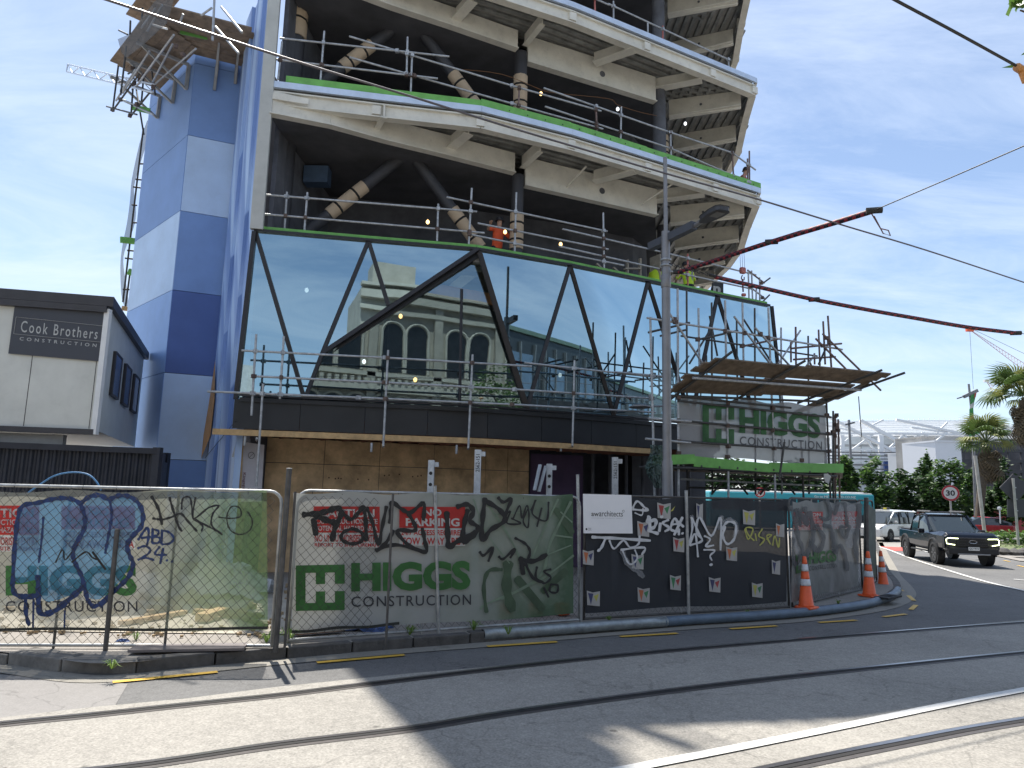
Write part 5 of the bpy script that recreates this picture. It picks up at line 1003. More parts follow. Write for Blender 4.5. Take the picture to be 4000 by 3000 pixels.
for y in (1018, 1040): p = atY(2601, y, 15.0); rod(lamp, p-Vector((0, 0, .02)), p+Vector((0, 0, .03)), .118, galv, 'clamp_band')
rod(lamp, atY(2601, 1075, 15.0)-Vector((0, 0, .28)), atY(2601, 1075, 15)+Vector((0, 0, 0)), .108, lm, 'collar')
fp = thing('small_wall_lamp', 'small grey dish shaped light on an arm left of the lamp post', 'lamp', tuple(FA(2500, 1592, .9)))
b = MB(); p = FA(2500, 1590, .9); b.lathe([(.28, -.02), (.30, 0), (.2, .05), (.05, .07)], 20, p); b.build('dish', lm, fp, smooth=True); rod(fp, FA(2543, 1565, .9), FA(2541, 1540, .9), .06, lm, 'cap'); rod(fp, FA(2510, 1590, .9), FA(2600, 1586, .9), .025, lm, 'arm')
# ================================================================== OVERHEAD WIRES
wm = M('overhead_wire', (.035, .033, .035), .5, .3, .1, 5)
def wire_(label, pts, z, r=.011, name='overhead_wire', mat=wm, zs=None):
    P = [atZ(x, y, (zs[i] if zs else z)) for i, (x, y) in enumerate(pts)]; t = thing(name, label, 'cable', tuple(P[0])); b = MB(); b.tube(catmull(P, 5), r, 6); b.build('wire', mat, t, smooth=True); return t, P
wire_('long thin tram wire crossing the whole building front from top left', [(300, -38), (421, 0), (800, 124), (1200, 253), (1640, 387), (2000, 500), (2592, 675), (2943, 773), (3300, 882), (3620, 978), (4000, 1103), (4300, 1200)], 6.6, .013, mat=M('overhead_wire_grey', (.12, .11, .12), .4, .4, .1, 5))
wire_('dark overhead cable running down from the top edge to the insulator', [(3440, -33), (3497, 0), (3740, 130), (3968, 256)], 6.4, .014); wire_('thin span wire rising right from the end of the striped sleeve', [(3414, 822), (3700, 700), (4000, 570), (4200, 485)], 6.6, .008)
wire_('short wire continuing right from the lower striped sleeve', [(3968, 1300), (4000, 1304), (4200, 1330)], 6.2, .008)
ins = thing('cable_insulator', 'orange brown insulator fitting at the right end of the dark cable', 'insulator', tuple(atZ(3985, 272, 6.4)))
om = M('insulator_brown', (.5, .22, .06), .4, 0, .3, 20)
b = MB(); p = atZ(3972, 262, 6.4); b.tube([p, atZ(4010, 285, 6.4)], .04, 8); b.build('clamp', om, ins); b = MB(); b.tube([atZ(3990, 272, 6.4), atZ(3998, 325, 6.25)], .035, 8, True, .012); b.build('hook', om, ins)
strp = bpy.data.materials.new('red_black_sleeve'); strp.use_nodes = True; n = strp.node_tree.nodes; l = strp.node_tree.links
g = n.new('ShaderNodeTexCoord'); s3 = n.new('ShaderNodeSeparateXYZ'); l.new(g.outputs['UV'], s3.inputs[0]); wv = n.new('ShaderNodeMath'); wv.operation = 'FRACT'; l.new(s3.outputs[0], wv.inputs[0]); cr2 = n.new('ShaderNodeValToRGB'); cr2.color_ramp.interpolation = 'CONSTANT'; cr2.color_ramp.elements[0].color = (.25, .022, .03, 1); cr2.color_ramp.elements[1].position = .42; cr2.color_ramp.elements[1].color = (.018, .012, .02, 1); l.new(wv.outputs[0], cr2.inputs[0]); l.new(cr2.outputs[0], n['Principled BSDF'].inputs['Base Color'])
def sleeve(label, pts, zs, r=.045):
    P = catmull([atZ(x, y, z) for (x, y), z in zip(pts, zs)], 14); t = thing('striped_cable_sleeve', label, 'cable sleeve', tuple(P[0]), 'red and black striped sleeves on the stay wires')
    b = MB(); b.tube(P, r, 10); me = b.mesh('sleeve', strp, org(t), True); uv = me.uv_layers.new(name='UVMap'); n_ = 10; L_ = [0]
    for i in range(1, len(P)): L_.append(L_[-1]+(P[i]-P[i-1]).length)
    for lp in me.loops: vi = lp.vertex_index; uv.data[lp.index].uv = (L_[min(vi//n_, len(P)-1)]/.17+(vi % n_)/n_*.55, 0)
    for p in me.polygons:
        ids = [me.loops[i].vertex_index for i in p.loop_indices]
        if max(i % n_ for i in ids) == n_-1 and min(i % n_ for i in ids) == 0 and len(ids) == 4:
            for li in p.loop_indices:
                vi = me.loops[li].vertex_index
                if vi % n_ == 0: u = uv.data[li].uv; uv.data[li].uv = (u[0]+.55, 0)
    link('sleeve', me, t, org(t)); return t, P
s1, P1 = sleeve('striped sleeve rising right from the lamp post to the sky', [(2650, 1062), (2800, 1015), (2950, 965), (3100, 918), (3260, 870), (3415, 822)], [7.05, 7.0, 6.9, 6.8, 6.7, 6.6])
s2, P2 = sleeve('long striped sleeve sagging right past the small crane', [(2795, 1082), (2950, 1118), (3180, 1170), (3400, 1212), (3570, 1242), (3780, 1278), (3968, 1301)], [6.75, 6.7, 6.6, 6.5, 6.4, 6.3, 6.2])
for t, p in ((s1, P1[0]), (s1, P1[-1]), (s2, P2[28]), (s2, P2[-1]), (s1, P1[34])): b = MB(); d = Vector((.12, -.03, 0)); b.tube([p-d*.9, p+d*.9], .052, 8); b.build('tape_wrap', strap, t)
tb = thing('turnbuckle_chain', 'chain and turnbuckle links joining the lower striped sleeve to the lamp post', 'chain', tuple(atZ(2640, 1045, 6.9)))
cps = catmull([atZ(2615, 1030, 7.0), atZ(2680, 1050, 6.9), atZ(2740, 1065, 6.8), atZ(2795, 1080, 6.75)], 8)
for i in range(0, len(cps)-1, 2): a, c = cps[i], cps[i+1]; b = MB(); d = (c-a); w_ = Vector((0, 0, .025)) if i % 4 else Vector((.01, .025, 0)); b.tube([a+w_, c+w_, c+d*.3, c-w_, a-w_, a-d*.3, a+w_], .008, 5); b.build('chain_link', wm, tb)
rod(tb, cps[-5], cps[-1], .03, strap, 'turnbuckle')
wc = thing('wire_clip', 'small ear shaped clip on the long tram wire right of the sleeve', 'clip', tuple(atZ(3450, 905, 6.6))); b = MB(); b.tube([atZ(x, y, 6.6) for x, y in [(3405, 835), (3440, 893), (3470, 900), (3478, 920), (3450, 912), (3415, 845)]], .01, 5); b.build('clip', M('clip_brown', (.15, .07, .06), .6), wc)
# ================================================================== HOIST HOOK
hk = thing('hoist_hook', 'red hoist block and hook hanging in front of the glass parapet\'s right end', 'hoist', tuple(FA(2902, 1070, .25)))
for x0 in (2890, 2898, 2906): rod(hk, FA(x0, 985, .25), FA(2893+(x0-2890), 1045, .25), .006, strap, 'rope')
b = MB(); p = FA(2901, 1057, .25); b.box(p, (.2, .14, .22), .4); b.build('block', redtube, hk, bevel=.05); hm = M('hook_iron', (.12, .05, .045), .5, .4)
b = MB(); b.tube(catmull([FA(x, y, .25) for x, y in [(2900, 1075), (2896, 1088), (2906, 1094), (2907, 1082)]], 5), .018, 7); b.build('hook', hm, hk, smooth=True); rod(hk, FA(2900, 1090, .25), FA(2903, 1140, .25), .025, hm, 'shank'); b = MB(); p = FA(2905, 1152, .25); b.box(p, (.14, .1, .1), .2); b.build('lower_hook', redtube, hk, bevel=.03)
ns = thing('black_letter_sign', 'black sign board showing a white n behind the glass parapet', 'sign', tuple(FA(2800, 1150, -.6)))
b = MB(); b.poly([FA(x, y, -.6) for x, y in [(2785, 1101), (2826, 1103), (2826, 1150), (2775, 1140)]], .02); b.build('board', M('sign_black', (.015, .015, .015), .5), ns); text_on(ns, 'n', [FA(x, y, -.55) for x, y in [(2786, 1116), (2815, 1120), (2815, 1146), (2786, 1142)]], whp, .05)
# ================================================================== PEOPLE
skin = M('skin', (.45, .27, .19), .6); hiv = M('hi_vis_yellow', (.52, .72, .03), .7, 0, .08, 5, emit=(.5, .72, .02), estr=.0); ora = M('orange_shirt', (.72, .10, .03), .8, 0, .1, 5); trou = M('work_trousers', (.02, .022, .035), .9); hatm = M('dark_helmet', (.03, .03, .035), .4); hatw = M('white_helmet', (.6, .6, .58), .4)
def skinmesh(name, vs, es, rs, mat, parent, sub=2):
    me = bpy.data.meshes.new(name); me.from_pydata(vs, es, []); me.materials.append(mat); o = link(name, me, parent, (0, 0, 0), local=True)
    md = o.modifiers.new('skin', 'SKIN'); sk = me.skin_vertices[0].data if me.skin_vertices else None
    if sk is None: me.skin_vertices_add() if hasattr(me, 'skin_vertices_add') else None
    return o, md
def body(parent, name, mat, chains):
    b = MB()
    for pts, rs in chains:
        P = catmull(pts, 4); n_ = len(P); k0 = len(b.v); m_ = 10; pr = Vector((1, 0, 0))
        for i, p in enumerate(P):
            t = i/(n_-1)*(len(rs)-1); a = int(min(t, len(rs)-2)); r_ = rs[a]*(1-(t-a))+rs[a+1]*(t-a) if not isinstance(rs[0], tuple) else tuple(rs[a][q]*(1-(t-a))+rs[a+1][q]*(t-a) for q in (0, 1))
            d = (P[min(i+1, n_-1)]-P[max(i-1, 0)]).normalized(); pr = (pr-d*pr.dot(d)).normalized(); w_ = d.cross(pr); rx, ry = r_ if isinstance(r_, tuple) else (r_, r_)
            b.v += [tuple(p+pr*rx*math.cos(q)+w_*ry*math.sin(q)) for q in [2*math.pi*j/m_ for j in range(m_)]]
        for i in range(n_-1):
            for j in range(m_): b.f.append((k0+i*m_+j, k0+i*m_+(j+1) % m_, k0+(i+1)*m_+(j+1) % m_, k0+(i+1)*m_+j))
        b.f.append(tuple(k0+j for j in range(m_))[::-1]); b.f.append(tuple(k0+(n_-1)*m_+j for j in range(m_)))
    o = b.build(name, mat, parent, smooth=True, local=True)
    r = o.modifiers.new('remesh', 'REMESH'); r.mode = 'VOXEL'; r.voxel_size = .022; r.use_smooth_shade = True; return o
def person(label, loc, rz, shirt, helmet, armL, armR, lean=0, stripes=False, crouch=False):
    "faces local -y; arms given as elbow, hand points relative to the shoulder"
    t = thing('person', label, 'person', tuple(loc), rz=rz); V = Vector; D_ = V((0, .05 if crouch else 0, -.5 if crouch else 0)); L0 = lambda z: V((0, -lean*(z-.95), 0)) if z > .95 else V((0, 0, 0))
    L_ = lambda z: D_+L0(z)
    sh = 1.46; sl, sr_ = V((.2, 0, sh))+L_(sh), V((-.2, 0, sh))+L_(sh); hz_ = V((0, 0, 1.66))+L_(1.66)
    arms = []
    for s, (e, h) in ((sl, armL), (sr_, armR)):
        e = s+V(e); h = s+V(h); arms.append((s, e, h))
    ch = [([V((0, 0, .95))+D_, V((0, 0, 1.2))+L_(1.2), V((0, 0, 1.44))+L_(1.44), V((0, 0, 1.54))+L_(1.54)], [(.15, .10), (.15, .10), (.16, .09), (.06, .06)]), ([V((0, 0, 1.5))+L_(1.5), hz_-V((0, 0, .02)), hz_+V((0, 0, .1))], [(.055, .055), (.075, .095), (.06, .08)])]
    ch.append(([hz_+V((0, -.08, .01)), hz_+V((0, -.112, -.012)), hz_+V((0, -.08, -.02))], [.015, .014, .012]))
    for s, e, h in arms:
        ch.append(([s*.98, e, h], [.048, .042, .03])); d = (h-e).normalized(); q = d.cross(V((0, 0, 1))).normalized() if abs(d.z) < .9 else V((1, 0, 0))
        ch.append(([h, h+d*.09], [.03, .035]))
        for k in range(4): o = q*(k-1.5)*.019; ch.append(([h+d*.07+o, h+d*.13+o, h+d*(.165-.008*abs(k-1.5))+o-V((0, 0, .02))], [.011, .0105, .009]))
        ch.append(([h+d*.02+q*.03, h+d*.07+q*.055, h+d*.10+q*.05], [.013, .012, .01]))
    KN = (lambda s: V((.15*s, -.42, .50))) if crouch else (lambda s: V((.1*s, -.01, .52)))
    for s in (-1, 1): ch.append(([V((.09*s, 0, .95))+D_, KN(s), V((.11*s, .02, .09))], [.085, .062, .045])); ch.append(([V((.11*s, .05, .05)), V((.11*s, -.16, .04))], [.045, .035]))
    body(t, 'body', skin, ch)
    body(t, 'shirt', shirt, [([V((0, 0, .88))+D_, V((0, 0, 1.2))+L_(1.2), V((0, 0, 1.42))+L_(1.42), V((0, 0, 1.52))+L_(1.52)], [(.175, .125), (.175, .12), (.20, .115), (.09, .075)])]+[([s-V((s.x*.25, 0, 0)), s+(e-s)*.9], [.075, .062]) for s, e, h in arms])
    body(t, 'trousers', trou, [([V((0, 0, .86))+D_, V((0, 0, 1.0))+D_], [(.165, .12), (.16, .115)])]+[([V((.085*s, 0, .93))+D_, KN(s), V((.11*s, .02, .1))], [.1, .08, .065]) for s in (-1, 1)]+[([V((.11*s, .07, .06)), V((.11*s, -.19, .045))], [.06, .05]) for s in (-1, 1)])
    b = MB(); b.lathe([(.145, 0), (.125, .02), (.12, .07), (.085, .125), (.02, .145)], 18, hz_+V((0, -.01, .04))); b.build('helmet', helmet, t, smooth=True, local=True)
    if stripes:
        for x in (-.095, .095): b = MB(); b.box(V((x, .125, 1.25))+L_(1.25), (.05, .012, .42)); b.build('reflective_stripe', M('grey_reflective', (.25, .26, .27), .5), t, local=True)
    return t
g1 = FA(2690, 1120, -.75); person('person in a yellow hi-vis shirt seen from behind above the glass parapet', (g1.x, g1.y, 8.46), 3.3, hiv, hatm, ((.12, -.1, -.25), (.05, -.35, -.3)), ((-.12, -.1, -.25), (-.05, -.35, -.3)), .35, True, True)
g2 = FA(2556, 1120, -1.3); person('person in yellow hi-vis mostly hidden left of the lamp post', (g2.x, g2.y, 8.46), 2.6, hiv, hatw, ((.12, -.1, -.25), (.05, -.35, -.3)), ((-.12, -.1, -.25), (-.05, -.35, -.3)), .45, False, True)
g3 = FA(1942, 930, -1.9); person('person in an orange shirt standing beside the wrapped column', (g3.x, g3.y, 8.46), .6, ora, hatm, ((.16, -.08, -.22), (.06, -.3, -.12)), ((-.2, -.05, -.1), (-.28, -.3, -.02)), .15)
g4 = FA(2878, 660, -1.25); person('person in a red jacket crouching behind the right end of the green board', (g4.x, g4.y, 12.5), 1.3, redtube, hatm, ((.02, -.1, -.26), (-.05, -.3, -.4)), ((-.02, -.1, -.26), (.05, -.3, -.4)), .5, False, True)
# ================================================================== TOWER TOP SCAFFOLD
TL = Plane(cn_, lf); TR = Plane(cn_, rt); c1 = lambda x, y: (200+x*.452, y*.452)
ts = thing('hanging_scaffold', 'cantilevered scaffold with plank decks round the top of the blue tower', 'scaffolding', tuple(TL.pt(560, 400, 1)))
plt_ = M('tower_plank', (.24, .18, .125), .8, 0, .4, 4, .2, 30)
ld = (lf-cn_).normalized(); rd = (Vector((-7.2, 21.2))-cn_).normalized(); ln_ = TL.n; rn_ = TR.n; zpl = 15.15
for k in range(7):
    a = cn_+ln_*(.25+.235*k)+ld*(-.6-.1*k); e = a+ld*3.3; bar(ts, xy(a, zpl+random.uniform(-.02, .02)), xy(e, zpl+random.uniform(-.02, .02)), .225, .04, plt_, 'plank')
for k in range(9):
    a = cn_+rn_*(.25+.235*k)-rd*(.5+.08*k); e = a+rd*2.6; bar(ts, xy(a, zpl+.05+random.uniform(-.02, .02)), xy(e, zpl+.05), .225, .04, plt_, 'plank')
for k in range(4):
    a = cn_+ln_*(.6+.235*k)+ld*(-1.2); e = a+ld*3.6; bar(ts, xy(a, 17.1), xy(e, 17.1), .225, .04, plt_, 'plank')
brk = M('bracket_grey', (.34, .34, .33), .5, .2, .15, 5)
for (t0, b0, e0), pl_ in [(((1190, 560), (1165, 770), (1010, 480)), TL), (((1075, 690), (1045, 890), (900, 620)), TL), (((940, 830), (915, 1020), (740, 740)), TL), (((1450, 440), (1410, 775), None), TR), (((1610, 480), (1590, 720), None), TR)]:
    A_ = pl_.pt(*c1(*t0), .06); B_ = pl_.pt(*c1(*b0), .06); bar(ts, A_, B_, .09, .09, brk, 'bracket_leg'); O_ = A_+pl_.n3*1.5; bar(ts, A_, O_, .08, .08, brk, 'bracket_arm'); bar(ts, B_, O_-pl_.n3*.1, .06, .06, brk, 'bracket_brace')
for a, c, o, m_ in [((1050, 380), (860, 740), 1.2, galv), ((1250, 420), (870, 750), .9, galv), ((580, 570), (530, 960), 1.5, darktube), ((650, 400), (600, 820), 1.7, darktube), ((720, 560), (690, 1000), 1.3, darktube), ((800, 650), (780, 880), 1.0, darktube), ((480, 920), (740, 990), 1.4, darktube), ((620, 870), (880, 990), 1.2, galv), ((530, 960), (760, 640), 1.5, darktube), ((690, 1000), (900, 740), 1.2, darktube), ((560, 870), (730, 600), 1.6, galv), ((620, 800), (850, 440), 1.6, galv), ((740, 740), (1060, 300), 1.6, galv), ((730, 740), (800, 1160), .8, darktube), ((585, 262), (660, 298), 1.9, darktube), ((790, 70), (785, 160), 1.9, darktube), ((685, 180), (680, 300), 1.9, darktube), ((665, 638), (730, 600), 1.4, darktube), ((590, 850), (720, 905), 1.3, galv), ((880, 215), (1000, 250), 1.9, white), ((780, 240), (900, 70), 1.7, galv), ((830, 270), (960, 40), 1.6, galv), ((730, 700), (700, 780), 1.3, rusty), ((870, 620), (900, 820), 1.0, darktube), ((1410, 0), (1395, 350), 1.8, galv), ((1300, 130), (1385, 70), 1.8, galv), ((1470, 60), (1650, 280), 1.8, galv), ((1420, 230), (1620, 460), 1.7, galv), ((1110, 200), (1140, 120), 1.6, galv)]:
    rod(ts, TL.pt(*c1(*a), o), TL.pt(*c1(*c), o), .026, m_)
for x, y in [(570, 665), (610, 790), (720, 720), (680, 1000), (530, 950), (760, 690), (880, 750), (650, 490), (700, 590), (800, 650), (1140, 470), (1080, 400), (600, 860), (740, 900)]: coupler(ts, TL.pt(*c1(x, y), 1.35), rusty)
bar(ts, TL.pt(*c1(700, 925), 1.2), TL.pt(*c1(850, 960), .9), .03, .17, green, 'kick_board'); bar(ts, TR.pt(*c1(1115, 268), 1.2), TR.pt(*c1(1350, 320), 1.2), .03, .17, green, 'kick_board')
ntm = M('grey_debris_net', (.13, .125, .12), .9, 0, .3, 3, alpha=.62)
b = MB(); b.poly([TL.pt(*c1(x, y), 1.95) for x, y in [(905, 0), (780, 150), (690, 290), (575, 338), (605, 450), (650, 500), (780, 400), (1000, 200), (1060, 0)]]); b.build('debris_net', ntm, ts)
b = MB(); b.poly([TL.pt(*c1(x, y), 1.5) for x, y in [(655, 505), (800, 560), (760, 600), (690, 560)]]); b.build('debris_net', ntm, ts)
tw = thing('aluminium_truss_beam', 'silver lattice beam poking out left from the tower scaffold', 'truss', tuple(TL.pt(260, 265, 1.6)))
A0, A1, B0, B1 = TL.pt(264, 251, 1.6), TL.pt(600, 330, 1.3), TL.pt(260, 280, 1.6), TL.pt(596, 360, 1.3)
alm = M('aluminium', (.62, .63, .65), .35, .7, .1, 6); rod(tw, A0, A1, .03, alm, 'top_chord'); rod(tw, B0, B1, .03, alm, 'bottom_chord')
for k in range(11): u0, u1 = k/11, (k+1)/11; rod(tw, lerp(A0, A1, u0) if k % 2 == 0 else lerp(B0, B1, u0), lerp(B0, B1, u1) if k % 2 == 0 else lerp(A0, A1, u1), .016, alm, 'lacing')
rod(tw, A0, B0, .02, alm, 'end_post')
sn = thing('netted_rear_scaffold', 'narrow netted scaffold edge hanging down behind the blue tower\'s left side', 'scaffolding', tuple(TL.pt(490, 1150, -.3)))
TB = Plane((-13.2, 23.4), (-11.9, 24.6)); c5b = lambda x, y: (x*.452, 750+y*.452)
for P in ([(575, 470), (545, 560), (515, 700), (508, 780), (496, 870), (478, 960), (470, 1040), (474, 1150), (485, 1195)],): 
    b = MB(); Q = catmull(P, 4); w_ = [18*math.sin(i*.5)+30*(1-abs(i/len(Q)-.4)) for i in range(len(Q))]; Lp = [TB.pt(p[0], p[1]) for p in Q]; Rp = [TB.pt(p[0]+8+abs(w_[i])*.5, p[1]+4, -.3) for i, p in enumerate(Q)]; n_ = len(Q); b.add(Lp+Rp, [(i, i+1, n_+i+1, n_+i) for i in range(n_-1)]); b.build('debris_net', ntm, sn)
for a, c in [((560, 500), (480, 1180)), ((545, 640), (570, 640)), ((530, 700), (575, 705)), ((520, 730), (560, 735)), ((520, 870), (545, 870)), ((497, 978), (522, 980)), ((488, 1008), (520, 1012)), ((515, 800), (535, 802)), ((480, 1130), (505, 1131)), ((510, 1050), (490, 1200))]: rod(sn, TB.pt(*a, -.1), TB.pt(*c, -.1), .03, darktube)
bar(sn, TB.pt(470, 936), TB.pt(528, 943), .1, .2, green, 'kick_board'); bar(sn, TB.pt(500, 1060), TB.pt(515, 1066), .1, .2, green, 'kick_board'); bar(sn, TB.pt(476, 1203), TB.pt(497, 1207), .1, .14, timber, 'board_end')
# ================================================================== BEHIND THE STREET (seen in the mirror glass, and casting nothing here)
stn = M('pale_limestone', (.42, .39, .33), .8, 0, .18, 1.2, dirt=.12); stn2 = M('stone_trim', (.50, .47, .40), .8, 0, .12, 2); wdk = M('dark_window', (.015, .017, .02), .1); 
SX = 9.8; sb = thing('stone_arcade_building', 'pale Victorian stone building with arched windows across the street, seen reflected', 'building', (SX, -11, 0))
def arch_win(b_fr, b_gl, cx_, z0, w_, h_, y=-10.9):
    n_ = 10; pts = [(cx_-w_/2, z0), (cx_+w_/2, z0)]+[(cx_+w_/2*math.cos(a), z0+h_-w_/2+w_/2*math.sin(a)) for a in [math.pi*i/n_ for i in range(n_+1)]]
    b = MB(); b.poly([(x, y+.04, z) for x, z in pts]); o = b.build('window', wdk, sb)
    fr = MB(); ar = [(cx_+(w_/2+.12)*math.cos(a), y+.1, z0+h_-w_/2+(w_/2+.12)*math.sin(a)) for a in [math.pi*i/n_ for i in range(n_+1)]]; fr.tube(ar, .1, 6); fr.build('window_arch', stn2, o)
    for s in (-1, 1): rod(sb, (cx_+s*(w_/2+.12), y+.1, z0), (cx_+s*(w_/2+.12), y+.1, z0+h_-w_/2), .1, stn2, 'window_column')
b = MB(); b.box((SX, -14, 7.85), (19, 6.2, 15.7)); b.build('wall', stn, sb)
for z, h, o in ((4.4, .35, .3), (9.0, .55, .45), (9.9, .3, .3), (14.3, .3, .35), (15.2, .5, .5), (15.8, .2, .6)): b = MB(); b.box((SX, -10.9+o/2, z), (19.2, o, h)); b.build('cornice', stn2, sb)
for i in range(40): b = MB(); b.box((SX-9.4+i*.47, -10.55, 9.45), (.22, .35, .32)); b.build('dentil', stn2, sb)
for i in range(4):
    cx_ = SX-7.1+i*4.7
    for k in (-1, 1): arch_win(None, None, cx_+k*.88, 10.15, 1.4, 3.4)
    for k in (-1, 0, 1): arch_win(None, None, cx_+k*1.45, 5.0, 1.2, 3.5)
    arch_win(None, None, cx_, .4, 2.4, 3.2)
    b = MB(); b.box((cx_+2.35, -10.75, 7.8), (.6, .3, 15.6)); b.build('pilaster', stn, sb)
    b = MB(); b.tube([(cx_+2.35, -10.6, 9.1), (cx_+2.35, -10.4, 9.1)], .28, 14); b.build('stone_roundel', stn2, sb)
b = MB(); b.box((SX-7.5, -12, 16.6), (2.6, 2, 1.6)); b.build('chimney', stn, sb)
db = thing('dark_glass_building', 'dark glazed building with curtain wall across the street to the right, seen reflected', 'building', (28, -8, 0))
dg2 = M('dark_curtain_wall', (.03, .035, .04), .25, 0, .3, 1); 
b = MB(); b.box((58, -8, 6.8), (74, 12, 13.6)); b.build('wall', dg2, db)
for i in range(48): b = MB(); b.box((21.6+i*1.5, -1.9, 6.6), (.12, .2, 12.6)); b.build('fin', M('fin_grey', (.12, .13, .14), .5), db)
for i in range(16):
    for j in range(3): b = MB(); b.box((23.3+i*4.5, -1.95, 2.4+j*4.2), (2.4, .06, 2.6)); b.build('window', M('bluish_window', (.10, .15, .22), .1), db)
b = MB(); b.box((58, -2.2, 13.7), (74.5, .8, .3)); b.build('parapet', M('green_parapet', (.10, .15, .12), .6), db)
gb2 = thing('grey_shed', 'low grey corrugated shed across the street to the left, seen reflected', 'shed', (-18, -8, 0))
b = MB(); b.box((-18, -9, 3.2), (15, 8, 6.4)); b.build('wall', M('shed_grey', (.10, .11, .12), .6, 0, .2, 2), gb2)
for i in range(14): b = MB(); b.box((-24.5+i, -4.95, 3.2), (.07, .08, 6.3)); b.build('rib', M('shed_rib', (.05, .055, .06), .6), gb2)
b = MB(); b.box((-20, -40, 6.4), (30, 20, 12.8)); o = b.build('far_white_block', M('far_white', (.55, .56, .55), .7), None, loc=(-20, -40, 0)); o.name = 'apartment_block'; tag(o, 'plain pale block further behind the street, seen reflected low in the glass', 'building')
# ================================================================== BACKGROUND RIGHT
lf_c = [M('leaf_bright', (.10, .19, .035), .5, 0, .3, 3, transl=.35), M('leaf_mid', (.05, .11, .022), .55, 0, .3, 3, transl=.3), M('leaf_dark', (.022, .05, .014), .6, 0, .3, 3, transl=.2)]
bark = M('bark', (.10, .08, .06), .9, 0, .3, 8)
def leaves(parent, name, cen, rad, n_, size, mats, seed, shape=None, loc=None):
    rnd = random.Random(seed); bs = [MB() for _ in mats]; clumps = []
    for k in range(max(6, n_//60)):
        while True:
            p = Vector((rnd.uniform(-1, 1), rnd.uniform(-1, 1), rnd.uniform(-1, 1)))
            if .25 < p.length < 1: break
        if shape: s_ = shape(p.z); p.x *= s_; p.y *= s_
        clumps.append(p)
    for k in range(n_):
        c = clumps[rnd.randrange(len(clumps))]; p = c+Vector((rnd.gauss(0, .15), rnd.gauss(0, .15), rnd.gauss(0, .10)))
        P = Vector((cen[0]+p.x*rad[0], cen[1]+p.y*rad[1], cen[2]+p.z*rad[2])); a = rnd.uniform(0, 6.28); e = Vector((math.cos(a), math.sin(a), rnd.uniform(-.5, .5))).normalized(); f_ = e.cross(Vector((rnd.uniform(-1, 1), rnd.uniform(-1, 1), rnd.uniform(.2, 1))).normalized()).normalized(); s_ = size*rnd.uniform(.6, 1.3)
        bs[rnd.choice(range(len(mats)))].add([P-e*s_, P+f_*s_*.45, P+e*s_, P-f_*s_*.45], [(0, 1, 2, 3)])
    # one mesh, several materials
    b = MB(); idx = []
    for i, q in enumerate(bs): b.add(q.v, q.f); idx += [i]*len(q.f)
    w = Vector(loc) if loc is not None else org(parent); me = b.mesh(name, None, w)
    for m_ in mats: me.materials.append(m_)
    me.polygons.foreach_set('material_index', idx); me.update(); return link(name, me, parent, w)
def tree(label, px, ytop, Y, wid, kind, seed, group='street trees in front of the stadium', n_=2400, size=.19, zb=.8):
    top = atY(px, ytop, Y); c = Vector((top.x, Y, 0)); H = top.z; t = thing('street_tree', label, 'tree', tuple(c), group); rnd = random.Random(seed)
    b = MB(); b.tube([(c.x, c.y, 0), (c.x+rnd.uniform(-.1, .1), c.y, H*.35), (c.x+rnd.uniform(-.2, .2), c.y, H*.75)], .11, 8, True, .04)
    b.build('trunk', bark, t)
    for k in range(4): a = k*1.7+seed; b = MB(); z = H*(.25+.12*k); b.tube([(c.x, c.y, z), (c.x+math.cos(a)*wid*.35, c.y+math.sin(a)*wid*.35, z+H*.18)], .04, 6, True, .015); b.build('limb', bark, t)
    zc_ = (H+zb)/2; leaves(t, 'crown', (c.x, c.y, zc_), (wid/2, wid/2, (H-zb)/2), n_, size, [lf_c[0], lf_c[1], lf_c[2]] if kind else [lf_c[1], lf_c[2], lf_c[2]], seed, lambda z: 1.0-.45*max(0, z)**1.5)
    return t
for i, (lb, px, yt, Y, w_) in enumerate([('leftmost street tree, right beside the scaffold', 3300, 1782, 60, 1.9), ('bushy street tree second from the scaffold', 3418, 1790, 59, 2.9), ('rounded tree left of the blue screen', 3530, 1832, 60, 2.8), ('narrow tall tree against the grey concrete block', 3594, 1768, 66, 1.5), ('thin twin tree beside the narrow tall one', 3620, 1785, 67, 1.2), ('broad dark tree below the narrow tall pair', 3632, 1850, 58, 2.6), ('pointed tree in front of the white block', 3700, 1776, 58, 3.0), ('thin tree left of the palm trunk', 3788, 1820, 60, 1.7), ('tree just right of the palm trunk', 3915, 1795, 60, 2.2), ('light green tree at the right picture edge', 3990, 1850, 58, 2.6), ('low dark tree behind the diamond sign', 3850, 1905, 62, 2.2)]):
    tree(lb, px, yt, Y, w_, i % 3 != 2, 11+i)
leaves(None, 'hedge_back', (0, 0, -50), (.1, .1, .1), 1, .01, lf_c, 1, loc=(0, 0, -50)).name = 'x'; bpy.data.objects.remove(bpy.data.objects['x'])
# dark undergrowth between the trunks
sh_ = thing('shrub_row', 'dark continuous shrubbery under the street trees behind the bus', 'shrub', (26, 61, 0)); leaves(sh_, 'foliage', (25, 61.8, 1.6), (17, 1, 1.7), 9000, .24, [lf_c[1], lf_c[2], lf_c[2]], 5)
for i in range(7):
    tree(['dark tree just right of the ground floor wall, behind the scaffold', 'dark tree behind the left part of the bus roof', 'dark tree over the bus, left of the no turning sign', 'dark tree over the bus, right of the no turning sign', 'dark tree behind the white rag', 'dark tree behind the banner bottom corner', 'dark tree behind the rusty corner tubes'][i], 2790+i*78, 1790+(i%3)*14, 64, 3.4, 0, 40+i, 'dark trees behind the bus', 1500, .24)
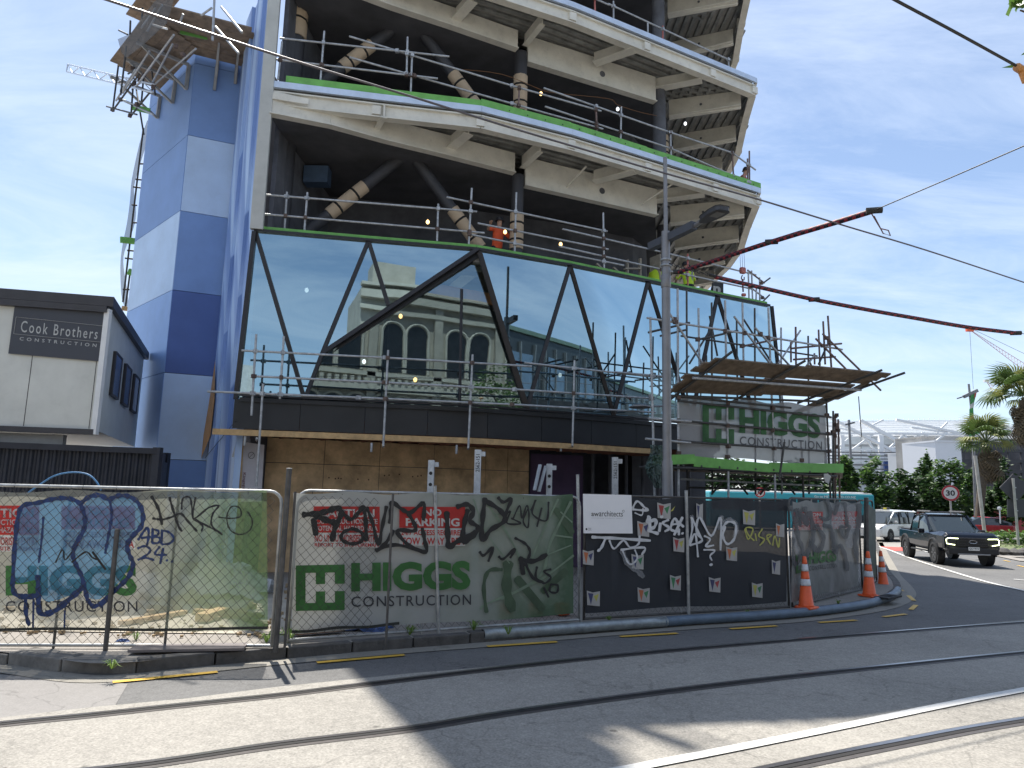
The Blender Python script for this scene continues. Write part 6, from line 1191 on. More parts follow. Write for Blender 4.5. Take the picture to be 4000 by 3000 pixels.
# hedge
hg = thing('clipped_hedge', 'low bright green clipped hedge behind the black pickup', 'hedge', (31, 43, 0)); h0_ = atZ(3850, 2128, 0); 
leaves(hg, 'foliage', (h0_.x+5.2, h0_.y+.8, .45), (5.5, 1.0, .55), 5200, .11, [lf_c[0], lf_c[0], lf_c[1]], 9)
gs = thing('grass_verge', 'strip of grass between hedge and stone edging', 'grass', (27, 39, 0)); leaves(gs, 'blades', (h0_.x+3.2, h0_.y-3.8, .06), (4, 2.6, .08), 2500, .09, [lf_c[0], lf_c[1]], 10)
sheet('verge', [(21.5, 33.4), (30, 34.5), (36, 45), (25.8, 45)], .05, M('verge_soil', (.12, .14, .06), .9), th=.06)
rk = thing('stone_edging', 'rough dark volcanic stone edging beside the pickup', 'wall', (22, 33, 0)); rm = M('volcanic_stone', (.10, .095, .09), .9, 0, .4, 6, .6, 12)
for k in range(16):
    b = MB(); rnd = random.Random(k); pr = [(0.01, 0), (.26*rnd.uniform(.8, 1.2), .03), (.3*rnd.uniform(.8, 1.15), .16), (.2, .3*rnd.uniform(.8, 1.1)), (.02, .34)]; b.lathe(pr, 8, (21.9+k*.46, 33.0-.05*k+rnd.uniform(-.08, .08), 0)); b.build('stone', rm, rk)
ribbon('far_kerb', [(21.2, 29.5), (21.8, 32.2), (30, 31.5)], .9, .01, pathm)
# red hoarding
hr = thing('red_hoarding', 'long faded red hoarding behind the trees on the right', 'fence', (30, 62, 0)); rh = [M('hoarding_red', (.42, .07, .07), .7, 0, .15, 1), M('hoarding_pink', (.50, .16, .15), .7, 0, .15, 1)]
for k in range(12): b = MB(); b.box((30.5+k*1.55, 63.5, .95), (1.52, .06, 1.9)); b.build('hoarding_board', rh[k % 3 == 1], hr)
# palms
pf = [M('palm_green', (.07, .12, .03), .5, 0, .25, 4, transl=.3), M('palm_pale', (.22, .24, .07), .5, 0, .25, 4, transl=.3)]; pd = M('palm_dead', (.13, .10, .065), .9, 0, .3, 5)
def frond_mesh(mat, n_=17, R=.62, st=.7, droop=.35, name='frond'):
    b = MB(); b.tube([(0, 0, 0), (st*.6, 0, .05), (st, 0, 0)], .014, 4)
    for k in range(n_):
        a = -1.9+3.8*k/(n_-1); L_ = R*(1-.12*abs(a)); d = Vector((math.cos(a), math.sin(a), 0)); s_ = Vector((-d.y, d.x, 0))*.03; m0 = Vector((st, 0, 0)); m1 = m0+d*L_*.6+Vector((0, 0, .02)); m2 = m0+d*L_+Vector((0, 0, -droop*L_))
        b.add([m0-s_*.3, m0+s_*.3, m1+s_, m1-s_, m2], [(0, 1, 2, 3), (3, 2, 4)])
    return b.mesh(name, mat)
def palm(label, px, yc, Y, hgt_scale, seed, n_=30, base=None):
    c = atY(px, yc, Y); bx = base if base else c.x; t = thing('fan_palm', label, 'palm tree', (bx, Y, 0), 'fan palms on the right'); rnd = random.Random(seed)
    b = MB(); b.tube([(bx, Y, 0), ((bx+c.x)/2, Y, c.z*.5), (c.x, Y, c.z-.3)], .24, 12, True, .3); b.build('trunk', bark, t)
    ms = [frond_mesh(pf[0]), frond_mesh(pf[1]), frond_mesh(pf[0], 15, .55, .8)]; dm = frond_mesh(pd, 12, .5, .5, .9)
    for k in range(n_):
        a = k*2.4+rnd.uniform(-.2, .2); el = 1.25-1.55*(k/n_)+rnd.uniform(-.12, .12); o = link('frond', ms[k % 3], t, (c.x, c.y, c.z)); o.rotation_euler = (rnd.uniform(-.5, .5), -el, a); s_ = hgt_scale*rnd.uniform(.85, 1.15); o.scale = (s_, s_, s_)
    for k in range(int(n_*1.3)):
        a = k*1.9; el = -.7-rnd.uniform(0, .8); o = link('dead_frond', dm, t, (c.x, c.y, c.z-.1-rnd.uniform(0, .9)*hgt_scale)); o.rotation_euler = (rnd.uniform(-.6, .6), -el, a); o.scale = (hgt_scale*.85,)*3
    return t
palm('fan palm with shaggy brown skirt and green crown in front of the trees', 3852, 1728, 50, 1.75, 3, 34, base=atZ(3888, 2150, 0).x/atZ(3888, 2150, 0).y*50-1.2)
palm('taller fan palm cut off by the right picture edge', 3998, 1545, 46, 2.0, 4, 40, base=34.2)
# stadium
std = thing('stadium', 'white steel truss stadium with translucent curved roof in the distance', 'stadium', (90, 150, 0)); sw = M('stadium_white_steel', (.86, .86, .85), .5, 0, .05, .3); srf = M('stadium_roof_sheet', (.62, .65, .68), .5, 0, .12, .15, alpha=.85, transl=.4); gls = M('stadium_glazing', (.55, .61, .66), .4, 0, .3, .12)
def sp3(x, y, d=0): return atY(x, y, 150+d)
roof = [(3180, 1652), (3300, 1645), (3450, 1642), (3600, 1640), (3750, 1642), (3880, 1650), (3960, 1668), (4060, 1700), (4160, 1750)]
R0 = [sp3(x, y+4, 18) for x, y in roof]; R1 = [sp3(x, y+62 if x < 3900 else y+45, -4) for x, y in roof]; n_ = len(roof)
b = MB(); 
for i in range(n_-1):
    for k in range(8): u0, u1 = k/8, (k+1)/8; b.add([lerp(R0[i], R1[i], u0)+Vector((0, 0, .4*math.sin(u0*3.1))), lerp(R0[i+1], R1[i+1], u0)+Vector((0, 0, .4*math.sin(u0*3.1))), lerp(R0[i+1], R1[i+1], u1)+Vector((0, 0, .4*math.sin(u1*3.1))), lerp(R0[i], R1[i], u1)+Vector((0, 0, .4*math.sin(u1*3.1)))], [(0, 1, 2, 3)])
b.build('roof', srf, std)
b = MB()
for k in range(60): t_ = k/60*(n_-1); i = int(t_); p = lerp(R0[i], R0[i+1], t_-i); b.box(p+Vector((0, 0, .35)), (.12, .12, .7))
for k in range(9): 
    for i in range(n_-1): b.beam(lerp(R0[i], R1[i], k/8)+Vector((0, -.2, .45*math.sin(k/8*3.1)+.12)), lerp(R0[i+1], R1[i+1], k/8)+Vector((0, -.2, .45*math.sin(k/8*3.1)+.12)), .22, .16)
b.build('roof_purlin', sw, std, kind='stuff')
for (a, c, w_) in [((3230, 1692), (4160, 1700), .5), ((3230, 1755), (3600, 1758), .35), ((3240, 1800), (3590, 1803), .35), ((3360, 1642), (3830, 1900), .8), ((3220, 1620), (3560, 1800), .7), ((3500, 1640), (3810, 1705), .6), ((3440, 1700), (3445, 2010), 1.0), ((3290, 1700), (3294, 2010), .8), ((3250, 1700), (3252, 2010), .6), ((3330, 1755), (3420, 1690), .4), ((3430, 1790), (3530, 1700), .45), ((3470, 1760), (3610, 1690), .4), ((3620, 1750), (3700, 1690), .4), ((3370, 1700), (3450, 1800), .45), ((3530, 1700), (3600, 1770), .45), ((3600, 1690), (3680, 1740), .4), ((3660, 1690), (3700, 1650), .4), ((3450, 1640), (3400, 1665), .4), ((3560, 1670), (3700, 1690), .4), ((3260, 1760), (3330, 1700), .35), ((3450, 1850), (3380, 1760), .4), ((3450, 1850), (3520, 1760), .4), ((3760, 1690), (3850, 1650), .4), ((3880, 1660), (4100, 1740), .5), ((3200, 1655), (3400, 1700), .35)]:
    bar(std, sp3(*a, -6), sp3(*c, -6), w_*.8, w_*.8, sw, 'truss_member')
for i in range(9):
    for j in range(6):
        x0 = 3240+i*42; y0 = 1706+j*38; b = MB(); b.poly([sp3(x0, y0, 2), sp3(x0+38, y0+1, 2), sp3(x0+38, y0+30, 2), sp3(x0, y0+29, 2)], .1); b.build('glazing_panel', gls if (i+j) % 3 else M('stadium_glazing_pale', (.75, .78, .80), .4), std)
b = MB(); b.poly([sp3(3220, 1700, 6), sp3(4160, 1705, 6), sp3(4160, 2010, 6), sp3(3220, 2010, 6)]); b.build('stand_wall', M('stadium_grey_wall', (.48, .50, .52), .7, 0, .4, .12), std)
b = MB(); b.poly([sp3(3455, 1802, -8), sp3(3562, 1798, -8), sp3(3562, 1848, -8), sp3(3458, 1850, -8)], .5); b.build('blue_screen', M('screen_blue', (.03, .07, .22), .5, 0, .4, .3), std)
for y in (1766, 1780, 1792, 1815, 1832): bar(std, sp3(3232, y, -9), sp3(3580, y+2, -9), .25, .2, M('stadium_dark_pipe', (.13, .13, .14), .6), 'balcony_rail')
# dark steel frame right of the white block
for y in (1730, 1760, 1800, 1840, 1880): bar(std, sp3(3745, y, -30), sp3(4200, y+4, -30), .5, .5, M('dark_stand_steel', (.05, .05, .055), .7), 'stand_tier')
for x in (3760, 3800, 3850, 3940, 3990): bar(std, sp3(x, 1725, -30), sp3(x+8, 2000, -30), .4, .4, M('dark_stand_steel', (.05, .05, .055), .7), 'stand_column')
b = MB(); b.poly([sp3(3745, 1728, -25), sp3(4250, 1735, -25), sp3(4250, 2000, -25), sp3(3745, 2000, -25)]); b.build('stand_back', M('stand_back_grey', (.10, .095, .10), .8, 0, .5, .2), std)  # dark grey mottled sheet behind the stand tiers
def block(name, label, x0, x1, yt, Y, dep, mat, yb=2030):
    A_ = atY(x0, yt, Y); B_ = atY(x1, yt, Y); t = thing(name, label, 'building', (A_.x, Y, 0)); b = MB(); b.prism([(A_.x, Y), (B_.x, Y), (B_.x+1, Y+dep), (A_.x-1.2, Y+dep*.7)], 0, A_.z); b.build('wall', mat, t); b = MB(); b.prism([(A_.x-.1, Y-.1), (B_.x+.1, Y-.1), (B_.x+1, Y+dep), (A_.x-1.2, Y+dep*.7)], A_.z, A_.z+.25); b.build('parapet', mat, t); return t
block('concrete_lift_shaft', 'grey concrete shaft behind the narrow tall tree', 3600, 3650, 1710, 112, 8, M('shaft_grey', (.33, .32, .30), .8, 0, .2, .5)); block('white_block', 'plain white rendered block in front of the stadium', 3652, 3752, 1726, 108, 10, M('render_white', (.70, .71, .73), .7, 0, .04, .3)); block('low_white_block', 'low white block left of the white rendered one', 3565, 3632, 1770, 118, 8, M('render_white2', (.55, .56, .57), .7, 0, .05, .3))
# cranes
def crane(label, a, c, Y, w_, n_, r=.12, col=(.55, .30, .26)):
    A_, B_ = atY(*a, Y), atY(*c, Y); t = thing('tower_crane', label, 'crane', (B_.x, Y, 0)); m_ = M('crane_'+str(col), col, .6); d = (B_-A_).normalized(); u = Vector((-d.z, 0, d.x))*w_*.5; b = MB(); b.beam(A_, B_+u, r, r); b.build('top_chord', m_, t); b = MB(); b.beam(A_, B_-u, r, r); b.build('bottom_chord', m_, t); b = MB()
    for k in range(n_): p = lerp(A_, B_+u, k/n_); q = lerp(A_, B_-u, (k+.5)/n_); s_ = lerp(A_, B_+u, (k+1)/n_); b.beam(p, q, r*.6, r*.6); b.beam(q, s_, r*.6, r*.6)
    b.build('lattice', m_, t, kind='stuff'); return t, A_, B_
ct, A_, B_ = crane('red and white luffing crane jib in the sky behind the palm', (3788, 1288), (4040, 1460), 240, 2.6, 22); b = MB(); b.box(A_, (2.4, 1, 1.2)); b.build('jib_head', orange, ct); rod(ct, A_, atY(3802, 1520, 240), .05, wm, 'hoist_rope'); rod(ct, A_+Vector((1.5, 0, 0)), atY(4040, 1400, 240), .06, wm, 'stay_rope'); rod(ct, B_, (B_.x+3, 240, 0), 1.0, M('crane_mast', (.5, .3, .26), .6), 'mast')
ct2, A_, B_ = crane('small crane tip showing left of the palm crown', (3852, 1488), (3878, 1515), 260, 1.5, 4); b = MB(); b.box(A_, (1.6, 1, .9)); b.build('jib_head', sw, ct2)
# lamps, signs and poles on the right
fl = thing('street_lamp', 'tilted crossarm street lamp carrying a long green banner in front of the stadium', 'street lamp', tuple(atY(3806, 2040, 55)), 'street lamps')
rod(fl, atY(3812, 2060, 55), atY(3800, 1660, 55), .10, lm, 'pole'); rod(fl, atY(3800, 1660, 55), atY(3784, 1500, 55), .08, lm, 'pole'); bar(fl, atY(3765, 1550, 55), atY(3818, 1525, 55), .2, .25, lm, 'crossarm'); bar(fl, atY(3742, 1556, 55), atY(3766, 1548, 55), .3, .08, lmd, 'lamp_head')
bf = thing('street_banner', 'long green, white and red banner hanging from the tilted street lamp', 'banner', tuple(atY(3800, 1600, 54.8)))
for P, c in [([(3792, 1545), (3815, 1533), (3806, 1570), (3790, 1580)], 'g'), ([(3790, 1580), (3806, 1570), (3803, 1592), (3788, 1598)], 'w'), ([(3787, 1598), (3802, 1592), (3804, 1630), (3787, 1640)], 'g'), ([(3787, 1632), (3803, 1622), (3806, 1648), (3787, 1655)], 'r'), ([(3787, 1655), (3806, 1648), (3818, 1678), (3836, 1690), (3787, 1705)], 'g'), ([(3808, 1536), (3815, 1533), (3812, 1550), (3806, 1556)], 'r')]:
    b = MB(); b.poly([atY(x, y, 54.8 if c != 'r' else 54.7) for x, y in P], .02, (0, 1, 0)); b.build('banner_panel', {'g': M('banner_green', (.10, .38, .12), .6, transl=.3), 'w': whp, 'r': M('banner_red', (.5, .1, .08), .6, transl=.3)}[c], bf)
l2 = thing('street_lamp', 'thin grey street lamp just right of the scaffold', 'street lamp', tuple(atY(3335, 1990, 70)), 'street lamps'); rod(l2, atY(3337, 2040, 70), atY(3316, 1640, 70), .12, lm, 'pole'); bar(l2, atY(3305, 1658, 70), atY(3336, 1651, 70), .4, .15, lmd, 'lamp_head')
up_ = thing('leaning_pole', 'pale leaning utility pole in front of the palm trunk', 'pole', tuple(atY(3848, 2090, 38))); rod(up_, atY(3850, 2110, 38), atY(3809, 1780, 38), .085, M('pole_pale', (.42, .41, .38), .6), 'pole')
wb = thing('white_bollard_lamp', 'small white ball lamp on a post right of the palm', 'lamp', tuple(atY(3908, 2040, 48))); rod(wb, atY(3908, 2045, 48), atY(3905, 1992, 48), .04, white, 'post'); b = MB(); p = atY(3904, 1986, 48); b.lathe([(.02, -.14), (.12, -.08), (.14, 0), (.1, .1), (.02, .14)], 10, p); b.build('ball', white, wb, smooth=True)
def disc(parent, c, r, n3, mat, name, off=0, r0=0, th=0.004, n_=28):
    D = Vector((0, 0, 1)).cross(n3).normalized(); U = n3.cross(D); c = c+n3*off; b = MB(); q = lambda r_, a: c+(D*math.cos(a)+U*math.sin(a))*r_
    for k in range(n_):
        a, e = 2*math.pi*k/n_, 2*math.pi*(k+1)/n_
        if r0: b.add([q(r0, a), q(r, a), q(r, e), q(r0, e)], [(0, 1, 2, 3)])
        else: b.add([c, q(r, a), q(r, e)], [(0, 1, 2)])
    return b.build(name, mat, parent)
srd = M('sign_red', (.50, .03, .045), .4, 0, .05, 5); swt = M('sign_face_white', (.72, .72, .70), .4, 0, .03, 5)
def round_sign(label, px, py, Y, R, word):
    c = atY(px, py, Y); t = thing('speed_sign' if word else 'no_turn_sign', label, 'road sign', (c.x, c.y, 0)); n3 = Vector((-c.x, -c.y, 0)).normalized()
    rod(t, (c.x, c.y+.05, 0), (c.x, c.y+.05, c.z+R*.6), .038, M('pole_pale', (.42, .41, .38), .6), 'post'); b = MB(); b.tube([c-n3*.012, c+n3*.012], R*1.02, 28); b.build('plate', galv, t); disc(t, c, R, n3, srd, 'red_ring', .014); disc(t, c, R*.78, n3, swt, 'white_face', .018)
    D = Vector((0, 0, 1)).cross(n3).normalized(); U = Vector((0, 0, 1)); o = c+n3*.023
    if word: text_on(t, word, [o-D*R*.5+U*R*.36, o+D*R*.5+U*R*.36, o+D*R*.5-U*R*.36, o-D*R*.5-U*R*.36], gryp, .03)
    else:
        b = MB(); b.tube([o+D*x*R+U*z*R for x, z in [(.2, -.5), (.2, .1), (0, .35), (-.25, .2), (-.25, -.1)]], R*.09, 5); b.build('arrow', gryp, t); b = MB(); b.beam(o+n3*.03+(D+U)*R*.6, o+n3*.03-(D+U)*R*.6, R*.14, .004, n3); b.build('red_bar', srd, t)
    return t
round_sign('round 30 speed limit sign with red ring behind the pickup', 3713, 1926, 31, .33, '30'); round_sign('round no turning sign half hidden under the scaffold', 2968, 1923, 34, .24, None)
ds = thing('diamond_sign_back', 'dark grey back of a large diamond road sign at the right edge', 'road sign', tuple(atZ(3979, 2133, 0))); Yd = atZ(3979, 2133, 0).y; rod(ds, atZ(3979, 2133, 0), atY(3957, 1868, Yd), .07, M('pole_pale', (.42, .41, .38), .6), 'post')
dkg = M('sign_back_grey', (.06, .06, .07), .6, 0, .1, 2); b = MB(); b.poly([atY(x, y, Yd+.15) for x, y in [(3958, 1850), (4022, 1905), (3968, 1965), (3904, 1905)]], .03, (0, 1, 0)); b.build('plate', dkg, ds)
b = MB(); b.poly([atY(x, y, Yd+.2) for x, y in [(3935, 1950), (4010, 1950), (4012, 2020), (3935, 2020)]], .03, (0, 1, 0)); b.build('lower_plate', dkg, ds)
for y in (1905, 1950, 1995): p = atY(3963+(y-1905)*.08, y, Yd); rod(ds, p-Vector((0, 0, .03)), p+Vector((0, 0, .03)), .09, galv, 'clamp_band')
# ================================================================== VEHICLES
tyre = M('tyre', (.015, .015, .016), .85); rimm = M('dark_rim', (.16, .16, .17), .4, .6); cglass = M('car_glass', (.02, .03, .035), .06, 0, .1, 2); cglass.node_tree.nodes['Principled BSDF'].inputs['Specular IOR Level'].default_value = .9
def wheel(t, x, y, r, w_, rim=rimm, label=None):
    o = MB(); pr = [(r*.58, -w_*.25), (r*.64, -w_/2), (r*.93, -w_/2), (r, -w_*.36), (r, w_*.36), (r*.93, w_/2), (r*.64, w_/2), (r*.58, w_*.25)]; o.lathe(pr, 26); me = o.mesh('wheel', tyre, smooth=True); s_ = 1 if y > 0 else -1
    ob = link('wheel', me, t, (x, y, r), local=True); ob.rotation_euler = (math.pi/2, 0, 0)
    b = MB(); b.lathe([(r*.62, w_*.30), (r*.60, w_*.34), (r*.12, w_*.40), (.02, w_*.42)] if s_ < 0 else [(.02, -w_*.42), (r*.12, -w_*.40), (r*.60, -w_*.34), (r*.62, -w_*.30)], 20)
    for k in range(6): a = k*math.pi/3; b.box((math.cos(a)*r*.36, math.sin(a)*r*.36, (w_*.42)*(1 if s_ < 0 else -1)), (r*.42, r*.12, .03), a)
    me2 = b.mesh('rim', rim); o2 = link('rim', me2, ob, (0, 0, 0), local=True); return ob
def loft(t, name, mat, secs, smooth=True, bevel=0):
    "secs: list of (x, [(y,z)...half profile from bottom centre to top centre])"
    b = MB(); m_ = len(secs[0][1]); full = []
    for x, h in secs: full.append([(x, -y, z) for y, z in h]+[(x, y, z) for y, z in h[::-1]])
    n_ = 2*m_
    for r in full: b.v += r
    for i in range(len(full)-1):
        for j in range(n_): b.f.append((i*n_+j, i*n_+(j+1) % n_, (i+1)*n_+(j+1) % n_, (i+1)*n_+j))
    b.f.append(tuple(range(n_))); b.f.append(tuple((len(full)-1)*n_+j for j in range(n_))[::-1]); o = b.build(name, mat, t, local=True)
    if bevel: q = o.modifiers.new('bevel', 'BEVEL'); q.width = bevel; q.segments = 3; q.limit_method = 'ANGLE'; q.angle_limit = RAD(20)
    for p in o.data.polygons: p.use_smooth = False
    return o
def heading(d): return math.atan2(d[1], d[0])
blkp = M('black_car_paint', (.006, .009, .016), .13, 0, .1, 2, spec=.45)
tr = thing('pickup_truck', 'black double cab pickup truck with lit C-shaped headlights driving towards the camera', 'pickup truck', (17.35, 28.9, 0), rz=heading((-1.15, -5.2)))
def hp(w, z0, z1, zt, tw=.93): return [(0, z0), (w*.9, z0), (w, z0+.12), (w, (z0+z1)/2), (w*.985, z1), (w*tw*.9, zt), (0, zt)]
loft(tr, 'body', blkp, [(-2.62, hp(.88, .58, 1.1, 1.12)), (-2.5, hp(.93, .5, 1.13, 1.16)), (-1.2, hp(.95, .48, 1.12, 1.15)), (.2, hp(.95, .46, 1.1, 1.13)), (1.1, hp(.95, .46, 1.1, 1.19)), (2.0, hp(.95, .5, 1.08, 1.22)), (2.5, hp(.93, .52, 1.07, 1.19)), (2.64, hp(.90, .52, 1.04, 1.12)), (2.70, hp(.84, .56, .96, 1.02))], bevel=.03)
gh = lambda w, zt: [(0, 1.08), (w*.97, 1.08), (w, 1.12), (w*.93, (1.1+zt)/2+.1), (w*.82, zt-.04), (w*.7, zt), (0, zt)]
loft(tr, 'cabin_glass', cglass, [(-1.15, gh(.86, 1.15)), (-.95, gh(.88, 1.74)), (-.1, gh(.90, 1.80)), (.35, gh(.89, 1.77)), (1.15, gh(.88, 1.16))], bevel=.015)
loft(tr, 'roof', blkp, [(-.98, [(0, 1.73), (.70, 1.73), (.72, 1.76), (.6, 1.785), (0, 1.79)]), (-.1, [(0, 1.79), (.74, 1.79), (.75, 1.82), (.6, 1.85), (0, 1.855)]), (.4, [(0, 1.75), (.71, 1.75), (.72, 1.77), (.6, 1.80), (0, 1.81)])], bevel=.01)
for s_ in (-1, 1):
    for a, c in [((.36, .73, 1.77), (1.15, .87, 1.13)), ((-.12, .79, 1.78), (-.15, .9, 1.12)), ((-.96, .73, 1.74), (-1.13, .87, 1.13))]: b = MB(); b.beam((a[0], a[1]*s_, a[2]), (c[0], c[1]*s_, c[2]), .07, .05); b.build('pillar', blkp, tr, local=True)
    for x in (-.25, .3, -.62): pass
    b = MB(); b.box((.75, 1.06*s_, 1.17), (.12, .22, .17)); b.build('wing_mirror', blkp, tr, local=True, bevel=.03)
    for x in (-.35, .55): b = MB(); b.box((x, .955*s_, 1.0), (.2, .02, .035)); b.build('door_handle', blkp, tr, local=True, bevel=.008)
    b = MB(); b.box((.0, .93*s_, .42), (1.7, .14, .05)); b.build('side_step', M('step_black', (.02, .02, .02), .5), tr, local=True, bevel=.01)
    for x in (-1.68, 1.62):
        wheel(tr, x, .84*s_, .40, .25); b = MB(); q = [(x+.50*math.cos(a), .935*s_, .42+.50*math.sin(a)) for a in [math.pi*(-.05+1.1*i/12) for i in range(13)]]; b.tube(q, .055, 6); b.build('wheel_arch', M('arch_black', (.012, .012, .013), .6), tr, local=True)
        b = MB(); b.tube([(x, .70*s_, .44), (x, .953*s_, .44)], .47, 24); b.build('arch_recess', strap, tr, local=True)
        for o_ in (0,): pass
    hl = M('daytime_light', (.8, .85, .5), .3, emit=(.92, 1, .55), estr=3.2)
    b = MB(); b.tube([(2.79, .48*s_+.0, .99), (2.76, .80*s_, 1.0), (2.72, .86*s_, .95), (2.72, .85*s_, .80), (2.78, .60*s_, .76)][::1], .015, 6); b.build('headlight', hl, tr, local=True)
    b = MB(); b.box((2.61, .64*s_, .9), (.16, .34, .2)); b.build('headlight_lens', cglass, tr, local=True, bevel=.02)
b = MB(); b.box((2.70, 0, .86), (.08, 1.05, .32)); b.build('grille', M('grille_black', (.012, .012, .013), .5), tr, local=True, bevel=.02)
for z in (.74, .80, .92, .98): b = MB(); b.box((2.745, 0, z), (.02, .95, .02)); b.build('grille_bar', M('grille_bar', (.03, .03, .033), .3), tr, local=True)
b = MB(); b.box((2.68, 0, .55), (.22, 1.62, .24)); b.build('front_bumper', M('bumper_black', (.02, .02, .022), .6), tr, local=True, bevel=.04); b = MB(); b.box((2.74, 0, .44), (.12, 1.05, .05)); b.build('skid_plate', M('skid_silver', (.3, .31, .33), .35, .7), tr, local=True, bevel=.01)
b = MB(); b.tube([(2.76+.0, .13*math.cos(a), .88+.055*math.sin(a)) for a in [2*math.pi*i/20 for i in range(21)]], .008, 5); b.build('badge', M('chrome', (.6, .6, .62), .2, 1), tr, local=True)
pl8 = thing; b = MB(); b.box((2.80, 0, .64), (.012, .36, .125)); po = b.build('number_plate', swt, tr, local=True)
uv_, fs_ = text_data('QCY972', .02, 1.1); b = MB(); b.add([(2.808, -.15+u*.3, .60+v*.08) for u, v in uv_], fs_); b.build('lettering', gryp, po, local=True)
for x in (-.7, .2): b = MB(); b.box((x, 0, 1.90), (.05, 1.45, .03)); b.build('roof_bar', lm, tr, local=True)
for s_ in (-.6, .6): b = MB(); b.box((-.25, s_, 1.93), (1.5, .05, .05)); b.build('roof_rack_rail', lm, tr, local=True)
b = MB(); b.beam((-.15, .60, 1.80), (-1.2, .78, 1.16), .05, .05); b.build('sports_bar', blkp, tr, local=True)
b = MB(); b.box((-1.85, 0, 1.17), (1.35, 1.72, .04)); b.build('tray_cover', M('tray_cover', (.02, .02, .022), .6), tr, local=True, bevel=.01)
# taxi van
wp_ = M('white_car_paint', (.66, .67, .66), .25, 0, .04, 2); wp_.node_tree.nodes['Principled BSDF'].inputs['Coat Weight'].default_value = .6
tx_ = thing('taxi_van', 'white people mover taxi with yellow roof sign behind the fence end', 'taxi', (23.1, 44.2, 0), rz=heading((-.8, -.6)))
hv = lambda w, z0, z1, zt: [(0, z0), (w*.92, z0), (w, z0+.1), (w, (z0+z1)/2), (w*.98, z1), (w*.9, zt), (0, zt)]
loft(tx_, 'body', wp_, [(-2.33, hv(.80, .35, .95, 1.0)), (-2.2, hv(.86, .25, 1.0, 1.03)), (0, hv(.87, .22, 1.0, 1.03)), (1.3, hv(.87, .22, .98, 1.06)), (1.9, hv(.85, .25, .85, .98)), (2.25, hv(.78, .28, .72, .84)), (2.36, hv(.68, .3, .6, .66))], bevel=.03)
gv = lambda w, zt: [(0, .98), (w*.98, .98), (w, 1.02), (w*.95, 1.4), (w*.86, zt-.06), (w*.75, zt), (0, zt)]
loft(tx_, 'cabin_glass', cglass, [(-2.3, gv(.84, 1.02)), (-2.12, gv(.85, 1.72)), (-.2, gv(.86, 1.78)), (.7, gv(.84, 1.72)), (1.75, gv(.83, 1.03))], bevel=.015)
loft(tx_, 'roof', wp_, [(-2.16, [(0, 1.70), (.76, 1.66), (.78, 1.70), (.66, 1.775), (0, 1.79)]), (-.2, [(0, 1.76), (.78, 1.71), (.80, 1.75), (.68, 1.83), (0, 1.85)]), (.75, [(0, 1.70), (.74, 1.66), (.76, 1.70), (.66, 1.76), (0, 1.78)])], bevel=.01)
for s_ in (-1, 1):
    for a, c in [((.72, .76, 1.70), (1.72, .83, 1.02)), ((.2, .80, 1.72), (.25, .87, 1.0)), ((-.95, .80, 1.72), (-.95, .87, 1.0)), ((-2.1, .78, 1.70), (-2.28, .84, 1.0))]: b = MB(); b.beam((a[0], a[1]*s_, a[2]), (c[0], c[1]*s_, c[2]), .07, .04); b.build('pillar', wp_ if a[0] > .5 else strap, tx_, local=True)
    b = MB(); b.box((1.0, .98*s_, 1.12), (.12, .2, .15)); b.build('wing_mirror', wp_, tx_, local=True, bevel=.03)
    for x in (-1.4, 1.45): wheel(tx_, x, .785*s_, .33, .2); b = MB(); b.tube([(x, .60*s_, .36), (x, .873*s_, .36)], .38, 20); b.build('arch_recess', strap, tx_, local=True)
    b = MB(); b.box((2.12, .58*s_, .78), (.3, .36, .10), -.25*s_); b.build('headlight', cglass, tx_, local=True, bevel=.02); b = MB(); b.box((2.28, .6*s_, .42), (.12, .22, .1)); b.build('fog_light', M('fog_grey', (.1, .1, .11), .4), tx_, local=True, bevel=.02)
b = MB(); b.box((2.30, 0, .66), (.1, .9, .14)); b.build('grille', M('grille_blue_black', (.02, .02, .05), .3, .3), tx_, local=True, bevel=.02); b = MB(); b.box((.1, 0, 1.90), (.18, .45, .12)); rs = b.build('roof_sign', strap, tx_, local=True, bevel=.03); b = MB(); b.box((.195, 0, 1.90), (.008, .2, .1)); b.build('roof_sign_face', M('taxi_yellow', (.6, .5, .04), .4), rs, local=True)
for ww, z0, h_, x0 in (('GOLD BAND', .80, .07, .55), ('TAXIS', .71, .06, .65), ('379 5795', .62, .055, .6)):
    uv_, fs_ = text_data(ww, .02); b = MB(); b.add([(x0-u*.75 if 1 else 0, .882, z0+v*h_) for u, v in uv_], fs_); b.build('lettering', gryp, tx_, local=True)
# bus
bt = thing('city_bus', 'long teal and white city bus passing behind the scaffold', 'bus', (20.6, 52, 0), rz=0); teal = M('bus_teal', (.03, .30, .36), .4, 0, .06, 1); X1, X0 = 5.75, -6.2
b = MB(); b.box((0-.2, 1.25, 1.55), (11.9, 2.5, 2.5)); b.build('body', teal, bt, local=True, bevel=.08); b = MB(); b.box((-.2, 1.25, 2.84), (11.7, 2.3, .10)); b.build('roof', swt, bt, local=True, bevel=.03)
for x, w_ in ((-4, 1.8), (0, 2.2), (4.2, 2.0)): b = MB(); b.box((x, 1.2, 2.92), (w_, 1.6, .1)); b.build('roof_pod', swt, bt, local=True, bevel=.03)
for i in range(7): b = MB(); b.box((-5.3+i*1.55, -.015, 1.95), (1.45, .04, .85)); b.build('window', cglass, bt, local=True, bevel=.02)
b = MB(); b.box((5.72, 1.25, 1.85), (.06, 2.2, 1.3)); b.build('windscreen', cglass, bt, local=True, bevel=.02)
for x in (-3.6, 3.6): wheel(bt, x, .12, .48, .28)
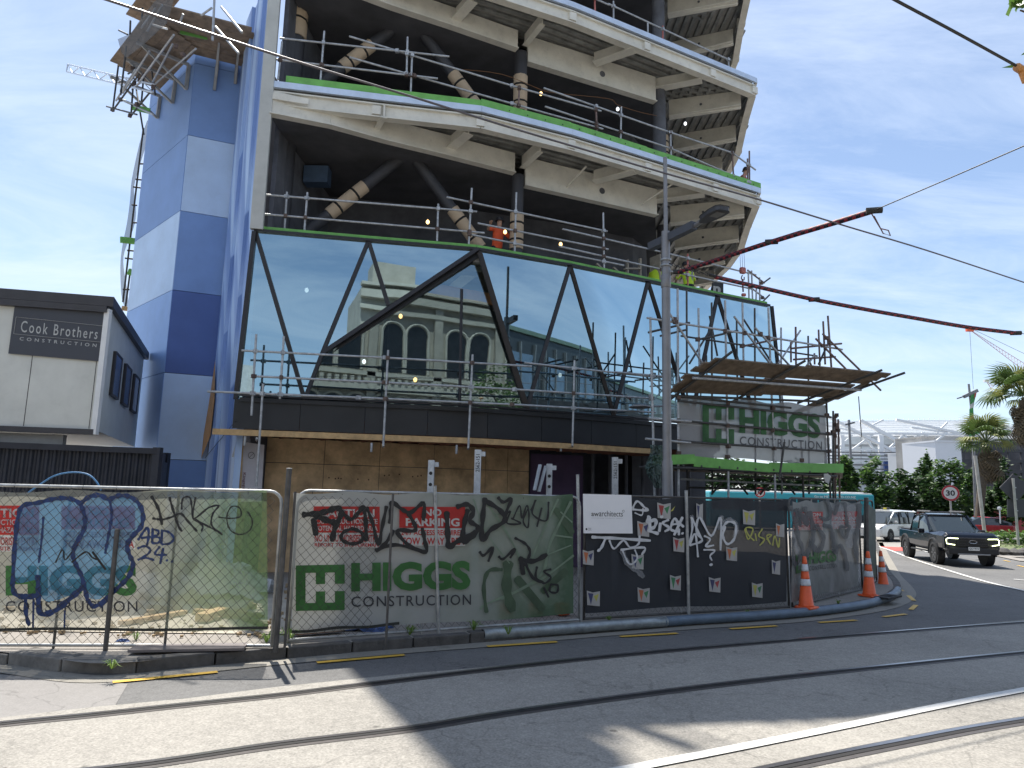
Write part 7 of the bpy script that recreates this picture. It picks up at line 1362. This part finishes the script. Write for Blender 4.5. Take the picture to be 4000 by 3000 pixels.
uv_, fs_ = text_data('Go to METROINFO.CO.NZ', .01); b = MB(); b.add([(1.4+u*3.0, -.03, 2.52+v*.16) for u, v in uv_], fs_); b.build('lettering', swt, bt, local=True)
# red car far behind and white one
def small_car(label, px, py, Y, rz, mat, grp_=None):
    p = atY(px, py, Y); t = thing('parked_car', label, 'car', (p.x, Y, 0), rz=rz)
    loft(t, 'body', mat, [(-2.1, hv(.72, .4, .8, .85)), (-1.9, hv(.82, .25, .88, .93)), (0, hv(.84, .22, .88, .92)), (1.1, hv(.83, .22, .84, .92)), (1.8, hv(.78, .25, .7, .78)), (2.05, hv(.66, .3, .55, .6))], bevel=.03); gg = lambda w, zt: [(0, .86), (w, .86), (w, .9), (w*.93, 1.1), (w*.82, zt-.04), (w*.7, zt), (0, zt)]
    loft(t, 'cabin_glass', cglass, [(-1.85, gg(.76, .92)), (-1.2, gg(.76, 1.38)), (0, gg(.77, 1.44)), (1.0, gg(.76, .93))], bevel=.01); loft(t, 'roof', mat, [(-1.2, [(0, 1.36), (.6, 1.36), (.62, 1.38), (.5, 1.41), (0, 1.42)]), (0, [(0, 1.42), (.62, 1.42), (.64, 1.44), (.5, 1.475), (0, 1.48)])])
    for x in (-1.25, 1.3):
        for s_ in (-1, 1): wheel(t, x, .74*s_, .31, .2)
    return t
small_car('red car partly hidden behind the pickup bonnet', 3815, 2040, 50, 2.9, M('red_car_paint', (.38, .03, .03), .25)); small_car('white car showing between taxi and pickup', 3580, 2040, 56, 2.6, wp_)
# ================================================================== SITE GROUND BEHIND THE FENCE
sheet('site_slab', [(-13, 10.1), (-3.2, 10.6), (-2.6, 12.5), (-6, 16.6), (-13, 13.8)], .14, M('pale_site_concrete', (.40, .36, .29), .85, 0, .22, 1.3, .3, 25, dirt=.15))
def onz(x, y, z=.16): return atZ(x, y, z)
def lay(label, a, c, w_, h_, name='timber_plank', mat=timber, cat='plank'):
    A_, B_ = onz(*a), onz(*c); t = thing(name, label, cat, tuple(A_)); bar(t, A_+Vector((0, 0, h_/2)), B_+Vector((0, 0, h_/2)), w_, h_, mat, 'board'); return t
lay('long pine plank lying on the pale slab behind the left fence', (470, 2442), (722, 2398), .12, .06); lay('pine plank right of the long one, same slab', (760, 2390), (960, 2402), .10, .05); lay('short thick timber offcut between the planks', (785, 2430), (872, 2402), .2, .12); lay('thin dark batten crossing diagonally behind the left fence', (745, 2340), (1040, 2450), .07, .05, mat=M('weathered_batten', (.16, .13, .09), .8)); lay('grey board half buried near the kerb', (515, 2538), (960, 2530), .35, .03, mat=M('grey_site_board', (.16, .14, .135), .8)); lay('brown board leaning along the foot of the HIGGS banner', (1150, 2478), (1330, 2462), .16, .05, mat=M('brown_board', (.25, .13, .08), .8))
def heap(label, x, y, sx_, sy_, sz_, mat, seed, cat, name='plastic_sheet'):
    p = onz(x, y, .12); t = thing(name, label, cat, tuple(p)); crumple(t, p, sx_, sy_, sz_, mat, 'sheet', seed); return t
plas = M('clear_plastic', (.55, .57, .58), .25, 0, .3, 4, alpha=.85, transl=.3); dplas = M('dark_plastic', (.10, .11, .12), .3, 0, .4, 4)
heap('crumpled clear plastic heap behind the left fence', 870, 2330, .9, .6, .75, plas, 1, 'plastic sheet'); heap('smaller crumpled plastic pile beside blue graffiti', 560, 2340, .5, .4, .55, plas, 2, 'plastic sheet'); heap('dark plastic bundle at the back of the plastic heap', 720, 2300, .9, .5, .5, dplas, 3, 'plastic sheet'); heap('blue tarp bunched under the HIGGS banner', 1360, 2460, .55, .18, .12, M('blue_tarp', (.04, .09, .26), .4, 0, .3, 6), 4, 'tarpaulin', 'blue_tarp'); heap('second blue tarp bunch right of the first', 1460, 2448, .3, .15, .16, M('blue_tarp', (.04, .09, .26), .4), 5, 'tarpaulin', 'blue_tarp'); heap('tiny scrap of blue plastic near the left kerb', 480, 2507, .09, .05, .05, M('blue_tarp', (.04, .09, .26), .4), 6, 'litter', 'blue_scrap')
for i, (x, y, lb) in enumerate([(1975, 2425, 'orange plastic block under the green banner, left one'), (2095, 2418, 'orange plastic block under the green banner, middle one'), (2200, 2416, 'orange plastic block under the green banner beside the pale post')]):
    p = onz(x, y, .12); t = thing('orange_block', lb, 'block', tuple(p)); b = MB(); b.box((p.x, p.y+.25, .24), (.22, .2, .2), .3*i); b.build('block', orange, t, bevel=.03)
rb_ = thing('rubble', 'scattered stones and rubble on the site slab behind the left fence', 'rubble', (-6, 12, .14)); rb_['kind'] = 'stuff'; b = MB(); rnd = random.Random(8)
for k in range(420):
    x = rnd.uniform(-11, -3.3); y = 10.2+abs(rnd.gauss(0, 1))*2.2; s_ = rnd.uniform(.012, .07)*(1 if y < 11.5 else 2); b.box((x, y, .14+s_*.3), (s_, s_*.8, s_*.7), rnd.uniform(0, 3))
b.build('stones', ksand, rb_, kind='stuff')
def weed(label, x, y, h, n_, seed, z=.13):
    p = onz(x, y, z); t = thing('weed', label, 'weed', tuple(p), 'weeds along the fence foot'); rnd = random.Random(seed); b = MB()
    for k in range(n_):
        a = rnd.uniform(0, 6.28); r_ = rnd.uniform(.3, 1)*h*1.25; d = Vector((math.cos(a), math.sin(a), 0)); s_ = Vector((-d.y, d.x, 0))*h*.03; m0 = p+d*.01; m1 = p+d*r_*.5+Vector((0, 0, h*rnd.uniform(.4, .9))); m2 = p+d*r_+Vector((0, 0, h*rnd.uniform(.2, .8))); b.add([m0-s_, m0+s_, m1+s_*1.6, m1-s_*1.6, m2], [(0, 1, 2, 3), (3, 2, 4)])
    b.build('leaves', M('weed_green', (.16, .26, .05), .6, 0, .3, 9, transl=.3), t)
for i, (x, y, h, lb) in enumerate([(1125, 2508, .22, 'bright weed at the joint between the two left fence panels'), (1040, 2510, .16, 'dry weed just left of the tall dark post'), (437, 2612, .12, 'tiny weed in a kerb joint at left'), (530, 2500, .12, 'grass tuft behind the left fence'), (1600, 2480, .16, 'weed under the HIGGS letters'), (1850, 2462, .18, 'weed tuft near the pipe end'), (1985, 2478, .14, 'dark weed leaning on the pipe end'), (2380, 2425, .10, 'grass tuft under the dark banner'), (2920, 2395, .08, 'small tuft left of the first cone'), (3275, 2360, .1, 'grass tuft on the corner pavement between cones')]): weed(lb, x, y, h, 20, i)
# leafy branch entering top right, from a tree standing right of the camera
bt_ = thing('overhanging_tree', 'leafy tree beyond the right edge whose twigs enter the top right corner', 'tree', (7.5, 5.2, 0)); b = MB(); b.tube([(7.5, 5.2, 0), (7.3, 5.4, 3), (6.6, 5.9, 6)], .2, 10, True, .09); b.build('trunk', bark, bt_)
tpz = atY(3985, 40, 6.2); b = MB(); b.tube([(6.9, 5.7, 5), (5.6, 6.2, 6.6), tuple(tpz)], .06, 7, True, .008); b.build('limb', bark, bt_); leaves(bt_, 'crown', (7.2, 5.4, 7.0), (2.1, 2.0, 1.3), 2600, .09, lf_c[:2]+[lf_c[0]], 77); leaves(bt_, 'twig_leaves', (tpz.x+.05, tpz.y, tpz.z), (.14, .2, .16), 60, .07, [lf_c[0], lf_c[0]], 78)
